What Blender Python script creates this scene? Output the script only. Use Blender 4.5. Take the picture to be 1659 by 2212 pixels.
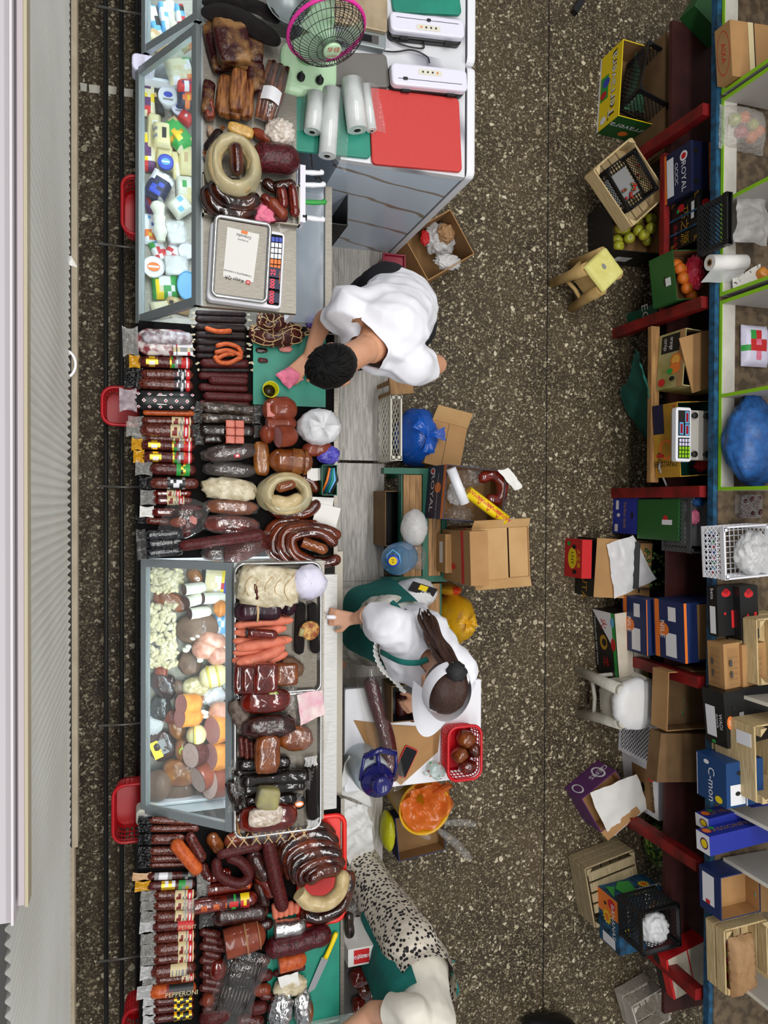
import bpy, math, random
from mathutils import Vector, Matrix, noise as _n
for _o in list(bpy.data.objects): bpy.data.objects.remove(_o)
SC = bpy.context.scene
COL = SC.collection
PI = math.pi
# ------------------------------------------------------------------ camera
FPX, CX, CY, HC = 1640.0, 829.5, 1106.0, 4.3
_d = Vector(((300-CX)/FPX, -(1085-CY)/FPX, -1.0)).normalized()
_Z = -_d
_Y = Vector((0,1,0)); _Y = (_Y-_Z*_Y.dot(_Z)).normalized()
_X = _Y.cross(_Z)
RCW = Matrix((_X,_Y,_Z))          # camera -> world
def at(x, y, z):
    r = RCW @ Vector(((x-CX)/FPX, -(y-CY)/FPX, -1.0))
    t = (z-HC)/r.z
    return Vector((r.x*t, r.y*t, z))
def mpp(x, y, z):                  # metres per photo pixel there
    r = RCW @ Vector(((x-CX)/FPX, -(y-CY)/FPX, -1.0))
    return (z-HC)/r.z/FPX
cd = bpy.data.cameras.new('camera'); cam = bpy.data.objects.new('camera', cd); COL.objects.link(cam)
cd.sensor_fit = 'VERTICAL'; cd.sensor_height = 24.0; cd.lens = 24.0*FPX/2212.0
cd.clip_start = 0.05; cd.clip_end = 60
cam.matrix_world = Matrix.Translation((0,0,HC)) @ RCW.to_4x4()
SC.camera = cam
# ------------------------------------------------------------------ light
SC.view_settings.view_transform = 'Standard'; SC.view_settings.look = 'None'
SC.view_settings.gamma = 1.0; SC.view_settings.use_curve_mapping = False
SC.view_settings.exposure = 0.0
W = bpy.data.worlds.new('hall_light'); SC.world = W; W.use_nodes = True
W.node_tree.nodes['Background'].inputs[0].default_value = (0.93,0.96,1.0,1)
W.node_tree.nodes['Background'].inputs[1].default_value = 0.42
def area(name, loc, sx, sy, power, col, rot=(0,0,0)):
    l = bpy.data.lights.new(name,'AREA'); l.shape='RECTANGLE'; l.size=sx; l.size_y=sy; l.energy=power; l.color=col
    o = bpy.data.objects.new(name,l); COL.objects.link(o); o.location=loc; o.rotation_euler=rot; return o
area('skylight', (0.3,0.0,6.6), 0.5, 8.0, 185, (1.0,0.985,0.96))
area('skylight', (2.4,0.0,6.6), 0.5, 8.0, 185, (1.0,0.985,0.96))
# ------------------------------------------------------------------ materials
def lin(c):
    c = c.lstrip('#'); v = [int(c[i:i+2],16)/255 for i in (0,2,4)]
    return tuple((x/12.92 if x<=.04045 else ((x+.055)/1.055)**2.4) for x in v)+(1.0,)
MATS = {}
def M(name, col, rough=.5, col2=None, ns=20, lo=.35, hi=.65, bump=0, bs=60, metal=0, coat=0, emit=0, stretch=None, spec=.5, trans=0, sheen=0, vor=False, det=4):
    if name in MATS: return MATS[name]
    m = bpy.data.materials.new(name); m.use_nodes = True; MATS[name] = m
    nt = m.node_tree; N = nt.nodes; L = nt.links
    b = N['Principled BSDF']; I = b.inputs
    I['Base Color'].default_value = lin(col); I['Roughness'].default_value = rough; I['Metallic'].default_value = metal
    I['Specular IOR Level'].default_value = spec
    if coat: I['Coat Weight'].default_value = coat; I['Coat Roughness'].default_value = .08
    if trans: I['Transmission Weight'].default_value = trans
    if emit: I['Emission Color'].default_value = lin(col); I['Emission Strength'].default_value = emit
    if col2 or bump:
        tc = N.new('ShaderNodeTexCoord'); src = tc.outputs['Object']
        if stretch:
            mp = N.new('ShaderNodeMapping'); mp.inputs['Scale'].default_value = stretch; L.new(src, mp.inputs['Vector']); src = mp.outputs[0]
    if col2:
        if vor:
            n = N.new('ShaderNodeTexVoronoi'); n.inputs['Scale'].default_value = ns; o = n.outputs['Distance']
        else:
            n = N.new('ShaderNodeTexNoise'); n.inputs['Scale'].default_value = ns; n.inputs['Detail'].default_value = det; o = n.outputs[0]
        L.new(src, n.inputs['Vector'])
        r = N.new('ShaderNodeValToRGB'); r.color_ramp.elements[0].position = lo; r.color_ramp.elements[1].position = hi
        r.color_ramp.elements[0].color = lin(col); r.color_ramp.elements[1].color = lin(col2)
        L.new(o, r.inputs[0]); L.new(r.outputs[0], I['Base Color'])
        if emit: L.new(r.outputs[0], I['Emission Color'])
    if bump:
        n2 = N.new('ShaderNodeTexNoise'); n2.inputs['Scale'].default_value = bs; n2.inputs['Detail'].default_value = 3; L.new(src, n2.inputs['Vector'])
        bp = N.new('ShaderNodeBump'); bp.inputs['Strength'].default_value = bump; bp.inputs['Distance'].default_value = .004
        L.new(n2.outputs[0], bp.inputs['Height']); L.new(bp.outputs[0], I['Normal'])
        if coat: L.new(bp.outputs[0], I['Coat Normal'])
    return m
def FILM(name, tint='#ffffff', fac=.12, rough=.12, bump=.5, bs=45, white=.5, dist=.006, gl=.45):
    """thin clear plastic: mostly see-through, shiny wrinkles, a little milky"""
    if name in MATS: return MATS[name]
    m = bpy.data.materials.new(name); m.use_nodes = True; MATS[name] = m
    nt = m.node_tree; N = nt.nodes; L = nt.links
    N.remove(N['Principled BSDF']); c = lin(tint)
    t = N.new('ShaderNodeBsdfTransparent'); t.inputs[0].default_value = (.6+.4*c[0],.6+.4*c[1],.6+.4*c[2],1)
    d = N.new('ShaderNodeBsdfDiffuse'); d.inputs[0].default_value = c
    g = N.new('ShaderNodeBsdfGlossy'); g.inputs['Roughness'].default_value = rough
    mx = N.new('ShaderNodeMixShader'); L.new(t.outputs[0], mx.inputs[1]); L.new(d.outputs[0], mx.inputs[2])
    lw = N.new('ShaderNodeLayerWeight'); lw.inputs[0].default_value = .35; pw = N.new('ShaderNodeMath'); pw.operation = 'POWER'; pw.inputs[1].default_value = 2; fr = N.new('ShaderNodeMath'); fr.operation = 'MULTIPLY_ADD'; fr.inputs[1].default_value = gl; fr.inputs[2].default_value = .05; L.new(lw.outputs['Facing'], pw.inputs[0]); L.new(pw.outputs[0], fr.inputs[0])
    if bump:
        tc = N.new('ShaderNodeTexCoord'); n2 = N.new('ShaderNodeTexNoise'); n2.inputs['Scale'].default_value = bs; n2.inputs['Detail'].default_value = 2
        L.new(tc.outputs['Object'], n2.inputs['Vector']); bp = N.new('ShaderNodeBump'); bp.inputs['Strength'].default_value = bump; bp.inputs['Distance'].default_value = dist
        L.new(n2.outputs[0], bp.inputs['Height'])
        for q in (d,g,lw): L.new(bp.outputs[0], q.inputs['Normal'])
    ma = N.new('ShaderNodeMath'); ma.operation = 'MULTIPLY_ADD'; ma.inputs[1].default_value = white; ma.inputs[2].default_value = fac; ma.use_clamp = True
    L.new(lw.outputs['Facing'], ma.inputs[0]); L.new(ma.outputs[0], mx.inputs[0])
    m2 = N.new('ShaderNodeMixShader'); L.new(fr.outputs[0], m2.inputs[0]); L.new(mx.outputs[0], m2.inputs[1]); L.new(g.outputs[0], m2.inputs[2])
    L.new(m2.outputs[0], N['Material Output'].inputs[0])
    return m
def m_(x):
    if isinstance(x, str):
        if x in MATS: return MATS[x]
        if x.startswith('#'): return M(x, x, .55)
        raise KeyError(x)
    return x
# ------------------------------------------------------------------ mesh builder
def nz(v, s, seed=0.0): return _n.noise(Vector((v[0]*s+seed*7.31, v[1]*s-seed*3.7, v[2]*s+seed*1.9)))
_tc = {}
def textmesh(s):
    if s in _tc: return _tc[s]
    c = bpy.data.curves.new('t','FONT'); c.body = s; c.align_x='CENTER'; c.align_y='CENTER'; c.resolution_u = 2; c.size = 1.0
    o = bpy.data.objects.new('t', c); me = bpy.data.meshes.new_from_object(o)
    r = ([tuple(v.co) for v in me.vertices], [tuple(p.vertices) for p in me.polygons])
    bpy.data.objects.remove(o); bpy.data.meshes.remove(me); bpy.data.curves.remove(c)
    _tc[s] = r; return r
class MB:
    def __init__(s, mat): s.v=[]; s.f=[]; s.fm=[]; s.fs=[]; s.mats=[m_(mat)]; s.k=0
    def mi(s, mat):
        if mat is None: return 0
        mat = m_(mat)
        if mat not in s.mats: s.mats.append(mat)
        return s.mats.index(mat)
    def add(s, vs, fs, mat=None, smooth=False, T=None):
        o = len(s.v); i = s.mi(mat)
        s.v += [tuple(T @ Vector(p)) if T is not None else tuple(p) for p in vs]
        for f in fs: s.f.append(tuple(o+j for j in f)); s.fm.append(i); s.fs.append(smooth)
        return s
    def box(s, x0,x1,y0,y1,z0,z1, mat=None, T=None):
        vs=[(x,y,z) for z in (z0,z1) for y in (y0,y1) for x in (x0,x1)]
        return s.add(vs,[(0,2,3,1),(4,5,7,6),(0,1,5,4),(2,6,7,3),(0,4,6,2),(1,3,7,5)],mat,False,T)
    def rbox(s, x0,x1,y0,y1,z0,z1,r,mat=None,T=None,n=4,top=True):
        """box with rounded vertical corners and a small top bevel"""
        r=min(r,(x1-x0)/2-1e-4,(y1-y0)/2-1e-4); b=min(r*.4,(z1-z0)*.3)
        def ring(ins,z):
            o=[]
            for cx,cy,a in ((x1-r,y1-r,0),(x0+r,y1-r,90),(x0+r,y0+r,180),(x1-r,y0+r,270)):
                for k in range(n+1):
                    t=math.radians(a+90*k/n); o.append((cx+(r-ins)*math.cos(t),cy+(r-ins)*math.sin(t),z))
            return o
        R=[ring(0,z0),ring(0,z1-b),ring(b*.3,z1-b*.3),ring(b,z1)]; m=len(R[0]); vs=sum(R,[]); fs=[]
        for i in range(3):
            for k in range(m): fs.append((i*m+k,i*m+(k+1)%m,(i+1)*m+(k+1)%m,(i+1)*m+k))
        fs.append(tuple(range(3*m,4*m))); fs.append(tuple(reversed(range(m))))
        return s.add(vs,fs,mat,False,T)
    def tube(s, pts, rad, seg=12, mat=None, cap=True, smooth=True, T=None, flat=1.0, closed=False):
        pts=[Vector(p) for p in pts]; n=len(pts)
        if not hasattr(rad,'__len__'): rad=[rad]*n
        tan=[]
        for i in range(n):
            a=pts[(i-1)%n] if closed else pts[max(i-1,0)]; b=pts[(i+1)%n] if closed else pts[min(i+1,n-1)]
            t=(b-a); tan.append(t.normalized() if t.length>1e-9 else Vector((1,0,0)))
        up=Vector((0,0,1)) if abs(tan[0].z)<.9 else Vector((1,0,0))
        vs=[]
        for i in range(n):
            sd=up.cross(tan[i]); 
            if sd.length<1e-6: sd=Vector((0,1,0)).cross(tan[i])
            sd.normalize(); u=tan[i].cross(sd).normalized(); up=u
            for k in range(seg):
                a=2*PI*k/seg; vs.append(pts[i]+sd*(math.cos(a)*rad[i])+u*(math.sin(a)*rad[i]*flat))
        fs=[]
        for i in range(n if closed else n-1):
            j=(i+1)%n
            for k in range(seg): fs.append((i*seg+k,i*seg+(k+1)%seg,j*seg+(k+1)%seg,j*seg+k))
        s.add(vs,fs,mat,smooth,T)
        if cap and not closed:
            o=len(s.v)-n*seg
            for r_ in (list(reversed(range(seg))),[ (n-1)*seg+k for k in range(seg)]):
                s.f.append(tuple(o+k for k in r_)); s.fm.append(s.mi(mat)); s.fs.append(False)
        return s
    def lathe(s, prof, seg=24, mat=None, smooth=True, T=None, fn=None):
        vs=[]; n=len(prof)
        for i,(r,z) in enumerate(prof):
            for k in range(seg):
                a=2*PI*k/seg; rr=r*(fn(a,i/(n-1)) if fn else 1); vs.append((rr*math.cos(a),rr*math.sin(a),z))
        fs=[(i*seg+k,i*seg+(k+1)%seg,(i+1)*seg+(k+1)%seg,(i+1)*seg+k) for i in range(n-1) for k in range(seg)]
        if prof[0][0]>1e-5: fs.append(tuple(reversed(range(seg))))
        if prof[-1][0]>1e-5: fs.append(tuple((n-1)*seg+k for k in range(seg)))
        return s.add(vs,fs,mat,smooth,T)
    def grid(s, fn, nu, nv, mat=None, smooth=True, T=None, pat=None):
        """fn(u,v)->point, u,v in 0..1; pat: rows of letters -> materials"""
        vs=[fn(i/nu,j/nv) for j in range(nv+1) for i in range(nu+1)]
        w=nu+1; o=len(s.v); s.v+=[tuple(T@Vector(p)) if T is not None else tuple(p) for p in vs]
        d=s.mi(mat)
        for j in range(nv):
            for i in range(nu):
                k=d
                if pat:
                    row=pat[0][min(int((1-(j+.5)/nv)*len(pat[0])),len(pat[0])-1)]
                    k=s.mi(pat[1][row[min(int((i+.5)/nu*len(row)),len(row)-1)]])
                s.f.append((o+j*w+i,o+j*w+i+1,o+(j+1)*w+i+1,o+(j+1)*w+i)); s.fm.append(k); s.fs.append(smooth)
        return s
    def ball(s, c, r, mat=None, seg=14, T=None, sq=1.0, fn=None):
        rx,ry,rz = r if hasattr(r,'__len__') else (r,r,r)
        vs=[];n=seg//2+1
        pw=lambda x:math.copysign(abs(x)**sq,x)
        for i in range(n+1):
            t=-PI/2+PI*i/n
            for k in range(seg):
                a=2*PI*k/seg; d=Vector((pw(math.cos(t))*pw(math.cos(a)),pw(math.cos(t))*pw(math.sin(a)),pw(math.sin(t))))
                q=1+(fn(d) if fn else 0)
                vs.append((c[0]+rx*d.x*q,c[1]+ry*d.y*q,c[2]+rz*d.z*q))
        fs=[(i*seg+k,i*seg+(k+1)%seg,(i+1)*seg+(k+1)%seg,(i+1)*seg+k) for i in range(n) for k in range(seg)]
        return s.add(vs,fs,mat,True,T)
    def poly(s, pts, T, mat=None):
        s.k+=1; o=.0004*s.k; return s.add([(p[0],p[1],o) for p in pts],[tuple(range(len(pts)))],mat,False,T)
    def rect(s,x0,y0,x1,y1,T,mat): return s.poly([(x0,y0),(x1,y0),(x1,y1),(x0,y1)],T,mat)
    def disc(s,cx,cy,rx,ry,T,mat,n=20,a0=0,a1=2*PI):
        return s.poly([(cx+rx*math.cos(a0+(a1-a0)*k/n),cy+ry*math.sin(a0+(a1-a0)*k/n)) for k in range(n)],T,mat)
    def text(s,t,cx,cy,size,T,mat,rot=0,sx=1.0):
        s.k+=1; vs,fs=textmesh(t); R=Matrix.Rotation(math.radians(rot),3,'Z')
        P=[]
        for p in vs:
            q=R@Vector((p[0]*size*sx,p[1]*size,0)); P.append((cx+q.x,cy+q.y,.0004*s.k))
        return s.add(P,fs,mat,False,T)
    def build(s, name, parent=None, loc=None, rz=0, auto=True):
        me=bpy.data.meshes.new(name); me.from_pydata(s.v,[],s.f)
        for m in s.mats: me.materials.append(m)
        me.polygons.foreach_set('material_index',s.fm); me.polygons.foreach_set('use_smooth',s.fs); me.update()
        o=bpy.data.objects.new(name,me); COL.objects.link(o)
        if parent: o.parent=parent
        if loc is not None: o.location=loc; o.rotation_euler=(0,0,rz)
        return o
def tag(o,label,cat,group=None,kind=None):
    o['label']=label; o['category']=cat
    if group: o['group']=group
    if kind: o['kind']=kind
    return o
def thing(name,label,cat,loc,rz=0,group=None):
    o=bpy.data.objects.new(name,None); COL.objects.link(o); o.empty_display_size=.05
    o.location=loc; o.rotation_euler=(0,0,rz); return tag(o,label,cat,group)
def struct(o): o['kind']='structure'; return o
ORD=['first','second','third','fourth','fifth','sixth','seventh','eighth','ninth','tenth','eleventh','twelfth','thirteenth','fourteenth']
def crv(pts, n):
    """Catmull-Rom resample"""
    pts=[Vector(p) for p in pts]
    if len(pts)==2: return [pts[0].lerp(pts[1],i/n) for i in range(n+1)]
    P=[pts[0]*2-pts[1]]+pts+[pts[-1]*2-pts[-2]]; out=[]; m=len(pts)-1
    for i in range(n+1):
        t=i/n*m; k=min(int(t),m-1); t-=k; a,b,c,d=P[k:k+4]
        out.append(.5*((2*b)+(c-a)*t+(2*a-5*b+4*c-d)*t*t+(3*b-a-3*c+d)*t**3))
    return out
# ------------------------------------------------------------------ goods builders (positions: photo pixel + real height)
RND=random.Random(5); BULK={'hams and sausages in the lower glass case':1.25,'wrapped meats in the steel trays':1.14,'loose sausages on the lower counter':1.08}
def frame(p1,p2,z):
    """centre, angle and length of the segment between two spots at height z"""
    a=at(p1[0],p1[1],z); b=at(p2[0],p2[1],z); d=b-a
    return (a+b)/2, math.atan2(d.y,d.x), d.length
def sausage(name,label,cat,pts,w,zs,mat,group=None,ends='round',wob=.05,seg=14,n=None,lift=0,flat=1.0,cutm=None,kids=(),zl=None):
    """pts: centre line in photo pixels; w: width in pixels; zs: height of what it lies on.
    kids: (part name, kind, ...) bands, films, knots"""
    w*=BULK.get(group,1); c0=pts[len(pts)//2]; r=w*.5*mpp(c0[0],c0[1],zs+.03); zc=zs+r*flat+lift
    n=n or (14 if len(pts)==2 else 26)
    zz=zl or [zc]*len(pts)
    W3=[at(p[0],p[1],zz[i]) for i,p in enumerate(pts)]
    org=sum(W3,Vector())/len(W3); org.z=zs+lift
    ang=math.atan2((W3[-1]-W3[0]).y,(W3[-1]-W3[0]).x)
    Rm=Matrix.Rotation(-ang,3,'Z')
    path=crv([Rm@(p-org) for p in W3],n)
    L=sum((path[i+1]-path[i]).length for i in range(n)); sd=RND.random()*90
    rad=[]; acc=0
    for i in range(n+1):
        if i: acc+=(path[i]-path[i-1]).length
        e=1.0
        if ends=='round':
            for q in (acc,L-acc):
                x=q/(r*1.0)
                if x<1: e=min(e,math.sqrt(max(0.02,1-(1-x)**2)))
        elif ends=='taper':
            for q in (acc,L-acc):
                x=q/(r*2.6)
                if x<1: e=min(e,.12+.88*math.sqrt(max(0,1-(1-x)**2)))
        elif ends=='cut': 
            x=(L-acc)/r
            if x<1: e=min(e,math.sqrt(max(.02,1-(1-x)**2)))
        rad.append(r*e*(1+wob*nz((i*.35,0,0),1,sd)))
    # denser end rings so ends round off
    ap=[];ar=[]
    for i in range(n+1):
        ap.append(path[i]);ar.append(rad[i])
        if ends in('round','taper','cut') and i in(0,n-1):
            for t in (.12,.3,.6):
                q=path[i].lerp(path[i+1],t); seglen=(path[i+1]-path[i]).length
                dist=(t if i==0 else 1-t)*seglen; k=r if ends!='taper' else r*2.6
                ee=1.0
                if not(ends=='cut' and i==0):
                    x=dist/k; ee=1.0 if x>=1 else ((.12+.88*math.sqrt(1-(1-x)**2)) if ends=='taper' else math.sqrt(max(.02,1-(1-x)**2)))
                ap.append(q);ar.append(r*ee)
    b=MB(mat); b.tube(ap,ar,seg,cap=True,flat=flat)
    for i in range(len(b.v)):
        p=Vector(b.v[i]); k=1+wob*1.2*nz(p,28,sd); q=p.copy()
        b.v[i]=(p.x,p.y,max(0.0,(p.z-(zc-org.z))*k+(zc-org.z)) if wob else p.z)
    if cutm:
        t=(path[0]-path[1]).normalized(); sdv=Vector((0,0,1)).cross(t).normalized(); u=t.cross(sdv)
        vs=[path[0]+t*.001+sdv*(math.cos(a)*r*.97)+u*(math.sin(a)*r*.97*flat) for a in [2*PI*k/18 for k in range(18)]]
        b.add(vs,[tuple(range(18))],cutm)
    o=b.build(name,None,org,ang); tag(o,label,cat,group)
    for kd in kids:
        if kd[1]=='band':
            _,_,t0,t1,pat,a0,a1=kd
            i0,i1=int(t0*n),max(int(t1*n),int(t0*n)+1)
            sub=crv([path[i] for i in range(i0,i1+1)],12) if i1-i0>1 else [path[i0].lerp(path[i1],k/12) for k in range(13)]
            rr=max(rad[i0],rad[i1])*1.06+.0006
            def fn(u,v,sub=sub,rr=rr,a0=a0,a1=a1):
                i=min(int(u*12),12); p=sub[i]; t=(sub[min(i+1,12)]-sub[max(i-1,0)]).normalized()
                sdv=Vector((0,0,1)).cross(t).normalized(); uu=t.cross(sdv); a=math.radians(a0+(a1-a0)*v)
                return p+sdv*(math.cos(a)*rr)+uu*(math.sin(a)*rr*flat)
            k=MB(list(pat[1].values())[0]); k.grid(fn,12,14,pat=pat); k.build(kd[0],o)
        elif kd[1]=='film':
            _,_,end,ln,fmat=kd[:5]; sc=kd[5] if len(kd)>5 else 1.1
            p=path[0] if end==0 else path[-1]; t=(path[0]-path[1]) if end==0 else (path[-1]-path[-2]); t.normalize()
            sdv=Vector((0,0,1)).cross(t).normalized(); wv=r*sc; s2=RND.random()*50
            k=MB(fmat)
            def fn(u,v):
                q=p+t*((u*1.25-.25)*ln)+sdv*((v-.5)*2*wv*(1-.35*math.sin(u*PI)*.6))
                q.z+=(1-u)*r*.5*math.cos((v-.5)*PI)+.010*nz((u*3,v*6,0),1,s2)+.004*math.sin(v*23+u*5+s2)
                return q
            k.grid(fn,7,12); k.build(kd[0],o)
        elif kd[1]=='knot':
            k=MB(kd[2])
            for end in (0,-1):
                p=path[end]; t=(path[0]-path[1]) if end==0 else (path[-1]-path[-2]); t.normalize()
                for j in range(5):
                    s2=Vector((RND.uniform(-1,1),RND.uniform(-1,1),RND.uniform(0,1)))*r*.55
                    k.ball(p+t*(r*(.25+.25*j*.5))+s2*.6,(r*.34,r*.22,r*.2),seg=8)
            k.build(kd[0],o)
    return o
def lump(name,label,cat,p1,p2,w,h,zs,mat,group=None,amp=.12,sq=.8,fr=22,seg=28,kids=(),name2=None,lift=0):
    """irregular rounded piece: long axis p1-p2 (pixels), width w px, height h metres"""
    g=BULK.get(group,1); w*=g; c,a,L=frame(p1,p2,zs+h*.5); L*=1+(g-1)*.8; W_=w*mpp((p1[0]+p2[0])/2,(p1[1]+p2[1])/2,zs+h*.5)
    sd=RND.random()*60; b=MB(mat)
    b.ball((0,0,h*.5),(L/2,W_/2,h/2),seg=seg,sq=sq,fn=lambda d:amp*(nz((d.x*L,d.y*W_,d.z*h),fr,sd)+.5*nz((d.x*L,d.y*W_,d.z*h),fr*2.6,sd)))
    b.v=[(x,y,max(z,0.0)) for x,y,z in b.v]
    o=b.build(name,None,(c.x,c.y,zs+lift),a); tag(o,label,cat,group); o['dims']=(L,W_,h)
    return o
def pillow(name,label,cat,p1,p2,w,h,zs,mat,pat=None,group=None,soft=.5,nu=14,nv=10,amp=.0,tilt=0,parent=None,roll=0):
    """flat-bottomed pack with a pattern grid on top. p1->p2 = pattern left->right"""
    c,a,L=frame(p1,p2,zs+h); W_=w*mpp((p1[0]+p2[0])/2,(p1[1]+p2[1])/2,zs+h); sd=RND.random()*50
    b=MB(mat)
    def prof(x): return max(0.0,1-abs(x)**(2+6*(1-soft)))
    def top(u,v):
        x=2*u-1;y=2*v-1; z=h*(.25+.75*(prof(x)*prof(y))**.5)
        return (x*L/2,y*W_/2,z+amp*nz((x*L,y*W_,0),45,sd))
    b.grid(top,nu,nv,pat=pat,smooth=soft>.2)
    ring=[(i/nu,0) for i in range(nu)]+[(1,j/nv) for j in range(nv)]+[(1-i/nu,1) for i in range(nu)]+[(0,1-j/nv) for j in range(nv)]
    m=len(ring); vs=[Vector(top(*q)) for q in ring]+[Vector((top(*q)[0]*.94,top(*q)[1]*.94,0)) for q in ring]
    b.add(vs,[(k,m+k,m+(k+1)%m,(k+1)%m) for k in range(m)]+[tuple(range(m,2*m))],mat)
    o=b.build(name,None,(c.x,c.y,zs),a)
    if tilt or roll: o.rotation_euler=(roll,tilt,a); o.location.z=zs+abs(math.sin(tilt))*L/2+abs(math.sin(roll))*W_/2
    if parent is None: tag(o,label,cat,group)
    return o
def sheet(name,pts,z,mat,amp=.012,fr=18,n=14,parent=None,thick=0.0,hump=0,zs=None):
    """crumpled sheet: quad of pixels (order around) at height z"""
    zz=zs or [z]*4
    A,B,C_,D=[at(p[0],p[1],zz[i]) for i,p in enumerate(pts)]; o0=(A+B+C_+D)/4; o0.z=min(zz); sd=RND.random()*70
    b=MB(mat)
    def fn(u,v):
        p=A.lerp(B,u).lerp(D.lerp(C_,u),v)-o0
        e=math.sin(u*PI)*math.sin(v*PI)
        q=1.0
        p.z+=amp*(abs(nz(p,fr,sd))*1.6+.4*nz(p,fr*2.7,sd+3))+hump*e**.7
        p.x+=amp*.8*nz(p,fr*.7,sd+9); p.y+=amp*.8*nz(p,fr*.7,sd+14)
        return p
    b.grid(fn,n,n)
    if thick: 
        k=len(b.v); b.v+=[(x,y,z_-thick) for x,y,z_ in b.v]; b.f+=[tuple(i+k for i in reversed(f)) for f in b.f]; b.fm+=b.fm; b.fs+=b.fs
    o=b.build(name,None,o0); 
    if parent: o.parent=parent; o.location=o0-parent.location
    return o
def bag(name,label,cat,c,rx,ry,h,zs,mat,group=None,knot=.25,pleats=17,seg=64,amp=.1,tail=True,kmat=None):
    """tied plastic bag full of something: pleats run into the knot on top"""
    k=mpp(c[0],c[1],zs+h*.5); RX,RY=rx*k,ry*k; p=at(c[0],c[1],zs+h*.55); sd=RND.random()*40
    b=MB(mat); n=16; vs=[]
    for i in range(n+1):
        t=i/n; th=-PI/2+PI*t
        for j in range(seg):
            a=2*PI*j/seg; rr=math.cos(th)**.75 if i not in(0,n) else .02
            if t>.55: rr=rr*(1-.12*(t-.55))
            pl=(.05+.55*max(0,t-.5)**1.5)*abs(math.sin(a*pleats/2+2*nz((math.cos(a),math.sin(a),0),1.3,sd)))
            d=Vector((math.cos(a)*rr,math.sin(a)*rr,math.sin(th)))
            q=1-pl*.35+amp*nz(d,2.2,sd)+amp*.5*nz(d,6,sd)
            vs.append((d.x*RX*q,d.y*RY*q,max(0,h*.5+h*.5*math.sin(th)*(1-.1*pl))))
    fs=[(i*seg+j,i*seg+(j+1)%seg,(i+1)*seg+(j+1)%seg,(i+1)*seg+j) for i in range(n) for j in range(seg)]
    b.add(vs,fs,mat,True); o=b.build(name,None,(p.x,p.y,zs)); tag(o,label,cat,group)
    if tail:
        t=MB(kmat or mat); t.ball((0,0,h+.005),(.013,.013,.012),seg=10)
        for s in range(3):
            a=sd+s*2.3; L=knot*min(RX,RY)*1.6
            def fn(u,v): 
                w=.006+.035*u
                return (math.cos(a)*u*L-math.sin(a)*(v-.5)*w*2, math.sin(a)*u*L+math.cos(a)*(v-.5)*w*2, h+.004+.03*math.sin(u*2.4)+.006*math.sin(v*15+s))
            t.grid(fn,8,8)
        t.build('knot',o)
    return o
def crumple(name,label,cat,c,rx,ry,h,zs,mat,group=None,amp=.35,fr=2.2,seg=56,parent=None,rz=0):
    k=mpp(c[0],c[1],zs+h*.5); p=at(c[0],c[1],zs+h*.5); sd=RND.random()*80; b=MB(mat)
    def fn(d): 
        v=nz(d,fr,sd); return .6*amp*(abs(v)*1.6-.4)+amp*.22*(abs(nz(d,fr*2.6,sd))*1.5-.4)+amp*.10*nz(d,fr*7,sd)
    b.ball((0,0,h*.5),(rx*k,ry*k,h*.5),seg=seg,fn=fn); b.v=[(x,y,max(0,z)) for x,y,z in b.v]
    o=b.build(name,None,(p.x,p.y,zs),rz)
    if parent: o.parent=parent; o.location=Vector((p.x,p.y,zs))-parent.location
    else: tag(o,label,cat,group)
    return o
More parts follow.
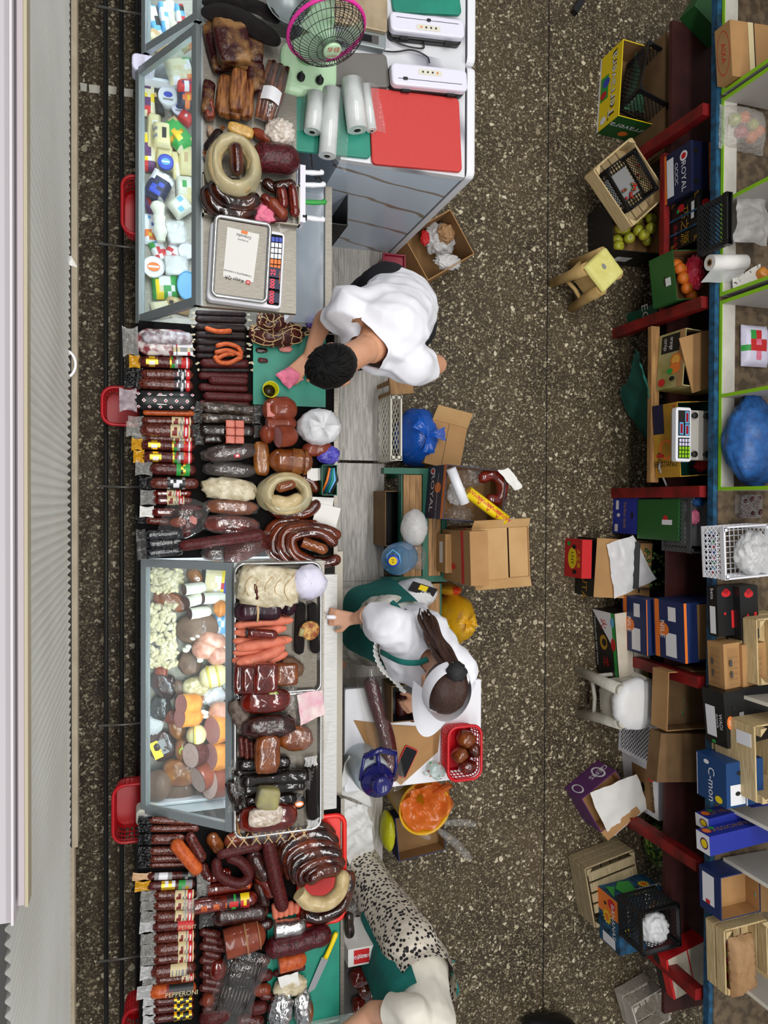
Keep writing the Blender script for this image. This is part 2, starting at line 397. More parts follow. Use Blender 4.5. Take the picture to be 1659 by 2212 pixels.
class Carton:
    """box whose camera-facing top edge runs A->B in the photo at height zt and whose base stands at zb"""
    def __init__(s,name,label,cat,A,B,depth,zt,zb,mat,opn=0,inner=None,group=None,wall=.005,lid=None,cut=None):
        s.c,s.a,s.L=frame(A,B,zt); d=Vector((-math.sin(s.a),math.cos(s.a),0)); s.D=depth; s.H=zt-zb
        o=s.c+d*depth/2; s.b=MB(mat); L,D,H=s.L,s.D,s.H; x,y=L/2,D/2
        if opn:
            t=wall; im=inner or mat; fl=H-opn
            s.b.box(-x,x,-y,-y+t,0,H); s.b.box(-x,x,y-t,y,0,H); s.b.box(-x,-x+t,-y+t,y-t,0,H); s.b.box(x-t,x,-y+t,y-t,0,H)
            s.b.box(-x+t,x-t,-y+t,y-t,max(0,fl-.006),fl,im)
            e=.0006
            s.b.box(-x+t,x-t,-y+t,-y+t+e,fl,H-.002,im); s.b.box(-x+t,x-t,y-t-e,y-t,fl,H-.002,im)
            s.b.box(-x+t,-x+t+e,-y+t+e,y-t-e,fl,H-.002,im); s.b.box(x-t-e,x-t,-y+t+e,y-t-e,fl,H-.002,im)
        else: s.b.box(-x,x,-y,y,0,H)
        s.root=thing(name,label,cat,(o.x,o.y,zb),s.a,group); s.nf=0
    def T(s,face):
        x,y,H=s.L/2,s.D/2,s.H
        if face=='front': return Matrix(((1,0,0,0),(0,0,-1,-y),(0,1,0,H/2),(0,0,0,1)))
        if face=='A': return Matrix(((0,0,-1,-x),(-1,0,0,0),(0,1,0,H/2),(0,0,0,1)))
        if face=='B': return Matrix(((0,0,1,x),(1,0,0,0),(0,1,0,H/2),(0,0,0,1)))
        return Matrix(((1,0,0,0),(0,1,0,0),(0,0,1,H),(0,0,0,1)))
    def dim(s,face): return {'front':(s.L,s.H),'A':(s.D,s.H),'B':(s.D,s.H),'top':(s.L,s.D)}[face]
    def rect(s,face,x0,y0,x1,y1,mat):
        w,h=s.dim(face); s.b.rect((x0-.5)*w,(y0-.5)*h,(x1-.5)*w,(y1-.5)*h,s.T(face),mat); return s
    def disc(s,face,cx,cy,rx,ry,mat,**k):
        w,h=s.dim(face); s.b.disc((cx-.5)*w,(cy-.5)*h,rx*w,ry*h,s.T(face),mat,**k); return s
    def poly(s,face,pts,mat):
        w,h=s.dim(face); s.b.poly([((x-.5)*w,(y-.5)*h) for x,y in pts],s.T(face),mat); return s
    def text(s,face,t,cx,cy,size,mat,rot=0,sx=1):
        w,h=s.dim(face); s.b.text(t,(cx-.5)*w,(cy-.5)*h,size*h,s.T(face),mat,rot,sx); return s
    def flap(s,side,ln,ang,mat=None,t=.004):
        """cardboard flap hinged on a top edge, ang degrees outward from vertical"""
        x,y,H=s.L/2,s.D/2,s.H; f=MB(mat or s.b.mats[0]); q=math.radians(ang); dx,dz=math.sin(q)*ln,math.cos(q)*ln
        if side=='front': P=[(-x,-y,H),(x,-y,H),(x*.97,-y-dx,H+dz),(-x*.97,-y-dx,H+dz)]
        elif side=='back': P=[(-x,y,H),(x,y,H),(x*.97,y+dx,H+dz),(-x*.97,y+dx,H+dz)]
        elif side=='A': P=[(-x,-y,H),(-x,y,H),(-x-dx,y*.97,H+dz),(-x-dx,-y*.97,H+dz)]
        else: P=[(x,-y,H),(x,y,H),(x+dx,y*.97,H+dz),(x+dx,-y*.97,H+dz)]
        P=[Vector(p) for p in P]; n=(P[1]-P[0]).cross(P[3]-P[0]).normalized()*t
        P=P+[p+n for p in P]
        f.add(P,[(0,3,2,1),(4,5,6,7),(0,1,5,4),(1,2,6,5),(2,3,7,6),(3,0,4,7)]); f.build('flap',s.root); return s
    def done(s,part='box_body'):
        s.obj=s.b.build(part,s.root); return s
def crate(name,label,cat,A,B,depth,zt,zb,mat,kind='slat',rows=3,group=None,inner=None,pitch=.022,posts=True,tilt=None):
    """slat = wooden crate, mesh = plastic lattice crate"""
    c,a,L=frame(A,B,zt); d=Vector((-math.sin(a),math.cos(a),0)); o=c+d*depth/2; H=zt-zb
    r=thing(name,label,cat,(o.x,o.y,zb),a,group); x,y=L/2,depth/2
    if kind=='slat':
        t=.009; h=H/rows
        for (w,axis,off) in ((L,0,-y),(L,0,y),(depth,1,-x),(depth,1,x)):
            for k in range(rows):
                b=MB(mat); z0=k*h+h*.12; z1=(k+1)*h-h*.05
                if axis==0: b.box(-w/2,w/2,off-t/2,off+t/2,z0,z1)
                else: b.box(off-t/2,off+t/2,-w/2+t*.6,w/2-t*.6,z0,z1)
                b.build('slat',r)
        for sx in(-1,1):
            for sy in(-1,1):
                b=MB(mat); b.add([(sx*x*.985,sy*y*.985,0),(sx*(x*.985-.04),sy*y*.985,0),(sx*x*.985,sy*(y*.985-.04),0),(sx*x*.985,sy*y*.985,H*1.06),(sx*(x*.985-.04),sy*y*.985,H*1.06),(sx*x*.985,sy*(y*.985-.04),H*1.06)],[(0,1,2),(3,5,4),(0,3,4,1),(1,4,5,2),(2,5,3,0)]); b.build('corner_post',r)
        b=MB(mat); m=5
        for k in range(m): 
            w=depth/m; b.box(-x+.005,x-.005,-y+k*w+.004,-y+(k+1)*w-.004,.004,.012)
        b.build('base',r)
    else:
        t=.005
        rim=MB(mat); 
        for z0,z1,e in ((H-.03,H,.004),(0,.015,.002)):
            rim.box(-x-e,x+e,-y-e,-y+t,z0,z1); rim.box(-x-e,x+e,y-t,y+e,z0,z1); rim.box(-x-e,-x+t,-y+t,y-t,z0,z1); rim.box(x-t,x+e,-y+t,y-t,z0,z1)
        for sx in(-1,1):
            for sy in(-1,1): rim.box(min(sx*x,sx*(x-.022)),max(sx*x,sx*(x-.022)),min(sy*y,sy*(y-.022)),max(sy*y,sy*(y-.022)),0,H)
        rim.build('frame',r)
        for (w,axis,off) in ((L,0,-y),(L,0,y),(depth,1,-x),(depth,1,x)):
            b=MB(mat); q=int(w/pitch)
            def bar(p,e):
                p0=Vector((p[0],off,p[1])) if axis==0 else Vector((off,p[0],p[1])); p1=Vector((e[0],off,e[1])) if axis==0 else Vector((off,e[0],e[1]))
                b.tube([p0,p1],.0026,4,smooth=False)
            for k in range(-int(H/pitch),q):
                for s_ in(0,1):
                    x0=-w/2+k*pitch; pa=[x0,0]; pb=[x0+H-.03,H-.03]
                    if pa[0]<-w/2: pa=[-w/2,-w/2-x0]
                    if pb[0]>w/2: pb=[w/2,w/2-x0]
                    if pb[0]<=pa[0]: continue
                    if s_: pa[0]*=-1; pb[0]*=-1
                    bar(pa,pb)
            b.build('lattice_side',r)
        b=MB(mat); q=int(L/pitch); 
        for k in range(q+1): b.box(-x+k*L/q-.0025,-x+k*L/q+.0025,-y,y,.004,.009)
        q=int(depth/pitch)
        for k in range(q+1): b.box(-x,x,-y+k*depth/q-.0025,-y+k*depth/q+.0025,.005,.010)
        b.build('base_grid',r)
    return r
def basket(name,label,c,rx,ry,zs,h,mat,rz=0,group=None):
    """red plastic basket: rim, perforated walls, floor"""
    k=mpp(c[0],c[1],zs+h); X,Y_=rx*k,ry*k; p=at(c[0],c[1],zs+h)
    r=thing(name,label,'basket',(p.x,p.y,zs),rz,group)
    def ring(sx,sy,z,rr=.05,n=5):
        o=[]
        for cx,cy,a in((sx-rr,sy-rr,0),(-sx+rr,sy-rr,90),(-sx+rr,-sy+rr,180),(sx-rr,-sy+rr,270)):
            for q in range(n+1): t=math.radians(a+90*q/n); o.append(Vector((cx+rr*math.cos(t),cy+rr*math.sin(t),z)))
        return o
    b=MB(mat); b.tube(ring(X,Y_,h),.008,6,closed=True); b.tube(ring(X*.97,Y_*.97,h-.022,.045),.004,6,closed=True); b.build('rim',r)
    b=MB(mat); lo=ring(X*.86,Y_*.86,0,.04); hi=ring(X*.97,Y_*.97,h-.02,.045); m=len(lo)
    q1=[l.lerp(u,.25) for l,u in zip(lo,hi)]; b.add(lo+q1,[(i,(i+1)%m,m+(i+1)%m,m+i) for i in range(m)])
    for i in range(m):
        A0,A1=q1[i],q1[(i+1)%m]; B0,B1=hi[i],hi[(i+1)%m]; nn=max(1,int((A1-A0).length/.017))
        for q in range(nn):
            b.tube([A0.lerp(A1,q/nn),B0.lerp(B1,q/nn)],.0032,4,smooth=False)
    for t in(.5,.75): b.tube([l.lerp(u,t) for l,u in zip(lo,hi)],.003,4,closed=True,smooth=False)
    b.add(lo,[tuple(range(m))]); b.build('basket_wall',r)
    return r
# ------------------------------------------------------------------ material list
def floor_mat():
    m=bpy.data.materials.new('terrazzo'); m.use_nodes=True; MATS['terrazzo']=m; nt=m.node_tree; N=nt.nodes; L=nt.links; b=N['Principled BSDF']
    tc=N.new('ShaderNodeTexCoord'); src=tc.outputs['Object']
    nw=N.new('ShaderNodeTexNoise'); nw.inputs['Scale'].default_value=60; nw.inputs['Detail'].default_value=1; L.new(src,nw.inputs['Vector'])
    wm=N.new('ShaderNodeVectorMath'); wm.operation='MULTIPLY_ADD'; wm.inputs[1].default_value=(.008,.008,.008); L.new(nw.outputs[1],wm.inputs[0]); L.new(src,wm.inputs[2]); src=wm.outputs[0]
    base=N.new('ShaderNodeTexNoise'); base.inputs['Scale'].default_value=1.6; base.inputs['Detail'].default_value=8; base.inputs['Roughness'].default_value=.65; L.new(src,base.inputs['Vector'])
    r=N.new('ShaderNodeValToRGB'); r.color_ramp.elements[0].position=.33; r.color_ramp.elements[1].position=.7; r.color_ramp.elements[0].color=lin('#2f261b'); r.color_ramp.elements[1].color=lin('#544735'); L.new(base.outputs[0],r.inputs[0])
    cur=r.outputs[0]
    for sc,keep,edge,ca,cb in ((150,.62,.10,'#544a39','#85795f'),(90,.74,.12,'#6a5f4a','#a5987c'),(56,.86,.13,'#82755a','#c9bda2'),(34,.95,.15,'#8a7d62','#d6cab0')):
        v=N.new('ShaderNodeTexVoronoi'); v.feature='DISTANCE_TO_EDGE'; v.inputs['Scale'].default_value=sc; L.new(src,v.inputs['Vector'])
        f=N.new('ShaderNodeTexVoronoi'); f.inputs['Scale'].default_value=sc; L.new(src,f.inputs['Vector'])
        sp=N.new('ShaderNodeSeparateColor'); L.new(f.outputs['Color'],sp.inputs[0])
        g=N.new('ShaderNodeMath'); g.operation='GREATER_THAN'; g.inputs[1].default_value=keep; L.new(sp.outputs[0],g.inputs[0])
        e=N.new('ShaderNodeMath'); e.operation='GREATER_THAN'; e.inputs[1].default_value=edge; L.new(v.outputs['Distance'],e.inputs[0])
        mu=N.new('ShaderNodeMath'); mu.operation='MULTIPLY'; L.new(g.outputs[0],mu.inputs[0]); L.new(e.outputs[0],mu.inputs[1])
        cr=N.new('ShaderNodeValToRGB'); cr.color_ramp.elements[0].color=lin(ca); cr.color_ramp.elements[1].color=lin(cb); L.new(sp.outputs[1],cr.inputs[0])
        mx=N.new('ShaderNodeMix'); mx.data_type='RGBA'; L.new(mu.outputs[0],mx.inputs[0]); L.new(cur,mx.inputs[6]); L.new(cr.outputs[0],mx.inputs[7]); cur=mx.outputs[2]
    L.new(cur,b.inputs['Base Color']); b.inputs['Roughness'].default_value=.55; b.inputs['Specular IOR Level'].default_value=.25
    return m
def lam_mat():
    m=bpy.data.materials.new('laminate'); m.use_nodes=True; MATS['laminate']=m; nt=m.node_tree; N=nt.nodes; L=nt.links; b=N['Principled BSDF']
    tc=N.new('ShaderNodeTexCoord'); mp=N.new('ShaderNodeMapping'); mp.inputs['Scale'].default_value=(26,2.2,8); L.new(tc.outputs['Object'],mp.inputs[0])
    n=N.new('ShaderNodeTexNoise'); n.inputs['Scale'].default_value=3; n.inputs['Detail'].default_value=7; n.inputs['Distortion'].default_value=1.2; L.new(mp.outputs[0],n.inputs['Vector'])
    r=N.new('ShaderNodeValToRGB'); e=r.color_ramp.elements; e[0].position=.3; e[0].color=lin('#8f8a84'); e[1].position=.62; e[1].color=lin('#c2bdb4'); L.new(n.outputs[0],r.inputs[0])
    L.new(r.outputs[0],b.inputs['Base Color']); b.inputs['Roughness'].default_value=.45; return m
def wood_mat(name,c1,c2,sc=(3,30,30)):
    return M(name,c1,.6,c2,4,.3,.7,stretch=sc,det=6,bump=.15,bs=6)
def marble_mat(name,base,vein,vs=2.2,w=.04,axis=(1,1,1)):
    m=bpy.data.materials.new(name); m.use_nodes=True; MATS[name]=m; nt=m.node_tree; N=nt.nodes; L=nt.links; b=N['Principled BSDF']
    tc=N.new('ShaderNodeTexCoord'); mp=N.new('ShaderNodeMapping'); mp.inputs['Scale'].default_value=axis; L.new(tc.outputs['Object'],mp.inputs[0])
    wv=N.new('ShaderNodeTexWave'); wv.inputs['Scale'].default_value=vs; wv.inputs['Distortion'].default_value=5; wv.inputs['Detail'].default_value=3; wv.inputs['Detail Scale'].default_value=1.3; wv.bands_direction='DIAGONAL'; L.new(mp.outputs[0],wv.inputs[0])
    r=N.new('ShaderNodeValToRGB'); e=r.color_ramp.elements; e[0].position=0; e[0].color=lin(vein); e[1].position=w; e[1].color=lin(base); L.new(wv.outputs[0],r.inputs[0])
    L.new(r.outputs[0],b.inputs['Base Color']); b.inputs['Roughness'].default_value=.22; return m
floor_mat(); lam_mat()
wood_mat('pine','#b59a6b','#d8c294'); wood_mat('pine_dull','#8d7d5e','#b3a17d'); wood_mat('oak','#7e5a34','#b08550',(18,2,10)); wood_mat('grey_plank','#a59c90','#cfc7bb',(2,14,10))
marble_mat('marble_side','#cad7e6','#8d7a65',1.5,.03,(.5,1.6,1.6)); marble_mat('marble_top','#d9dade','#9a9aa4',1.3,.35)
M('steel','#8f8a80',.4,'#79746a',30,metal=.6,stretch=(1,12,1)); M('steel_bright','#d2d2d2',.18,metal=.9); M('steel_dull','#8b8579',.42,metal=.7)
M('black_pipe','#1d1c1a',.45,metal=.3); M('pipe_grey','#6f6a62',.4,metal=.6)
M('white','#e9e9ee',.4); M('white_plastic','#e4e2f0',.3); M('offwhite','#dcd8c8',.5); M('cream','#e0d6b4',.55); M('lav','#dcd8ee',.3)
M('grey_frame','#8d9596',.35,metal=.4); M('dark_grey','#4b4845',.5); M('black','#121214',.4); M('black_rubber','#1a1a1c',.7)
M('red_plastic','#c9131f',.32); M('red_dark','#9c0f1c',.35); M('lime','#8fc81e',.4); M('grey_board','#a8a49e',.6); M('white_board','#c9c5bb',.6,'#b7b3a8',9)
M('blue_paint','#17587f',.6,'#0d3046',22,bump=.1); M('red_paint','#8c1414',.5,'#5d0d0e',9,bump=.1); M('green_paint','#0d5a45',.5); M('brown_top','#6d5b44',.6,'#4a3c2b',22,.4,.6)
M('card','#b08655',.75,'#a47a4b',6); M('card_in','#8f6b41',.8,'#84613a',7); M('card_dark','#7d5f3d',.8,'#6d5132',8); M('card_pale','#c09a68',.75,'#b48c59',6)
M('teal_board','#0f7f69',.45,'#148a73',12,.4,.7); M('red_board','#cf3b36',.55,'#bf3430',30,stretch=(2,40,2)); M('green_box','#1e5a26',.5)
M('navy','#151a3e',.5); M('navy2','#16295a',.5); M('blue_box','#1f2f96',.5); M('ink','#15120f',.6); M('orange','#e8792a',.5); M('yellow','#f2d313',.4); M('gold','#c99b33',.35,metal=.4); M('goldfoil','#e3b52e',.22,metal=.7)
M('red','#c81e22',.5); M('pink','#e8809b',.8,'#d96a8a',30,bump=.4,bs=160); M('green','#2c9a3f',.5); M('blue','#2b46b8',.4); M('sky','#63aee0',.4); M('tan','#c9a878',.6); M('purple','#5c2a63',.5); M('grey','#8d8d8d',.5); M('label','#d8c79b',.55)
M('teal_cloth','#07635d',.85,'#0a7169',14,bump=.35,bs=30); M('tee','#e8e8ee',.85,bump=.25,bs=24); M('skin','#c98f6c',.55,'#d39c7c',10); M('skin_f','#d39a7a',.55,'#dba98c',10); M('lips','#b3605a',.5)
M('hair','#060505',.55,'#0f0d0c',9,spec=.25,stretch=(40,6,6),bump=.6,bs=30); M('hair_brown','#2a1812',.38,'#4a2e22',9,stretch=(60,6,6),bump=.5,bs=30); M('pants_black','#15151b',.85)
M('leopard','#17131a',.8,'#d6cdbd',50,.38,.46,vor=True,bump=.2,bs=20); M('stripe_cloth','#dcd8cf',.85,'#9aa07a',12,.5,.75,stretch=(1,5,1))
# meats
def dk(c,k): v=[int(c[i:i+2],16) for i in (1,3,5)]; return '#%02x%02x%02x'%tuple(int(x*k) for x in v)
def meat(n,a,b,rough=.35,ns=28,coat=0,bump=.25,bs=70,lo=.35,hi=.65,st=None):
    k=.85 if int(b[1:3],16)<200 else 1
    a,b=dk(a,k),dk(b,k); return M(n,a,rough,b,ns,lo,hi,bump=bump,bs=bs,coat=coat,stretch=st,spec=.4 if coat>.5 else .2)
meat('blacksaus','#1c1213','#33201e',.5,60,.1,.5,120); meat('redsaus','#451617','#6e2827',.45,120,.1,.5,150); meat('salami','#431312','#8a4238',.3,150,.4,.7,50,.42,.72); meat('salami2','#521a14','#96503e',.28,140,.5,.7,45,.42,.72)
meat('kolbasa','#a8431e','#c8622c',.4,60,.2,.25,60); meat('pinkfrank','#d2725a','#df8468',.5,30,.1,.2,50); meat('ham','#8a3a25','#a34c30',.35,26,.35,.15,30); meat('hampink','#d98f86','#cf8078',.5,120,0,.1,200); meat('bologna','#c98a86','#bd7c78',.5,90,0,.05,100)
meat('darkmeat','#2a1210','#4d221a',.3,26,.6,.6,40); meat('blackmeat','#0c0808','#221614',.5,30,.2,1,60,st=(3,14,14)); meat('jerky','#130a09','#33190f',.35,40,.7,1,24); meat('kazy','#3a0f08','#7e3212',.16,12,.9,.45,30,.4,.66); meat('kazydark','#1e0a07','#6a2c12',.16,13,.9,.5,30,.42,.7)
meat('amber','#8a4a18','#c07a2a',.28,18,.6,.4,30); meat('amber2','#7a3a16','#a85a22',.22,20,.8,.4,32); meat('slab','#46180f','#b08048',.4,12,.12,.6,40,.42,.6); meat('slabred','#3d0d0b','#a87a48',.4,10,.15,.6,44,.46,.60); meat('rib','#5a2212','#b87a40',.4,18,.15,.5,40,.35,.65,(1,6,1)); meat('fat','#d8bfa0','#b8846a',.45,24)
meat('glossred','#5a120a','#8c2412',.14,18,1.0,.4,26); meat('creamwrap','#b7a987','#e0d6bb',.4,26,.5,.9,36,.35,.65); meat('beige','#b39a6a','#cdb98c',.4,22,.4,.35,40); meat('ham_net','#3a1512','#5d2720',.4,30,.2,.4,40); meat('rednet','#3d0f14','#6b1c24',.4,90,.3,.9,90)
meat('orange_saus','#c9762a','#e09a44',.35,20,.4,.2,30); meat('cheese','#e8dcae','#dccb90',.5,12,.1,.1,20); meat('cheese2','#c9bd86','#b8aa70',.5,18,.1,.15,24); meat('whitecheese','#e9e6d8','#d9d6c0',.5,26,0,.2,50); meat('pale','#d9b9ae','#cfaba0',.5,60,0,.1,90); meat('greyham','#8a6a55','#6d5040',.5,16,.2,.3,30); meat('nut','#e4d8b4','#cbbd92',.5,30,0,.1,60); meat('mould','#8c8175','#5d4a42',.6,40,.1,.6,60)
meat('marbled','#8a3f45','#ded6d2',.3,34,.5,.3,40,.42,.58); meat('mouldwhite','#8a7a80','#cfcbd0',.4,40,.4,.5,50,.4,.6)
FILM('pouch','#f6f4f0',.03,.1,.35,30,.06,.02,.14); FILM('film_clear','#f2efe8',.22,.15,.8,55,.3,.02,.4); FILM('film',fac=.04,white=.12,bump=.8,dist=.014); FILM('film_milky','#f4f4f4',.42,.25,.5,30,.4); FILM('film_white','#f2f2f4',.72,.35,.5,18,.25); FILM('film_cream','#ded3a8',.5,.2,.6,20,.4); FILM('film_grey','#f4f2ee',.05,.14,.7,34,.05,.02,.2); FILM('film_gold','#d89c14',.85,.15,.9,40,.1,.014); FILM('film_black','#0c0c0e',.85,.15,.9,60,.1,.016); FILM('film_green','#4f9a6a',.35,.2,.5,30,.4); FILM('film_orange','#ef8038',.5,.2,.5,26,.4); FILM('film_yellow','#f0b81c',.62,.22,.5,26,.3); FILM('film_lime','#d8d81a',.7,.25,.4,26,.2); FILM('film_blue','#1560c8',.68,.18,.5,22,.25)
FILM('case_glass','#e8f4f2',.015,.03,0,10,.05); FILM('clear_panel','#c9d6e2',.20,.1,.25,6,.35); FILM('water_plastic','#7fb4e0',.16,.06,.15,12,.5); FILM('glass','#e6f2ee',.08,.03,0,10,.6)
M('blue_tarp','#1f4f8c',.42,'#2a64a8',26,bump=.5,bs=40); M('green_cloth','#0b5d4f',.85,'#094a40',9,bump=.3,bs=25); M('towel','#e0a8b8',.9,'#f0dcd8',14,bump=.9,bs=160); M('thermos','#1b1d63',.22,coat=.3); M('paper','#e3e1dc',.7,bump=.2,bs=20); M('brown_paper','#a8835c',.75,'#9a744c',9,bump=.5,bs=26); M('foil','#c9c9c9',.2,metal=.95,bump=1,bs=70)
M('melon','#1f4a1c',.35,'#9ab35a',7,.48,.56,stretch=(1,7,7)); M('apple','#8f9a24',.35,'#c2b83c',8); M('tangerine','#d9701c',.45,bump=.3,bs=220); M('straw','#b8121a',.3,'#8f0d14',40); M('grape','#31501f',.3,'#5a7a35',20); M('cherry','#2d0812',.22,'#4a0f1c',12)
M('led_panel','#eaf6ff',.5,emit=65); M('led_red','#ff2a38',.4,emit=1.6); M('screen','#06070a',.1)
# ------------------------------------------------------------------ setting
def add_struct(b,name): return struct(b.build(name))
J=at(1180,1000,0).x
b=MB('terrazzo'); b.add([(-3,-6,0),(J-.004,-6,0),(J-.004,6,0),(-3,6,0)],[(0,1,2,3)]); b.add([(J+.004,-6,0),(7,-6,0),(7,6,0),(J+.004,6,0)],[(0,1,2,3)])
b.add([(J-.05,-6,-.006),(J+.05,-6,-.006),(J+.05,6,-.006),(J-.05,6,-.006)],[(0,1,2,3)],'ink')
def crack(pts,w=.0035):
    P=[]
    for i in range(len(pts)-1):
        for k in range(6):
            t=k/6; P.append((pts[i][0]+(pts[i+1][0]-pts[i][0])*t+RND.uniform(-3,3)*(k>0),pts[i][1]+(pts[i+1][1]-pts[i][1])*t+RND.uniform(-3,3)*(k>0)))
    P.append(pts[-1]); Q=[at(p[0],p[1],.0008) for p in P]
    for a_,b_ in zip(Q,Q[1:]):
        n=Vector((-(b_-a_).y,(b_-a_).x,0)).normalized()*w/2*RND.uniform(.6,1.3); b.add([a_-n,b_-n,b_+n,a_+n],[(0,1,2,3)],'ink')
crack([(1182,243),(1210,246),(1243,262),(1290,272)]); crack([(1180,758),(1120,775),(1080,772),(1000,838),(920,826),(850,822)]); crack([(150,124),(205,130)]); crack([(1180,205),(1150,197)])
# white painted stripe on the aisle floor
for x0,x1,y0 in((173,188,178),(192,216,182),(226,252,184),(262,288,190)):
    P=[at(x0,y0,.0006),at(x1,y0+3,.0006),at(x1-1,y0+20,.0006),at(x0+1,y0+18,.0006)]; b.add(P[::-1],[(0,1,2,3)],'offwhite')
add_struct(b,'floor')
# mezzanine edge the photo is taken from: ribbed sheet below a white metal ledge, wooden trim at its foot
XW=-.116; ZT=3.527; ZB=2.87
b=MB(M('ribbed','#cfd1cc',.35,'#bdbeb8',3,metal=.0,bump=.1,bs=5)); n=420; y0,y1=-2.0,2.2; per=.0135; vs=[]
cnt=int((y1-y0)/per*8)
for i in range(cnt+1):
    y=y0+i*per/8; x=XW+.0026*math.sin(2*PI*i/8); vs+= [(x,y,ZB),(x,y,ZT)]
b.add(vs,[(2*i,2*i+2,2*i+3,2*i+1) for i in range(cnt)],None,True); add_struct(b,'wall_left')
ye=at(10,1995,3.56).y
b=MB(M('ledge_white','#9d989c',.4)); z0=3.40

M('ledge_shade','#796f74',.4); M('ledge_pink','#978d91',.4); M('ledge_cream','#968d74',.4); M('ledge_lip','#b3aeb2',.4)
for x0,x1,dz,mt,dy in((-.3,-.1074,.0,'ledge_white',0),(-.1074,-.1053,.006,'ledge_lip',0),(-.1053,-.1027,-.016,'ledge_shade',.006),(-.1027,-.098,-.004,'ledge_pink',.012),(-.098,-.0952,-.008,'ledge_cream',.008)): b.box(x0,x1,ye+dy,2.3,3.53,3.56+dz,mt)
add_struct(b,'trim_1')
b=MB(M('trim_wood','#8a7f6b',.6,'#7c705c',20)); ys=at(150,1840,ZB).y
b.box(XW+.003,XW+.0125,ys,2.3,ZB-.05,ZB-.015); b.box(XW-.003,XW+.007,-2.2,ys,ZB-.05,ZB-.015); b.box(XW-.01,XW+.003,-2.2,2.3,ZB-.06,ZB-.02,'ink'); add_struct(b,'trim_2')
b=MB('dark_grey'); b.box(-3,XW-.02,-6,6,ZB+.06,ZB+.14); add_struct(b,'floor_mezzanine')
# far enclosure of the hall, out of view, so that light bounces as in a hall
b=MB('white_board'); b.box(6.2,6.3,-6,6,0,5); add_struct(b,'wall_right')
# torn bits caught on the mezzanine trim
o=sheet('plastic_scrap',[(140,548),(155,553),(168,578),(142,570)],ZB+.0,'film_milky',.004,40,6); tag(o,'torn clear plastic scrap stuck on the mezzanine edge trim','scrap')
b=MB('white'); c=at(150,787,ZB); b.tube([(.018*math.cos(t)-.008,.024*math.sin(t),.003) for t in [-1.5+.25*k for k in range(13)]],.0022,6); o=b.build('hook',None,c); tag(o,'small white plastic ring hook hanging on the mezzanine edge trim','hook')
# bag rails in front of the counter
ZR=.5
xr=[at(x,1085,ZR).x for x in(229,263,297)]
r=thing('bag_rail','dark metal pipe rack of three long rails along the counter front','rack',(xr[0],0,ZR))
for i,x in enumerate(xr):
    b=MB('black_pipe'); b.tube([(x-xr[0],-2.9,0),(x-xr[0],2.9,0)],.011,8); b.build('rail',r)
for yy in(17,528,1050,1566,2074):
    y=at(240,yy,ZR+.03).y; b=MB('pipe_grey'); b.tube([(-.035,y,.012),(-.03,y,.024),(.075,y-.004,.028),(.165,y-.002,.03)],.006,8); b.build('bracket',r)
# raised walkway boards behind the counter
ZP=.12
r=thing('walkway','raised walkway of grey wood-look laminate boards behind the counter','platform',(1.0,0,0))
def ply(x0,x1,y0,y1):
    a_=at(x0,y0,ZP); c_=at(x1,y1,ZP); b=MB('laminate'); xs=.8
    mid=xs+(c_.x-xs)*.48
    b.box(xs-1,mid-1.001,c_.y,a_.y-.003,ZP-.016,ZP); b.box(mid-1+.001,c_.x-1,c_.y,a_.y-.003,ZP-.016,ZP); b.build('laminate_panel',r)
ply(700,838,497,716); ply(700,845,718,996); ply(700,829,998,1254); ply(700,829,1256,1470); ply(700,826,1690,1905)
b=MB('card_dark')
for y in(1.4,.9,.45,-.1,-.6,-1.2,-1.7): b.box(-.18,.3,y-.03,y+.03,0,ZP-.017)
b.build('batten',r)
for p in((752,512),(795,510),(728,588),(788,588),(727,723),(835,833),(733,875),(793,878),(838,893),(798,987),(841,990),(818,1005),(819,1092),(787,1159),(820,1178),(819,1245),(820,1400),(822,1765),(824,1850)):
    q=at(p[0],p[1],ZP); b=MB('steel_bright'); b.lathe([(.0045,0),(.0045,.0015),(.002,.003),(0.0001,.003)],8,T=Matrix.Translation((q.x-1,q.y,ZP))); b.build('screw',r)
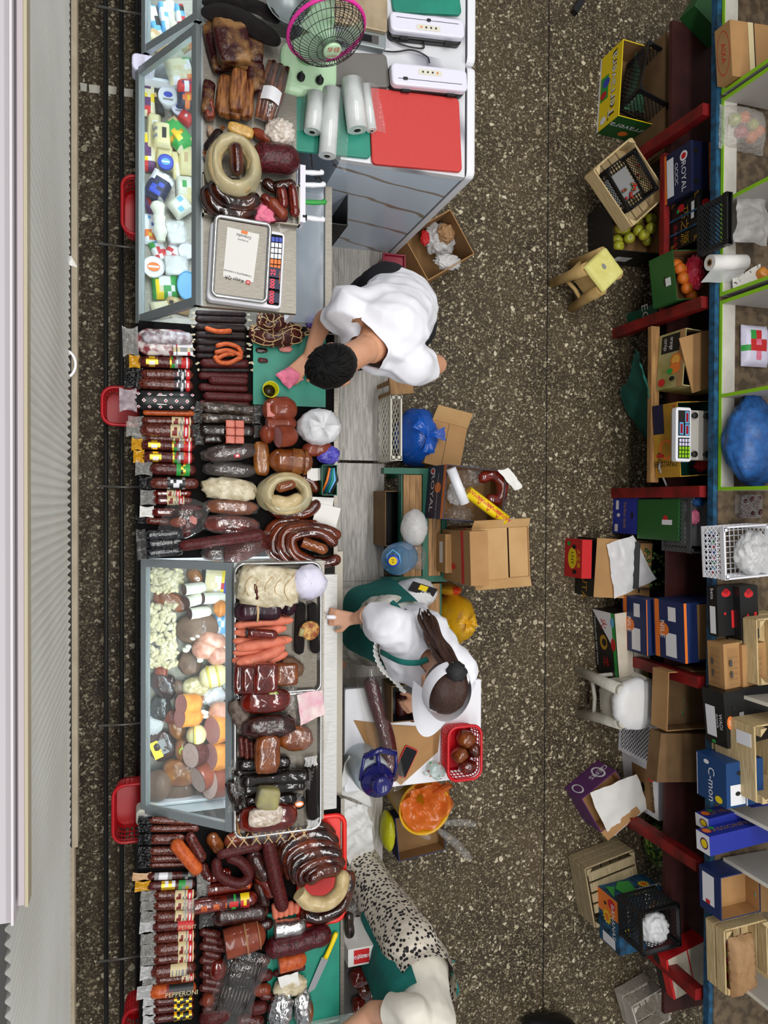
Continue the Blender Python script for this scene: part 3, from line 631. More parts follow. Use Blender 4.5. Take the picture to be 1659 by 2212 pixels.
# ------------------------------------------------------------------ display cases and counters
ZC=.93
def case(label,yt,yb,xf,zf,xt,zt,xb,zbk,led=True,fronttrim='white'):
    """refrigerated case between yt (top of photo) and yb; sloped glass from (xf,zf) up to (xt,zt); worktop to xb"""
    r=thing('display_case',label,'display case',(0,(yt+yb)/2,0)); y0,y1=-(yt-yb)/2,(yt-yb)/2
    b=MB('white'); t=.03
    b.box(xf,xb,y0,y1,.08,.66); b.box(xf-.005,xf+.018,y0,y1,.66,zf-.02); b.box(xb-.02,xb,y0,y1,.66,zt-.04)
    b.box(xf+.018,xb-.02,y0,y0+.012,.66,zf-.05); b.box(xf+.018,xb-.02,y1-.012,y1,.66,zf-.05); b.build('case_body',r)
    b=MB('black'); b.box(xf+.03,xb-.02,y0+.02,y1-.02,0,.08); b.build('plinth',r)
    b=MB('steel'); b.box(xf+.02,xb-.022,y0+.014,y1-.014,.661,.70); b.build('inner_shelf',r)
    d=Vector((xt-xf,0,zt-zf)); ln=d.length; a=math.atan2(d.z,d.x)
    T=Matrix.Translation((xf,0,zf))@Matrix.Rotation(-a,4,'Y')
    b=MB('case_glass'); b.box(.012,ln-.012,y0+.03,y1-.03,-.003,.003,T=T); b.build('front_glass',r)
    for s,yy in((1,y1),(-1,y0)):
        b=MB('grey_frame'); b.box(-.01,ln+.004,yy-.034 if s>0 else yy,yy if s>0 else yy+.034,-.012,.012,T=T); b.build('end_frame',r)
        b=MB('case_glass'); yq=yy-s*.010
        b.add([(xf+.02,yq,.66),(xt,yq,.66),(xt,yq,zt-.02),(xf+.02,yq,zf)],[(0,1,2,3)]); b.build('side_glass',r)
    b=MB('grey_frame'); b.box(-.016,.012,y0,y1,-.014,.014,T=T); b.build('lower_rail',r)
    b=MB('grey_frame'); b.box(ln-.018,ln+.012,y0,y1,-.014,.014,T=T); b.build('upper_rail',r)
    b=MB('steel'); b.box(xt+.004,xb,y0,y1,zt-.03,zt); b.box(xt+.004,xt+.022,y0,y1,zt,zt+.006,'grey_frame'); b.build('worktop',r)
    if led:
        b=MB('led_panel'); b.box(xt+.0,xt+.018,y0+.08,y1-.08,zt-.062,zt-.046); b.build('light_tube',r)
        b=MB('white'); b.box(xt-.004,xt+.022,y0+.03,y1-.03,zt-.045,zt-.031); b.build('light_housing',r)
    return r
ZF=.85
Z1=1.23; x1f=at(303,400,ZF).x; x1t=at(426,400,Z1).x; X1B=at(640,500,Z1).x
Y1T=at(430,56,Z1).y; Y1B=at(420,660,Z1).y
case('large refrigerated glass case of packed cheeses under the steel scale shelf',Y1T,Y1B,x1f,ZF,x1t,Z1,X1B,1.0)
Z2=1.15; x2f=at(315,1500,ZF).x; x2t=at(499,1500,Z2).x; X2B=at(700,1500,Z2).x
Y2T=at(495,1215,Z2).y; Y2B=at(495,1795,Z2).y
case('refrigerated glass case of hams and nut bags behind the meat trays',Y2T,Y2B,x2f,ZF,x2t,Z2,X2B,1.0)
Y0B=at(318,118,ZF).y+.0
case('refrigerated glass case cut off at the top left corner',Y0B+1.1,max(Y0B,Y1T+.02),at(316,60,ZF).x,ZF,at(428,30,1.15).x,1.15,X1B,1.0)
# white corner caps
for px,py,lab in((303,142,'rounded grey plastic corner cap at the top end of the cheese case'),(312,1760,'rounded white plastic corner cap at the bottom end of the ham case')):
    q=at(px,py,ZF-.02); b=MB('lav' if py<900 else 'offwhite'); b.rbox(-.035,.06,-.035,.035,-.06,.035,.02); o=b.build('corner_cap',None,q); tag(o,lab,'cap')
def counter(label,yt,yb,x0,x1,mat='dark_grey'):
    r=thing('meat_counter',label,'counter',(0,(yt+yb)/2,0)); h=(yt-yb)/2
    b=MB(mat); b.box(x0,x1,-h,h,ZC-.04,ZC); b.build('counter_top',r); b=MB('white'); b.box(x0+.02,x1-.03,-h,h,.1,ZC-.041); b.build('front_panel',r)
    b=MB('steel'); b.box(x1,x1+.018,-h,h,ZC-.03,ZC+.012); b.build('steel_edge',r); return r
M('shelf_black','#0d0b0a',.8,spec=.1)
XA=at(720,1000,ZC).x
counter('black topped sausage counter between the two glass cases',Y1B-.006,Y2T+.006,0.0,XA,'shelf_black')
counter('black topped sausage counter below the ham case',Y2B-.006,Y2B-1.25,0.0,at(734,2000,ZC).x,'shelf_black')
# rear ledges of the cases
b=MB(M('ledge_steel','#b9b8b4',.4,'#a6a5a1',20,metal=.3,stretch=(1,12,1))); y0=at(700,1240,ZC).y; y1=at(730,1740,ZC).y; xa=X2B+.004; xb=at(730,1400,ZC).x
b.box(xa,xb-.012,y1,y0,ZC-.02,ZC+.03); o=b.build('rear_ledge',None,(0,0,0)); tag(o,'brushed steel ledge behind the trays of the ham case','ledge')
b=MB('steel_dull'); b.box(xb-.008,xb+.03,y1-.02,y0+.1,.5,.9); o=b.build('edge_strip',None,(0,0,0)); tag(o,'worn white metal strip along the rear of the ham case','strip')
# sliding clear cover and ledge behind the scale
xa=X1B+.004; xb=at(700,600,1.02).x
r=thing('rear_cover','clear plastic sliding cover behind the scale and knife holder','cover',(xa,(Y1T+Y1B)/2,1.0)); h=(at(660,405,1.0).y-at(660,700,1.0).y)/2; ym=(at(660,405,1.0).y+at(660,700,1.0).y)/2-(Y1T+Y1B)/2
b=MB('clear_panel'); b.box(0,xb-xa,ym-h,ym+h,.02,.026); b.build('clear_sheet',r)
b=MB('steel'); b.box(xb-xa,xb-xa+.03,ym-h,ym+h,0,.04); b.box(0,xb-xa,ym-h,ym+h,-.06,-.05,'grey_board'); b.build('frame',r)
# ---------------- cheese packs in case 1 (z .70)
ZS=.702
PK={'W':'white','K':'ink','R':'red','B':'blue','N':'navy','G':'green','Y':'yellow','C':'cream','O':'orange','D':'dark_grey','S':'sky','T':'tan','g':'grey','L':'label','P':'purple','F':'goldfoil','E':'cheese','H':'whitecheese'}
def pk(name,label,cat,p1,p2,w,h,rows,z=ZS,soft=.35,group='packed cheeses in the long glass case',**k):
    e=.08; p1,p2=((p1[0]-(p2[0]-p1[0])*e,p1[1]-(p2[1]-p1[1])*e),(p2[0]+(p2[0]-p1[0])*e,p2[1]+(p2[1]-p1[1])*e)); w*=1.15
    return pillow(name,label,cat,p1,p2,w,h,z,PK[rows[0][0]],(rows,PK),group,soft,nu=max(12,len(rows[0])*2),nv=max(8,len(rows)*2),**k)
pk('mozzarella_pack','cream mozzarella pack with green logo at the top of the cheese case','cheese',(365,148),(416,142),46,.05,['CCCCCGGG','CCCCCCWK','CCLLCWWK','CCCCCCCC','CWWCCOOO'],z=.80)
pk('cheese_pack','magenta cheese pouch below the mozzarella pack','cheese',(385,176),(416,178),22,.04,['RRRRRRR','RRPWWPR','RRRWWRR'],z=.80)
pk('cheese_pack','navy pack with orange cat-like shape under the magenta pouch','cheese',(386,202),(418,206),40,.04,['NNNNNNN','NNBOOON','NNOOYON','NNNOONN'],z=.75)
pk('cheese_pack','long yellow and purple pack at the upper left of the cheese case','cheese',(322,170),(322,240),24,.04,['YCCCYYCCC','YPPCCPPRR','CPPCYPPRC'])
pk('cheese_pack','slim black and cream pack beside the long yellow and purple one','cheese',(330,168),(347,240),16,.035,['CCKKKKKKK','CCKKTKKKK'])
b0=at(364,205,ZS+.05)
def wheel(name,label,c,r,h,side,top,z=ZS,tilt=(0,0,0)):
    k=mpp(c[0],c[1],z+h); b=MB(side); R=r*k; b.lathe([(R*.97,0),(R,.004),(R,h-.004),(R*.97,h)],26); T=Matrix.Translation((0,0,h)); b.disc(0,0,R*.95,R*.95,T,top); b.disc(0,R*.1,R*.45,R*.3,T,'blue'); b.rect(-R*.5,-R*.5,R*.5,-R*.3,T,'grey')
    p=at(c[0],c[1],z+h); o=b.build(name,None,(p.x,p.y,z)); o.rotation_euler=tilt; return tag(o,label,'cheese','packed cheeses in the long glass case')
wheel('brie_wheel','round white brie wheel with blue logo in the cheese case',(363,206),21,.05,'white','white')
wheel('brie_wheel','grey round cheese partly under the white brie wheel',(388,232),18,.03,'grey','lav')
pk('butter_pack','tall pale yellow pack with barcode left of the yellow label pack','cheese',(334,244),(330,316),24,.05,['EEWgEEEE','EEWgEEEE','EEEEEEEE'])
pk('butter_pack','pale yellow pack with black crown logo in the cheese case','cheese',(350,262),(350,308),32,.045,['EEEEEEE','EEKKKEE','EEEEEEE','EEgEgEE'],z=.76)
pk('cheese_pack','dark green wedge pack with gold emblem in the cheese case','cheese',(362,258),(404,308),42,.05,['TTGGGGGT','TGGGFGGG','GGGFFFGG','GGGGFGGC'],z=.74)
pk('cheese_pack','red wedge pack beside the grey round cheese','cheese',(390,240),(414,258),24,.04,['RRRRR','RRWRR','RRRRR'])
pk('cheese_block','large olive cheese block under the butter packs','cheese',(356,310),(356,358),32,.05,['EE','EE'],amp=.002)
pk('cheese_block','pale stick of cheese beside the blue lidded tub','cheese',(377,325),(382,380),15,.05,['EH','EE'])
pk('cheese_block','thick herb cheese block by the case upper rail','cheese',(402,312),(402,366),28,.06,['EEE','ETE','EEE'])
pk('cheese_pack','second long yellow and purple pack lower on the case left','cheese',(322,285),(324,360),24,.04,['YYYCCCCPP','YCYPPPWPP','CYYPPPYRR'])
def tub(name,label,c,r,h,side,lid,z=ZS,rz=0,logo=None,grp='packed cheeses in the long glass case',seg=26,sy=1):
    k=mpp(c[0],c[1],z+h); R=r*k; p=at(c[0],c[1],z+h); o=thing(name,label,'tub',(p.x,p.y,z),rz,grp)
    S=Matrix.Diagonal((1,sy,1,1)); b=MB(side); b.lathe([(R*.84,0),(R*.88,.003),(R*.98,h-.010),(R*.96,h-.009)],seg,T=S); b.build('tub_body',o)
    b=MB(lid); b.lathe([(R*1.04,h-.012),(R*1.05,h-.002),(R*1.0,h),(R*.92,h-.003),(.0001,h-.003)],seg,smooth=False,T=S)
    if logo: T=S@Matrix.Translation((0,0,h)); b.disc(0,0,R*.6,R*.45,T,logo); b.rect(-R*.5,-R*.1,R*.5,R*.1,T,'white')
    b.build('lid',o); return o
tub('cheese_tub','grey tub with a royal blue lid in the cheese case',(358,349),16,.07,'grey','blue',logo='sky')
pk('cheese_box','dark blue and white brie box with slanted corner','cheese',(330,420),(356,372),42,.05,['NNNNWWW','NBBNNWg','NBNBNWW','gNNNNWg'],z=.75)
pk('cheese_block','cream cheese block with green herbs by the case rail','cheese',(398,378),(400,430),32,.05,['HHEE','HGHE','HHHH'])
pk('cheese_wedge','white blue-veined wedge pack in the cheese case','cheese',(378,424),(402,456),40,.05,['HHHHH','HSHHH','HHHSH','HHHHH'],z=.73)
pk('cheese_pack','small purple and white labelled pack on the case left','cheese',(317,420),(334,460),22,.03,['PPWWP','PRRWP','PPPPP'])
pk('cheese_pack','long white and orange pack below the purple labelled one','cheese',(322,462),(326,520),22,.03,['WWWBWWOOW','WSWWWOYOW','WWWWWOOWW'])
# braided white cheese
sausage('braided_cheese','thick braided white cheese stick in the middle of the case','cheese',[(338,434),(343,460),(345,490),(348,524)],28,ZS+.04,'whitecheese','packed cheeses in the long glass case','round',.35)
def clear_tub(label,p1,p2,w,h):
    c,a,L=frame(p1,p2,ZS+h); W_=w*mpp(p1[0],p1[1],ZS+h); o=thing('cheese_tub',label,'tub',(c.x,c.y,ZS),a,'packed cheeses in the long glass case')
    b=MB('film_milky'); b.rbox(-L/2,L/2,-W_/2,W_/2,0,h,.015); b.build('tub_body',o); b=MB('whitecheese'); b.rbox(-L/2+.006,L/2-.006,-W_/2+.006,W_/2-.006,.003,h-.012,.012); b.build('curd',o)
    b=MB('film'); b.rbox(-L/2-.004,L/2+.004,-W_/2-.004,W_/2+.004,h+.001,h+.006,.016); b.build('lid',o)
clear_tub('clear square tub of white curd right of the braided cheese',(362,502),(400,500),48,.06)
clear_tub('clear square tub of white curd above the green carton',(356,572),(406,572),42,.06)
tub('cheese_tub','small round white tub beside the case upper rail',(403,541),17,.05,'white','white')
pk('cheese_pack','white pack with red label below the braided cheese','cheese',(335,520),(352,560),26,.035,['WWWRRW','SWRRWW','GGWWRS'])
pk('cheese_pack','white triangle pack with red stripe next to the red label pack','cheese',(362,535),(392,552),30,.035,['WWWWW','RRWWW','WWRRW'])
tub('cheese_tub','yellow tub with white and yellow lid in the case corner',(332,576),22,.06,'yellow','white',logo='orange')
pk('cheese_box','green and white carton near the bottom of the cheese case','cheese',(332,616),(382,616),46,.05,['GGWWWGG','GYWWWGG','GYCGGWG','GYYGWGG'])
tub('cheese_tub','sky blue tub beside the green carton',(404,616),20,.08,'lav','sky',sy=1.5)
pk('cheese_wedge','cream wedge in film at the bottom of the cheese case','cheese',(345,650),(352,682),36,.04,['CC','CE'])
pk('cheese_wedge','dark labelled wedge below the green carton','cheese',(360,650),(408,662),30,.04,['TTETTE','TKTTKT','TTETTT'])
# case at the very top left
for k,(p1,p2,w,rows,lab) in enumerate([((326,8),(342,70),20,['SWWKKSW','WWWWSSW'],'white and blue packet in the top left case'),((352,0),(358,60),18,['WWWSWWW','SSWWWSS'],'pale blue striped packet in the top left case'),((386,5),(398,75),20,['RKSRWKR','SSWWRRS'],'red and blue round labelled packet in the top left case'),((324,60),(352,96),26,['TTCT','TCTT'],'beige cheese chunk in the top left case')]):
    pk('cheese_pack',lab,'cheese',p1,p2,w,.05,rows,group='packs in the top left case')
sausage('braided_cheese','knobbly white cheese string in the top left case','cheese',[(366,0),(368,30),(374,66)],20,ZS,'whitecheese',None,'round',.4)
pk('cheese_pack','amber dried fish pack between the two upper cases','snack',(392,90),(428,66),26,.05,['OOOY','OYOO','TOOO'],z=.8,group='packs in the top left case')
# ---------------- hams and nuts in case 2
G2='hams and sausages in the lower glass case'
def nutbag(label,c,rx,ry):
    k=mpp(c[0],c[1],ZS+.05); p=at(c[0],c[1],ZS+.05); o=thing('nut_bag',label,'bag',(p.x,p.y,ZS),0,'bags of pale nuts in the lower case'); b=MB('nut'); X,Y=rx*k,ry*k
    for i in range(95):
        x=RND.uniform(-1,1);y=RND.uniform(-1,1)
        T=Matrix.Translation((x*X,y*Y,.025+.025*RND.random()+.012*(1-max(abs(x),abs(y)))))@Matrix.Rotation(RND.random()*3,4,'Z')@Matrix.Rotation(RND.uniform(-.5,.5),4,'Y')
        b.ball((0,0,0),(.021,.0105,.010),seg=8,T=T)
    n=b.build('nuts',o); n['kind']='stuff'
    b=MB('film'); sd=RND.random()*9
    b.grid(lambda u,v:((2*u-1)*X*1.1,(2*v-1)*Y*1.15,.012+.062*(max(0,1-(2*u-1)**4)*max(0,1-(2*v-1)**4))**.5+.004*nz((u*9,v*9,0),1,sd)),14,14); b.build('clear_bag',o)
nutbag('clear bag of pale nuts in the top corner of the ham case',(360,1250),30,27); nutbag('clear bag of pale nuts below the amber smoked fish',(354,1341),27,36); nutbag('clear bag of pale nuts above the dark meat packs',(354,1408),28,32)
lump('smoked_fish','amber smoked piece in film between two nut bags','meat',(338,1288),(402,1310),30,.04,ZS,'amber2',G2,.08)
for p1,p2,lab in(((398,1274),(446,1268),'uppermost white casing roll with purple meat end'),((404,1301),(440,1290),'white casing roll in the middle of the four'),((438,1293),(488,1290),'white casing roll with a large round meat end'),((410,1326),(456,1320),'lowest white casing roll with purple meat end')):
    sausage('casing_roll',lab+' in the ham case','sausage',[p1,p2],20,ZS+.02,'whitecheese',G2,'cut',.05,cutm='redsaus',zl=[ZS+.085,ZS+.045])
sausage('yellow_sausage','bright yellow sausage in the ham case','sausage',[(460,1314),(492,1314)],32,ZS+.03,'orange_saus',G2)
pk('snack_pack','beige and blue packet with red round logo in the ham case','snack',(440,1256),(488,1260),48,.03,['KCLLLLYB','KLLLWWYB','KLLCLWRB','KCLLWLYB'],group=G2,z=ZS+.03)
lump('smoked_meat','orange brown smoked piece at the top of the ham case','meat',(412,1232),(432,1262),24,.05,ZS,'amber',G2)
lump('ham','big brown ham in clear bag with grey rind','ham',(388,1362),(464,1352),52,.09,ZS,'greyham',G2,.06)
pk('snack_pack','pale blue patterned packet against the case rail','snack',(464,1355),(490,1355),48,.03,['SWSW','WSWS','SWSS','WSWW'],group=G2)
for p1,p2,w,lab in(((428,1376),(488,1392),30,'netted pink sausage with clipped end, uppermost of three'),((414,1400),(470,1404),34,'netted pink sausage with clipped end, middle of three'),((446,1418),(492,1412),36,'netted pink sausage with clipped end, lowest of three')):
    o=sausage('netted_sausage',lab,'sausage',[p1,p2],w,ZS+.03,M('netpink','#b5735c',.4,'#dba48c',30,coat=.3,bump=.4,bs=50),G2,kids=[('clip','knot','whitecheese')])
lump('ham','brown mottled ham in film below the netted pink sausages','ham',(388,1435),(432,1428),42,.06,ZS,'greyham',G2)
def banded(label,p1,p2,w,mat='cheese',bands=(.3,.62)):
    sausage('cheese_roll',label,'cheese',[p1,p2],w,ZS+.03,mat,G2,kids=[('string_band','band',t,t+.06,(['Y'],{'Y':M('bandy','#b9a83a',.5)}),0,180) for t in bands])
banded('cream roll with two yellow string bands',(430,1468),(494,1452),38); banded('round cream cheese with one string band and tied end',(402,1590),(446,1586),38,'cheese',(.4,))
lump('netted_cheese','cream round cheese in brown net','cheese',(398,1490),(446,1478),36,.07,ZS,M('netcream','#b0a070',.5,'#e0d5ae',60,.4,.6,bump=.6,bs=120),G2,.03)
crumple('plastic_bag','milky white folded bag against the case rail','bag',(460,1503),28,22,.05,ZS,'film_white',G2)
lump('dark_meat','dark meat chunk with white fat in film','meat',(332,1462),(374,1500),34,.06,ZS,'darkmeat',G2); crumple('meat_bag','dark bag with string on the left of the ham case','bag',(346,1530),22,28,.06,ZS,meat('baggrey','#3c3a38','#2a2422',.25,20,.6,.9,30),G2,.25)
lump('dark_meat','dark purple meat beside the white fat chunk','meat',(366,1462),(372,1500),20,.05,ZS,'darkmeat',G2)
for p1,p2,w,lab,mt,cm in(((391,1522),(434,1518),34,'orange sausage with pink cut end, uppermost','orange_saus','hampink'),((388,1550),(436,1546),34,'orange sausage with pink cut end, second','orange_saus','hampink'),((458,1578),(500,1568),46,'large yellow sausage with brown cut end','orange_saus','bologna'),((453,1636),(500,1632),46,'yellow and orange sausage with speckled cut end','orange_saus','bologna'),((426,1684),(470,1658),46,'brown sausage with wide pale cut end','ham','pale'),((452,1692),(500,1684),52,'sausage with the widest pale pink cut end','ham','pale'),((412,1632),(446,1622),42,'marbled salami with pink cut face','salami','pale')):
    sausage('cut_sausage',lab+' in the ham case','sausage',[p1,p2],w,ZS+.02,mt,G2,'cut',.04,cutm=cm,seg=20,zl=[ZS+.115,ZS+.06])
sausage('netted_sausage','netted pink sausage above the large yellow one','sausage',[(450,1540),(500,1534)],34,ZS+.03,'netpink',G2,kids=[('clip','knot','whitecheese')])
o=lump('meat_pack','marbled meat in film with gold and grey label','meat',(326,1622),(372,1600),52,.05,ZS,'darkmeat',G2); b=MB('goldfoil'); L,W_,h=o['dims']; T=Matrix.Translation((0,0,h*.97)); b.rect(-L*.38,-W_*.3,-L*.06,W_*.28,T,'goldfoil'); b.rect(-L*.05,-W_*.25,L*.2,W_*.25,T,'grey'); b.build('paper_label',o)
o=lump('round_cheese','round amber cheese with green ring label','cheese',(380,1620),(412,1616),42,.07,ZS,'amber',G2,.05); b=MB('green'); L,W_,h=o['dims']; T=Matrix.Translation((0,0,h*.98)); b.disc(0,0,.02,.02,T,'lime'); b.disc(0,0,.013,.013,T,'cheese'); b.disc(0,0,.006,.006,T,'green'); b.build('paper_label',o)
o=lump('ham','smooth amber ham with purple label','ham',(356,1668),(420,1668),46,.08,ZS,'amber',G2,.03,.65); L,W_,h=o['dims']; b=MB('purple'); T=Matrix.Translation((L*.25,-W_*.25,h*.88)); b.rect(-.025,-.011,.025,.011,T,'purple'); b.text('-15',0,0,.014,T,'white'); b.build('paper_label',o)
sausage('salami','half of a brown salami in clear film at the case left','sausage',[(344,1664),(338,1730)],46,ZS,'greyham',G2,kids=[('plastic_wrap','film',1,.05,'film')])
lump('ham','grey brown round ham at the bottom of the case','ham',(360,1720),(414,1716),48,.06,ZS,'greyham',G2,.05)
for x,lab in((429,'left clear pack of pale ham slices'),(460,'right clear pack of pale ham slices')):
    o=pillow('slice_pack',lab+' at the bottom of the ham case','ham',(x-4,1714),(x+6,1774),22,.03,ZS,'pale',None,G2,.5,amp=.004); L=frame((x-4,1714),(x+6,1774),ZS)[2]
    b=MB('film'); b.grid(lambda u,v:((u-.5)*L*1.1,(v-.5)*.085,.02+.02*math.sin(u*PI)*math.sin(v*PI)+.004*nz((u*9,v*9,0),1,x)),9,7); b.build('plastic_wrap',o)

crumple('film_bag','milky film bag under the dark meat packs in the ham case','bag',(332,1566),20,22,.05,ZS,'film_milky',G2)
for i,(p1,p2,w,mt) in enumerate((((372,1560),(392,1590),26,'amber'),((356,1540),(386,1556),26,'ham'),((376,1474),(392,1500),24,'greyham'),((420,1500),(436,1514),22,'amber'),((336,1452),(360,1450),24,'ham'),((424,1700),(450,1716),26,'greyham'))): lump('ham',f'small ham piece filling a gap in the ham case, {ORD[i]} of six','ham',p1,p2,w,.05,ZS,mt,G2,.08)
# ------------------------------------------------------------------ sausages on the first counter (between the cases)
WR={'W':'white','K':'black','R':'red','L':'label','G':'green','F':'goldfoil','N':'navy','O':'orange','Y':'yellow','g':'grey','T':'tan','r':M('berry','#7a1a18',.5),'D':'dark_grey'}
def band(t0,t1,rows,a0=15,a1=165): return ('paper_label','band',t0,t1,(rows,WR),a0,a1)
def film(end,ln,mat,sc=1.15): return ('film_end','film',end,ln,mat,sc)
Z=ZC
GA='packed sausages along the front of the upper counter'
sausage('salami_pack','pink and white marbled salami bag at the top of the front row','sausage',[(292,738),(416,742)],58,Z,'marbled',GA,'round',.06,flat=.55,kids=[film(0,.05,'film_clear')])
sausage('salami','white moulded salami lying on the marbled bag','sausage',[(306,728),(416,731)],28,Z+.045,'mouldwhite',GA,'round',.05,kids=[])
pillow('label_card','printed salami label with red crest on the marbled bag','label',(374,755),(417,756),24,.006,Z+.065,'label',(['WRWWWWWW','LKLgggLg','WgWWWWRW'],WR),None,.05)
MEDAL=['KKFFFFKK','FFWWWWFF','FFFFFFFF','KKFFFFKK']
def cognac(label,p1,p2,w,lift=0):
    WRr=dict(WR); WRr['K']=m_('salami')
    sausage('salami_pack',label,'sausage',[p1,p2],w,Z+lift,'salami',GA,'round',.02,kids=[('seal_label','band',.17,.38,(MEDAL,WRr),30,150),('paper_label','band',.6,.97,(['FGGggrRRRWR','FrrgWgRRRWR','FGrrggORRWR'],WR),20,160),('film_end','film',0,.035,'film_gold',1.25)])
cognac('brown salami with yellow foil end under the marbled bag',(298,781),(417,785),24)
def duet(label,p1,p2,w):
    sausage('salami_pack',label,'sausage',[p1,p2],w,Z,'salami2',GA,'round',.03,flat=.8,kids=[band(.66,.98,['KKKKKWWKKRRR','KrWKKgWKgRWR','KKKWKgKKWRRR']),film(0,.055,'film_black',1.2)])
duet('brown pressed salami with black label, upper of two',(302,808),(418,810),22); duet('brown pressed salami with black label, lower of two',(298,828),(418,835),24)
# black pack printed with small diamonds
o=sausage('diamond_pack','thick black sausage pack printed with white diamonds','sausage',[(288,864),(424,868)],42,Z+.01,'black',GA,'round',.02,flat=.85,kids=[('film_end','film',0,.055,M('diafilm','#b8a8ac',.3,'#8a7c84',30),1.25)])
c,a,L=frame((288,864),(424,868),Z+.03); b=MB('white'); R=21*mpp(350,866,Z+.03)
def onround(u,ang,rr): return Vector((u,rr*math.cos(ang),.0005+rr*.85*math.sin(ang)+rr*.85))
for i in range(6):
    for j,an in enumerate((55,95,135)):
        u=(-.42+.17*i+(.085 if j%2 else 0))*L
        if abs(u)>.46*L: continue
        for s,mt,dz in((.0085,'white',1.015),(.0045,'red',1.03)):
            P=[onround(u+s*q[0],math.radians(an)+s*q[1]/R,R*dz) for q in((1,0),(0,1),(-1,0),(0,-1))]; b.add(P,[(0,1,2,3)],mt)
P=[onround(u,math.radians(an),R*1.01) for u,an in((-.13*L,60),(.02*L,60),(.02*L,120),(-.13*L,120))]; b.add(P,[(0,1,2,3)],'paper')
k=b.build('print',o)
sausage('salami_pack','thin red brown salami under the diamond pack','sausage',[(308,890),(420,893)],14,Z,'kolbasa',GA,'round',.02)
def beige(label,p1,p2,w,lift=0,g=GA,t0=.62,mat='salami2',fl='film_clear',t1=.95):
    return sausage('salami_pack',label,'sausage',[p1,p2],w,Z+lift,mat,g,'round',.03,kids=[band(t0,t1,['LLLLLLgLRRRL','LrrrLgLgRWRL','LLrrLLgLRWRL','LLLLLLgLRRRL']),film(0,.05,fl,1.2)])
beige('salami with beige label below the diamond pack',(304,909),(420,911),18); beige('large salami with the widest beige label of the upper counter',(300,928),(418,934),28,.008); beige('salami with half hidden beige label above the yellow foil pair',(312,945),(420,950),16)
cognac('brown salami with yellow foil end, upper of the pair in mid row',(303,960),(422,965),22); cognac('brown salami with yellow foil end, lower of the pair in mid row',(307,986),(421,990),24)
sausage('salami_pack','red brown salami with green band','sausage',[(322,1012),(424,1016)],26,Z,'salami',GA,'round',.02,kids=[band(.58,.9,['GGFGGG','GGKFGG','GGFGGG','GGKFGG']),film(0,.055,'film_clear',1.25)])
sausage('salami_pack','brown salami with black six sided label','sausage',[(322,1043),(430,1045)],25,Z,'salami2',GA,'round',.02,kids=[band(.42,.78,['gKKKKg','KKWWKK','KWKWWK','gKKKKg']),film(0,.04,'film_black',1.2)])
beige('upper red salami of the pair with cream bands',(330,1066),(414,1066),14,t0=.42,mat='glossred',t1=.78); beige('lower red salami of the pair with cream bands',(330,1081),(416,1082),18,t0=.42,mat='glossred',t1=.8)
sausage('salami_pack','plain bright red salami with torn paper end','sausage',[(326,1106),(400,1108)],20,Z,'glossred',GA,'round',.03,kids=[film(0,.045,'paper',1.3)])
sausage('salami_pack','dull brown salami above the black film rolls','sausage',[(314,1124),(370,1128)],16,Z,'salami2',GA,'round',.03,kids=[film(0,.04,'film_black',1.2)])
for i,(p1,p2,w,lf) in enumerate((((310,1156),(392,1152),22,.012),((312,1176),(400,1170),24,.0),((312,1196),(398,1188),22,.008))):
    sausage('black_roll',f'shiny black film sausage roll, {ORD[i]} from the top of its bundle','sausage',[p1,p2],w,Z+lf,M('blackfilm','#16171b',.2,'#3a3d44',70,.6,.8,coat=.8,bump=.8,bs=60),GA,'round',.08,kids=[film(0,.03,'film_grey',1.3)])
# opened pouch of mixed cold cuts
r=thing('cold_cut_pouch','open clear pouch of mixed cold meat pieces','meat',at(398,1120,Z+.04),0,GA)
r.location.z=Z+.035
k=mpp(398,1120,Z+.04)
for (dx,dy,ax,ay,mt) in((-5,-12,.045,.02,'darkmeat'),(12,-22,.05,.016,'redsaus'),(-12,8,.04,.022,'ham'),(10,14,.03,.018,'redsaus'),(18,2,.018,.032,'hampink'),(4,26,.022,.03,'redsaus'),(24,-8,.03,.02,'darkmeat')):
    b=MB(mt); b.ball((dx*k,-dy*k,.014),(ax,ay,.014),seg=12,T=None,fn=lambda d:.15*nz(d,2.5,dx)); b.build('meat_piece',r)
b=MB('pouch'); b.grid(lambda u,v:(((u-.5)*96+(v-.5)*14)*k,((v-.5)*88*(.55+.45*math.sin(u*PI)))*k,.008+.04*math.sin(u*PI)*math.sin(v*PI)+.006*nz((u*7,v*7,0),1,3)),14,14); b.build('clear_pouch',r)
# second column
GB='dark dry sausages with tied ends in the second row'
for i,(y1,y2,w,lf) in enumerate(((676,680,12,0),(689,693,16,.006),(706,710,17,0),(723,727,17,.007),(737,745,18,0),(753,756,17,.004),(768,770,14,0))):
    sausage('dry_sausage',f'black dry sausage with straw tied ends, {ORD[i]} from the steel shelf','sausage',[(421,y1),(533,y2)],w,Z+lf,'blacksaus',GB,'round',.05,kids=[('casing_knot','knot','creamwrap')])
GR='red dry sausages in the second row'
for i,(x1,y1,x2,y2,w,lf,mt) in enumerate(((432,784,538,786,19,.004,'redsaus'),(431,799,540,800,12,0,'blacksaus'),(428,812,537,813,16,0,'redsaus'),(450,821,536,824,18,.022,'redsaus'),(428,836,536,840,17,.004,'redsaus'),(438,855,546,859,18,.012,'redsaus'),(430,870,540,874,15,0,'redsaus'))):
    sausage('dry_sausage',(f'dark red dry sausage, {ORD[i]} below the orange ring sausages' if mt=='redsaus' else 'olive black dry sausage between the dark red ones'),'sausage',[(x1,y1),(x2,y2)],w,Z+lf,mt,GR,'round',.06,kids=[('casing_knot','knot','creamwrap')] if i<2 else [])
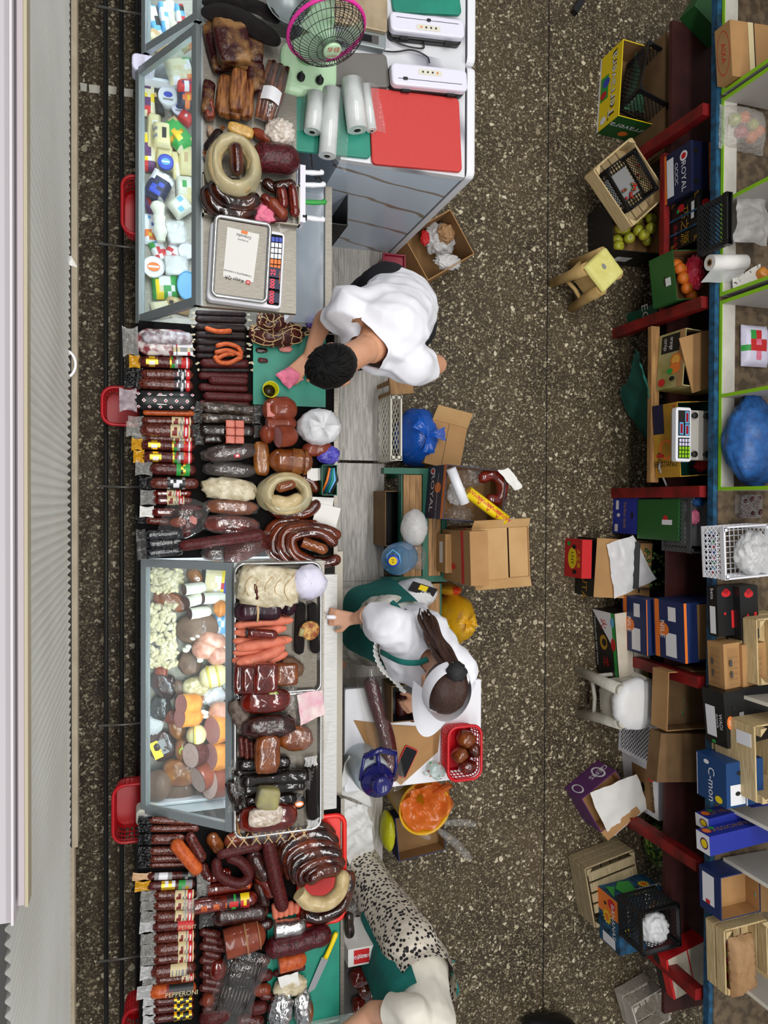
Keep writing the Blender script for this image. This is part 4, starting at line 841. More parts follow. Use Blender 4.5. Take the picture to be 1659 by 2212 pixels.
GK='small orange smoked sausages lying on the black dry ones'
sausage('smoked_sausage','single straight orange sausage lying on the black dry ones','sausage',[(442,708),(470,716),(501,715)],11,Z+.045,'kolbasa',GK)
for lab,pts in(('topmost curved orange sausage of the ring pile',[(465,748),(490,743),(514,751),(523,767)]),('orange sausage crossing the middle of the ring pile',[(463,762),(490,757),(512,764),(524,772)]),('short orange sausage at the left of the ring pile',[(464,768),(468,774),(492,764),(508,766)]),('lowest curved orange sausage of the ring pile',[(466,766),(470,780),(494,784),(524,770)])):
    sausage('smoked_sausage',lab,'sausage',pts,10,Z+.042+.005*RND.random(),'kolbasa',GK)
GW='film wrapped meats in the second row'
M('wrapbrown','#2c211b',.35,'#75665a',30,.46,.72,coat=.8,bump=1,bs=16,stretch=(1,4,4),spec=.2)
for i,(p1,p2,w,lf,lab) in enumerate((((434,878),(552,886),22,.02,'grey brown dried strips in clear film, upper pack'),((432,902),(548,904),22,.0,'grey brown dried strips in clear film, lower pack'),((428,930),(552,932),26,.0,'dark strips in clear film behind the ham cube'),((436,950),(486,948),20,.0,'short dark strip in clear film left of the ham cube'))):
    sausage('dried_strip_pack',lab,'meat',[p1,p2],w,Z+lf,'wrapbrown' if i<2 else 'jerky',GW,'round',.14,flat=.7,kids=[film(1,.03,'film_grey',1.2),film(0,.03,'film_grey',1.2)])
# scored ham cube
r=thing('ham_chunk','square orange pink ham chunk with scored top','ham',at(506,934,Z+.07)); r.location.z=Z+.03; k=mpp(506,934,Z+.1); X,Yh=20*k,26*k
b=MB(M('hamchunk','#b8513c',.4,'#d0705a',30,bump=.2)); rr=.012
for i in(-1,1):
    for j in(-1,0,1): b.rbox(i*X*.5-X*.48,i*X*.5+X*.48,j*Yh*.66-Yh*.31,j*Yh*.66+Yh*.31,.0,.075-abs(j)*.006,.007)
b.build('ham_body',r); b=MB('ham'); b.box(-X*.98,X*.98,-Yh*.97,Yh*.97,0,.06); b.build('ham_core',r)
for lab,p1,p2,w,h,mt in(('broad dark brown meat in film with red and white sticker',(438,984),(552,972),36,.07,'darkmeat'),('long dark curled meat in clear film',(440,1012),(550,1018),32,.06,'jerky'),('amber marbled meat pack below the cream paper one',(442,1092),(556,1098),34,.06,'amber2'),('dark red glossy meat pack above the long salami',(440,1130),(558,1136),40,.07,'glossred'),('dark fatty meat piece under the long salami',(436,1194),(498,1196),34,.06,'darkmeat')):
    o=lump('meat_pack',lab,'meat',p1,p2,w,h,Z,mt,GW,.1,.8); L,W_,h=o['dims']
    b=MB('pouch'); sd=RND.random()*9; b.ball((0,0,h*.5),(L*.53,W_*.53,h*.56),seg=24,sq=.8,fn=lambda d:.16*nz(d,4,sd)); b.v=[(x,y,max(0,z)) for x,y,z in b.v]; b.build('plastic_wrap',o)
    if 'sticker' in lab: b=MB('red'); T=Matrix.Translation((L*.12,-W_*.25,h*1.02)); b.rect(-.012,-.008,.012,.008,T,'red'); b.rect(-.005,-.004,.006,.004,T,'white'); b.build('sticker',o)
lump('paper_wrapped_meat','cream wrinkled paper wrapped meat in the second row','meat',(438,1050),(554,1062),48,.08,Z,'creamwrap',GW,.2,.7)
sausage('long_salami','long dark red salami lying across the front rows','sausage',[(386,1180),(470,1168),(572,1153)],24,Z+.085,'redsaus',GW,'round',.05)
r=thing('stick_bundle','fan of thin red sausage sticks in clear film','sausage',at(530,1186,Z+.05)); r.location.z=Z+.04; k=mpp(530,1186,Z+.06)
for i in range(11):
    t=i/10-.5; b=MB('salami'); b.tube([(-46*k,(-t*38-12)*k,.018+.012*math.cos(t*3)),(0,(-t*40)*k,.03+.012*math.cos(t*3)),(52*k,(-t*26+16)*k,.024+.014*math.cos(t*3))],.0062,8); b.build('stick',r)
b=MB('pouch'); b.grid(lambda u,v:((u-.5)*118*k,((v-.5)*58+(u-.5)*28)*k,.002+.055*math.sin(u*PI)**.5*math.sin(v*PI)**.5+.004*nz((u*9,v*9,0),1,5)),16,12); b.build('plastic_wrap',r)
# ---------------- third column
b=MB('teal_board'); P=[at(x,y,Z+.015) for x,y in((547,712),(702,712),(704,880),(547,880))]; c=sum(P,Vector())/4
b.box(P[0].x-c.x,P[1].x-c.x+.004,P[2].y-c.y,P[0].y-c.y,0,.015); o=b.build('cutting_board',None,(c.x,c.y,Z)); tag(o,'green cutting board under the man in the white shirt','cutting board')
ZB_=Z+.016
GH='netted dark hams above the green board'
def net(o,rings=6,lon=5,mat='tan',rad=.0022):
    L,W_,h=o['dims']; b=MB(mat)
    for i in range(rings):
        x=-.42+.84*i/(rings-1); s=math.sqrt(max(.05,1-(2*x)**2))**.7
        b.tube([(x*L+.006*math.sin(k*2.3+i),math.cos(a_)*W_*.5*s*1.03,h*.5+math.sin(a_)*h*.5*s*1.04) for k,a_ in enumerate([math.radians(-10+200*q/12) for q in range(13)])],rad,5)
    for j in range(lon):
        a_=math.radians(30+120*j/(lon-1)); b.tube([(x*L,math.cos(a_+.3*math.sin(x*9+j))*W_*.5*math.sqrt(max(.03,1-(2*x)**2))**.7*1.03,h*.5+math.sin(a_)*h*.5*math.sqrt(max(.03,1-(2*x)**2))**.7*1.04) for x in [-.46+.92*q/12 for q in range(13)]],rad,5)
    b.build('twine_net',o)
o=lump('netted_ham','large dark ham in tan twine net with tied tail','ham',(536,722),(656,722),56,.10,ZB_-.016,'ham_net',GH,.08,.9); net(o); L,W_,h=o['dims']
b=MB('tan')
for s in range(4): b.tube([(L*.47,0,h*.5),(L*.52+.01*s,.012*math.sin(s*2),h*.5+.01),(L*.58+.006*s,.02*math.sin(s*2.4),h*.4),(L*.6,.03*math.sin(s*2.9),h*.3)],.002,5)
b.build('string_tail',o)
o=lump('netted_ham','smaller dark ham in twine net on top of the large one','ham',(554,694),(620,694),46,.09,Z+.06,'ham_net',GH,.06,.8); net(o,5,5)
lump('ham_scrap','pale pink ham end on the green board','meat',(602,752),(630,754),16,.025,ZB_,'hampink',None,.12); lump('meat_scrap','dark dried meat scrap by the pink ham end','meat',(552,757),(577,757),12,.014,ZB_,'darkmeat',None,.3); lump('meat_scrap','dark triangular meat scrap above the yellow cup','meat',(557,777),(580,781),11,.012,ZB_,'redsaus',None,.3)
crumple('purple_bag','crumpled lilac plastic bag beside the large netted ham','bag',(678,695),17,17,.05,ZB_,M('lilac','#7a5ac0',.35,'#a890d8',20,bump=.5,bs=30))
# yellow cup with dark contents
p=at(585,841,ZB_+.07); r=thing('cup','yellow plastic cup with dark drink on the green board','cup',(p.x,p.y,ZB_)); R=17.5*mpp(585,841,ZB_+.07)
M('cupyellow','#d6cf1a',.35); b=MB('cupyellow'); b.lathe([(R*.76,0),(R*.98,.068),(R*1.03,.072),(R*.98,.074),(R*.92,.068),(R*.74,.006),(.0001,.006)],28); b.build('cup_body',r); b=MB(M('coffee','#1e0d0a',.12)); b.lathe([(R*.78,.022),(.0001,.0221)],24); b.build('drink',r)
GHM='smooth hams below the green board'
sausage('ham_sausage','thick ham sausage with a pink round slice on it','ham',[(566,886),(642,884)],56,Z,'ham',GHM,'round',.04); o=pillow('ham_slice','round pink slice on the thick ham sausage','ham',(577,885),(607,885),30,.008,Z+.098,'hampink',None,None,.1); 
sausage('ham_sausage','reddish ham sausage with a narrow pale cut end','ham',[(576,916),(640,914)],36,Z+.02,'ham',GHM,'cut',.04,cutm='bologna'); sausage('ham_sausage','large ham sausage with the big pink cut face','ham',[(600,944),(642,940)],46,Z+.04,'ham',GHM,'cut',.03,cutm='bologna',zl=[Z+.10,Z+.075]); sausage('ham_sausage','brown ham left of the big pink cut face','ham',[(560,935),(596,940)],44,Z,'ham',GHM,'round',.05)
bag('shopping_bag','white plastic carrier bag knotted beside the walkway','bag',(690,922),48,40,.13,Z,'film_white',None,.45,13)
lump('ham','brown ringed ham under the white carrier bag','ham',(652,972),(716,966),34,.06,Z,'ham',None,.06); lump('ham_piece','red brown ham piece beside the amber braided meat','meat',(634,974),(672,980),14,.03,Z+.02,'ham')
crumple('glove_bag','crumpled violet plastic bag beside the walkway','bag',(708,982),25,22,.06,Z,M('violet','#3a34a0',.35,'#6a64c8',20,bump=.5,bs=30))
o=sausage('braided_meat','amber braided smoked meat roll','meat',[(580,992),(676,1000)],52,Z+.01,'amber2',None,'round',.12,flat=.8,kids=[('string_band','band',t,t+.02,(['O'],{'O':m_('amber')}),0,180) for t in(.5,.6,.7,.8)])
lump('smoked_meat','glossy mustard brown smoked slab left of the braided roll','meat',(562,952),(566,1028),36,.05,Z,'amber',None,.08,.6)
r=thing('knife_tub','green plastic tub of colourful knife handles by the walkway','tub',at(712,1037,Z+.08)); r.location.z=Z; k=mpp(712,1037,Z+.08)
b=MB('green_paint'); X,Yh=17*k,33*k
for q in((-X,-X+.003,-Yh,Yh),(X-.003,X,-Yh,Yh),(-X,X,-Yh,-Yh+.003),(-X,X,Yh-.003,Yh)): b.box(q[0],q[1],q[2],q[3],0,.08)
b.box(-X,X,-Yh,Yh,0,.004); b.build('tub_body',r)
for i,mt in enumerate(('orange','blue_paint','teal_board','sky','ink')):
    b=MB(mt); b.tube([(-X*.6+.008*i,-Yh*.8,.03+.01*i),(-X*.2+.011*i,0,.06+.004*i),(X*.1+.006*i,Yh*.8,.07)],.006,8); b.build('knife_handle',r)
GC='glossy dark ring sausages on the upper counter'
for lab,pts,w,lf in(('dark red ring sausage behind the cream bag',[(566,1066),(600,1106),(660,1108),(690,1082)],26,0),('dark red sausage end right of the cream bag',[(640,1030),(672,1040),(686,1064)],22,0)):
    sausage('ring_sausage',lab,'sausage',pts,w,Z+lf,'kazy',GC,'round',.08)
def creambag(label,c,rx,ry,zs,pieces):
    k=mpp(c[0],c[1],zs+.05); p=at(c[0],c[1],zs+.05); r=thing('wrapped_sausage',label,'sausage',(p.x,p.y,zs)); sd=RND.random()*20
    b=MB('film_cream')
    def fn(u,v):
        a=2*PI*u; q=v; rr=(.45+.62*q); R=Vector((math.cos(a)*rx*k*rr,math.sin(a)*ry*k*rr,.0)); R*=1+.08*nz((math.cos(a),math.sin(a),q),2,sd)
        R.z=.02+.075*math.sin(PI*min(1,(q*1.05)))**.6+.006*nz((math.cos(a)*4,math.sin(a)*4,q*3),1,sd)-.02*q
        return R
    b.grid(fn,44,12); b.build('cream_bag',r)
    b=MB('beige'); b.tube([(math.cos(t)*rx*k*.72,math.sin(t)*ry*k*.72,.045) for t in [-.2+5.6*q/24 for q in range(25)]],.028,12); b.build('inner_ring',r)
    for pts,w,mt in pieces:
        b=MB(mt); P=[at(x,y,zs+.07)-Vector((p.x,p.y,zs)) for x,y in pts]; P=crv(P,12); rr=w*.5*k; R=[rr*math.sqrt(max(.08,1-(abs(2*i/12-1))**6)) for i in range(13)]; b.tube(P,R,12); b.build('sausage_piece',r)
    return r
creambag('cream plastic bag with two pale sausage pieces, by the walkway',(620,1066),58,46,Z+.03,[([(596,1056),(618,1050),(638,1044)],22,'amber2'),([(582,1078),(620,1086),(652,1072)],28,'beige')])
GKZ='glossy horseshoe sausages piled beside the walkway'
for i,(pts,w,lf) in enumerate((([(600,1206),(576,1170),(596,1134),(650,1124)],26,0),([(640,1216),(590,1190),(606,1142),(690,1134)],26,.02),([(690,1220),(620,1200),(616,1150),(690,1142),(736,1160)],26,.05),([(736,1206),(690,1216),(640,1196),(634,1160),(690,1152),(728,1178)],25,.085))):
    sausage('horse_sausage',f'glossy brown horseshoe sausage, {ORD[i]} from the left of the pile','sausage',pts,w,Z+lf,'kazy',GKZ,'round',.08)
sausage('horse_sausage','short cut sausage piece lying in the middle of the horseshoe pile','sausage',[(652,1170),(680,1180),(708,1190)],24,Z+.10,'amber2',GKZ,'cut',.05,cutm='redsaus')
for i,(pts) in enumerate(([(676,1074),(722,1076),(716,1112),(672,1106)],[(684,1086),(736,1098),(724,1140),(676,1124)],[(664,1010),(692,1012),(694,1036),(662,1040)])):
    o=sheet('paper_sheet',pts,Z+.03+.006*i,'paper',.006,20,8); tag(o,['pale paper sheet under the other one by the walkway','top pale paper sheet by the walkway','grey white torn paper beside the green knife tub'][i],'paper','loose papers by the walkway')
# ------------------------------------------------------------------ worktop of the cheese case
Z=Z1+.002
GS='long black dried meat at the top of the counter'
for i,(p,w,lf) in enumerate((([(436,6),(490,4),(548,22)],26,0),([(520,4),(565,20),(604,48)],30,.0),([(434,26),(500,34),(560,66),(606,94)],42,.03))):
    sausage('dried_meat',f'long black dried meat, {["partly cut off at the picture top","upper right of three","lowest and longest of three"][i]}','meat',p,w,Z+lf,'blackmeat',GS,'taper',.16,flat=.7)
GM='smoked meat slabs on the steel worktop'
def slab(label,p1,p2,w,h,lift,mat,roll=0): 
    o=lump('smoked_slab',label,'meat',p1,p2,w,h,Z,mat,GM,.1,.38,24,36,lift=lift); return o
slab('broad smoked slab at the back of the top stack',(446,104),(520,100),108,.04,0,'slabred'); slab('second smoked slab in the top stack',(462,100),(534,104),116,.04,.035,'slab'); slab('front smoked slab with golden fat on the top stack',(462,120),(532,118),84,.05,.075,'slabred'); slab('dark smoked slab right of the top stack',(549,70),(549,140),38,.05,0,'slabred'); slab('dark smoked slab with pale fat edge by the stick bundle',(548,138),(552,202),42,.06,0,'slabred')
slab('golden rib slab in the second stack',(498,176),(492,262),56,.05,.03,'rib'); slab('dark rib at the left of the second stack',(452,176),(446,250),26,.05,0,'slabred'); slab('upright rib with pale fat stripe on the second stack',(512,172),(506,258),34,.05,.07,'rib'); slab('rib with golden ridges right of the second stack',(532,180),(530,262),30,.05,.02,'rib'); slab('reddish slab beside the left rail of the worktop',(440,236),(462,236),44,.05,0,'ham')
lump('fat_strip','pale fat strip below the dark ribs','meat',(452,270),(458,300),14,.03,Z,'fat',GM); lump('smoked_slab','striped yellow smoked skin below the rib stack','meat',(492,272),(548,292),24,.03,Z+.04,M('skin_yellow','#b98a3c',.35,'#d9b060',60,coat=.3,bump=.5),GM,.05,.5); lump('smoked_meat','orange red smoked fillet above the netted salami','meat',(545,282),(592,310),24,.05,Z,'ham',GM)
r=thing('meat_stick_pack','long clear pack of red brown meat sticks with blank label','meat',at(592,196,Z+.05)); r.location.z=Z; a_,b_=at(603,138,Z+.04),at(572,258,Z+.04); an=math.atan2((b_-a_).y,(b_-a_).x); L=(b_-a_).length; r.rotation_euler=(0,0,an); m=(a_+b_)/2; r.location=(m.x,m.y,Z)
for i in range(6):
    b=MB('kazy' if i%2 else 'amber2'); b.tube([(-L/2,(i-2.5)*.014,.03+.01*(i%2)),(0,(i-2.5)*.0155,.035+.014*(i%3==1)),(L/2,(i-2.5)*.012,.03)],.011,8); b.build('meat_stick',r)
b=MB('pouch'); b.grid(lambda u,v:((u-.5)*L*1.12,(v-.5)*.13,.012+.062*math.sin(PI*v)**.6*math.sin(PI*u)**.3),12,12); b.build('plastic_wrap',r); b=MB('white'); b.grid(lambda u,v:(L*.12+(u-.5)*.055,(v-.5)*.075,.06+.022*math.sin(PI*v)),3,6); b.build('paper_label',r)
crumple('meat_bag','crumpled clear bag with pale meat pieces on the worktop','bag',(604,288),33,30,.08,Z,M('crumpfilm','#b8a898',.25,'#e6ddd4',14,coat=.5,bump=1,bs=40),None,.4,3)
sausage('netted_salami','dark red salami in a fine net, beside the cream bag','sausage',[(540,338),(648,348)],62,Z,'rednet',None,'round',.03,kids=[])
sausage('dry_sausage','dark netted sausage with straw ends left of the cream bag','sausage',[(478,282),(446,328)],26,Z,'blacksaus',None,'round',.1,kids=[('casing_knot','knot','amber')])
creambag('cream plastic bag ring with a red brown sausage inside, on the worktop',(506,354),58,70,Z+.06,[([(508,308),(511,342),(512,380)],30,'kazy')])
r=thing('tray','dark steel tray under the glossy ring sausage','tray',at(500,440,Z)); P=[at(x,y,Z) for x,y in((436,392),(645,392),(645,482),(436,482))]; c=sum(P,Vector())/4; r.location=c; b=MB('steel_dull'); X=(P[1].x-P[0].x)/2; Yh=(P[0].y-P[3].y)/2; b.box(-X,X,-Yh,Yh,.0,.004)
for q in((-X,-X+.006,-Yh,Yh),(X-.006,X,-Yh,Yh),(-X,X,-Yh,-Yh+.006),(-X,X,Yh-.006,Yh)): b.box(q[0],q[1],q[2],q[3],.004,.03)
b.build('tray_body',r)
GG='glossy sausages in the dark steel tray'
for lab,pts,w,lf in(('big dark glossy sausage curving along the tray front',[(446,400),(462,446),(510,462),(556,450)],40,.005),('dark glossy sausage under the cream bag',[(458,388),(480,428),(530,440),(560,424)],36,.04)): sausage('ring_sausage',lab,'sausage',pts,w,Z+lf,'kazydark',GG,'round',.06)
for i,(p1,p2,w,lf,mt) in enumerate((((566,392),(600,412),26,0,'kazydark'),((588,404),(640,398),22,.02,'kazydark'),((606,404),(614,452),24,.03,'glossred'),((630,398),(638,470),22,.03,'glossred'),((580,430),(618,470),26,.02,'ham'),((578,474),(622,470),20,.0,'redsaus'),((566,420),(590,450),22,.02,'glossred'))):
    sausage('sausage_piece',f'glossy sausage piece at the knife end of the tray, {ORD[i]} from the top','sausage',[p1,p2],w,Z+.005+lf,mt,GG,'round',.1)
crumple('pink_cloth','pink crumpled cleaning cloth beside the scale','cloth',(565,463),30,22,.05,Z+.006,'pink',None,.5,2.2)
sheet('plastic_sheet',[(590,478),(640,470),(652,492),(606,502)],Z+.01,'film_grey',.012,22,9); tag(bpy.data.objects['plastic_sheet'],'clear plastic film hanging off the tray by the white knife','film')
# knife holder and knives
k=mpp(650,420,Z); b=MB('white_plastic'); a_=at(648,360,Z); b_=at(655,484,Z); b.box(-.010,.012,-(a_.y-b_.y)/2,(a_.y-b_.y)/2,-.07,.02); o=b.build('knife_holder',None,((a_.x+b_.x)/2,(a_.y+b_.y)/2,Z)); tag(o,'white strip knife holder along the worktop rear','holder')
def knife(label,p1,p2,mat,w=12,collar=None):
    a_=at(p1[0],p1[1],Z+.01); b_=at(p2[0],p2[1],Z+.02); an=math.atan2((b_-a_).y,(b_-a_).x); L=(b_-a_).length; r=thing('knife',label,'knife',a_,an,'knives in the white holder'); h=w*.5*mpp(p1[0],p1[1],Z)
    b=MB(mat); b.tube([(0,0,0),(L*.15,0,0),(L*.45,-.001,.001),(L*.8,0,.0),(L*.93,.004,0),(L,.008,0)],[h*.75,h*.85,h,h*.8,h*1.1,h*.5],10,flat=.8); b.build('handle',r)
    if collar: b=MB(collar); b.tube([(-.006,0,0),(.012,0,0)],h*.95,10); b.build('collar',r)
    b=MB('steel_bright'); b.box(-.012,0,-.0015,.0015,-.16,.008); b.build('blade',r)
knife('white handled knife nearest the top of the holder',(654,372),(700,372),'white'); knife('white handled knife second in the holder',(652,399),(704,398),'white'); knife('green handled knife in the holder',(652,436),(706,436),'green',12); knife('white handled knife with black collar nearest the scale',(656,469),(702,474),'white',13,'ink')
# scale with payment card
Zs=Z
c,a,L=frame((528,480),(528,652),Zs+.09); r=thing('scale','white price scale with steel tray holding a printed card','scale',(at(530,565,Zs+.08).x,at(530,565,Zs+.08).y,Zs),math.radians(-3)); k=mpp(530,565,Zs+.09); o0=at(530,565,Zs+.09)
def sc(x,y): q=at(x,y,Zs+.09)-o0; return q.x,q.y
X0,Y0=sc(452,648); X1,Y1=sc(612,492)
b=MB('white'); b.rbox(X0,X1+.006,Y0,Y1,.012,.055,.02); b.build('scale_body',r)
for sx in(X0+.03,X1-.03):
    for sy in(Y0+.03,Y1-.03): b=MB('black_rubber'); b.lathe([(.012,0),(.012,.013)],10,T=Matrix.Translation((sx,sy,0))); b.build('foot',r)
b=MB('steel'); x0,y0=sc(462,640); x1,y1=sc(580,480); b.box(x0+.01,x1-.01,y0+.01,y1-.01,.062,.066); b.box(-.05,.05,-.05,.05,.055,.062)
rr=.02; ring=[]
for cx,cy,a_ in((x1-rr,y1-rr,0),(x0+rr,y1-rr,90),(x0+rr,y0+rr,180),(x1-rr,y0+rr,270)):
    for q in range(6): t=math.radians(a_+18*q); ring.append((cx+rr*math.cos(t),cy+rr*math.sin(t),.072))
b.tube(ring,.008,8,'steel_bright',closed=True); b.build('scale_tray',r)
x0,y0=sc(583,652); x1,y1=sc(610,500); b=MB('screen'); b.rbox(x0,x1,y0,y1,.055,.0585,.006); T=Matrix.Translation((x0,y0,.0587)); w,h=x1-x0,y1-y0
for i in range(3):
    for j in range(6):
        mt='blue' if j==5 else ('orange' if j<2 else 'white'); b.rect(w*(.1+.29*i),h*(.5+.078*j),w*(.34+.29*i),h*(.565+.078*j),T,mt)
for j,(y_,s) in enumerate(((.03,'0000'),(.22,'000'),(.38,'25'))): b.rect(w*.06,h*y_,w*.94,h*(y_+.14),T,'navy'); b.text(s,w*.35,h*(y_+.07),.026,T,'led_red',90)
b.rect(w*.86,h*.3,w*.9,h*.48,T,'orange'); b.build('display_panel',r)
# printed payment sheet (its code square is left out)
A=[sc(x,y) for x,y in((488,489),(558,502),(550,608),(484,598))]; b=MB('paper'); c=(sum(q[0] for q in A)/4,sum(q[1] for q in A)/4); b.add([(q[0],q[1],.068) for q in A],[(3,2,1,0)]); T=Matrix.Translation((c[0],c[1],.0683))@Matrix.Rotation(math.radians(174),4,'Z')
b.text('Kaspi QR',.010,.098,.019,T,'ink'); b.rect(-.052,.09,-.036,.106,T,'red'); b.rect(-.047,.095,-.041,.101,T,'paper'); b.text('Сканируйте и платите',0,.073,.010,T,'ink'); b.text('Спасибо',0,-.075,.014,T,'ink'); b.text('за покупку',0,-.058,.008,T,'ink'); b.rect(-.012,-.096,.012,-.084,T,'orange')
b.text('',0,0,.01,T,'ink'); o=b.build('payment_card',None,(0,0,0)); tag(o,'white printed payment sheet lying in the scale tray','sheet'); o.location=(r.location.x,r.location.y,Zs); o.rotation_euler=r.rotation_euler
# ------------------------------------------------------------------ trays on the ham case
Z=Z2+.002
def tray(label,x0,y0,x1,y1,d=.028):
    P=[at(x0,y0,Z+d),at(x1,y1,Z+d)]; c=(P[0]+P[1])/2; X,Yh=(P[1].x-P[0].x)/2,(P[0].y-P[1].y)/2; r=thing('steel_tray',label,'tray',(c.x,c.y,Z)); b=MB(M('tray_steel','#625b51',.36,'#544e45',30,metal=.6,stretch=(1,12,1))); t=.004
    b.rbox(-X+.012,X-.012,-Yh+.012,Yh-.012,0,.004,.03)
    def ring(s,z): 
        o=[]
        for cx,cy,a in((X-.04,Yh-.04,0),(-X+.04,Yh-.04,90),(-X+.04,-Yh+.04,180),(X-.04,-Yh+.04,270)):
            for q in range(6): tt=math.radians(a+18*q); o.append((cx+(.04-s)*math.cos(tt),cy+(.04-s)*math.sin(tt),z))
        return o
    R=[ring(.014,.003),ring(.008,d*.8),ring(.006,d),ring(-.002,d),ring(-.004,d-.006)]; m=len(R[0]); b.add(sum(R,[]),[(i*m+q,i*m+(q+1)%m,(i+1)*m+(q+1)%m,(i+1)*m+q) for i in range(4) for q in range(m)],'steel_bright',True); b.build('tray_body',r)
tray('upper rectangular steel tray behind the ham case',507,1218,694,1496); tray('lower rectangular steel tray behind the ham case',507,1503,694,1790)
Z+=.006
GT='wrapped meats in the steel trays'
o=lump('paper_wrapped_meat','cream wrinkled casing bundle with a dark red slit','meat',(516,1262),(640,1272),78,.10,Z,'creamwrap',GT,.2,.6); L,W_,h=o['dims']; b=MB('redsaus'); b.tube([(-.06,.01,h*.98),(-.052,-.02,h),(-.045,-.05,h*.93)],.006,6); b.build('slit',o); b=MB('tan')
for q in range(5): b.tube([(L*(-.3+.15*q)+.02*math.sin(t*3),W_*.45*math.cos(t),h*.5+h*.54*math.sin(t)) for t in [.3+.25*i for i in range(11)]],.0018,5)
b.build('twine',o)
bag('plastic_bag','lavender white plastic bag at the top of the upper tray','bag',(667,1258),40,38,.11,Z,M('lavbag','#cfcbe0',.35,'#e6e3f2',10,bump=.4,bs=22),None,.3,9,tail=False)
sausage('blood_sausage','dark purple netted sausage below the cream bundle','sausage',[(504,1322),(560,1318),(612,1318)],42,Z,meat('purplesaus','#24101a','#4a2230',.3,16,.4,.3,24),GT,'round',.05,kids=[('tie','band',.45,.48,(['T'],{'T':m_('tan')}),0,180)]); sausage('blood_sausage','dark purple sausage end right of the cream bundle','sausage',[(600,1308),(640,1312)],40,Z,'purplesaus',GT,'round',.05,kids=[])
GP='pink frankfurters in the upper tray'
for i,(pts,w,lf) in enumerate((([(506,1352),(560,1344),(634,1339)],20,.014),([(505,1366),(560,1364),(620,1356)],20,.0),([(503,1384),(560,1388),(632,1381)],20,.0),([(508,1400),(560,1392),(618,1384)],24,.014),([(503,1410),(560,1406),(612,1398)],20,.0),([(510,1432),(560,1422),(616,1396)],26,.022),([(501,1426),(530,1428),(560,1424)],22,.0),([(526,1438),(570,1430),(622,1410)],20,.0))):
    sausage('frankfurter',f'pink frankfurter, {ORD[i]} from the top of the tray','sausage',pts,w,Z+lf,'pinkfrank',GP,'taper',.06)
sausage('sausage_pack','short glossy red sausage with black end on the frankfurters','sausage',[(530,1366),(600,1372)],19,Z+.045,'glossred',GT,'round',.02,kids=[('end_cap','band',0,.08,(['K'],{'K':m_('ink')}),-20,200)])
for i,(p1,p2) in enumerate((((650,1300),(646,1414)),((674,1300),(682,1412)))): sausage('black_stick',f'long black dried stick in film, {["left","right"][i]} of the pair in the upper tray','meat',[p1,p2],19,Z,'blackmeat',GT,'round',.08,kids=[film(1,.03,'film_grey',1.1),film(0,.03,'film_grey',1.1)])
r=thing('pancake','round golden fried flatbread on the black sticks','bread',at(670,1362,Z+.05)); r.location.z=Z+.042; k=mpp(670,1362,Z+.05); b=MB(M('bread','#d9b060',.6,'#8a3f14',55,.35,.62)); b.lathe([(.0001,0),(20*k,.001),(21*k,.006),(18*k,.01),(.0001,.011)],24,fn=lambda a,t:1+.03*math.sin(3*a)); b.build('disc',r); b=MB('cheese2'); b.tube([(-21*k,-.02,.006),(-17*k,.012,.012)],.011,10); b.build('rolled_edge',r)
for i,(x,y,w,l,lf) in enumerate(((524,1466,34,56,0),(540,1467,34,54,.03),(572,1464,44,56,.05),(618,1456,40,42,0))):
    o=lump('smoked_block',f'dark glossy smoked block in film, {ORD[i]} from the left of the row','meat',(x-w*.55,y),(x+w*.55,y-2),l,.07,Z+lf,'glossred' if i<3 else 'amber2',GT,.05,.35)
lump('fibre_meat','brown fibrous meat beside the dark smoked blocks','meat',(612,1432),(652,1452),34,.05,Z,'greyham',GT,.15)
o=lump('smoked_meat','red glossy smoked meat with round green label','meat',(524,1516),(622,1510),46,.07,Z+.02,'glossred',GT,.06,.7); L,W_,h=o['dims']; b=MB('lime'); T=Matrix.Translation((L*.13,W_*.26,h*.93)); b.disc(0,0,.021,.017,T,'lime'); b.disc(0,0,.015,.012,T,'cheese'); b.disc(0,0,.008,.007,T,'green'); b.build('paper_label',o)
crumple('film_scrap','crumpled clear film below the upper tray','film',(625,1512),22,28,.04,Z,'film_grey',None,.5,2.6)
r=sheet('towel',[(641,1502),(696,1488),(703,1540),(650,1566)],Z+.03,'towel',.008,26,14,thick=.006); tag(r,'pink and white towelling cloth on the tray edge','cloth')
lump('mouldy_sausage','grey mouldy sausage bundle at the left of the lower tray','sausage',(504,1518),(536,1578),34,.06,Z,'mould',GT,.2); 
o=lump('dark_meat','long dark meat in clear film in the lower tray','meat',(528,1572),(634,1566),44,.07,Z+.03,'darkmeat',GT,.12,.8); o=lump('amber_meat','amber meat disc in clear film by the towel','meat',(604,1592),(672,1596),48,.06,Z,'amber2',GT,.08,.8); L,W_,h=o['dims']; b=MB('pouch'); b.grid(lambda u,v:((u-.3)*L*1.4,(v-.5)*W_*1.3,.004+.062*math.sin(PI*u)**.6*math.sin(PI*v)**.6+.006*nz((u*9,v*9,0),1,2)),12,10); b.build('plastic_wrap',o)
lump('meat_wedge','brown meat wedge tapering downwards in the lower tray','meat',(578,1592),(576,1666),48,.06,Z+.05,'amber2',GT,.08,.5)
for i,(x,y1,y2) in enumerate(((520,1590,1636),(531,1592,1640),(542,1600,1640))): sausage('thin_sausage',f'thin brown sausage stick, {ORD[i]} left of the wedge','sausage',[(x,y1),(x+3,y2)],11,Z+.02,'salami',GT,'round',.08)
M('darkpack','#0b0807',.45,'#22150f',30,.4,.75,coat=.9,bump=1,bs=14,stretch=(1,3.5,3.5),spec=.1)
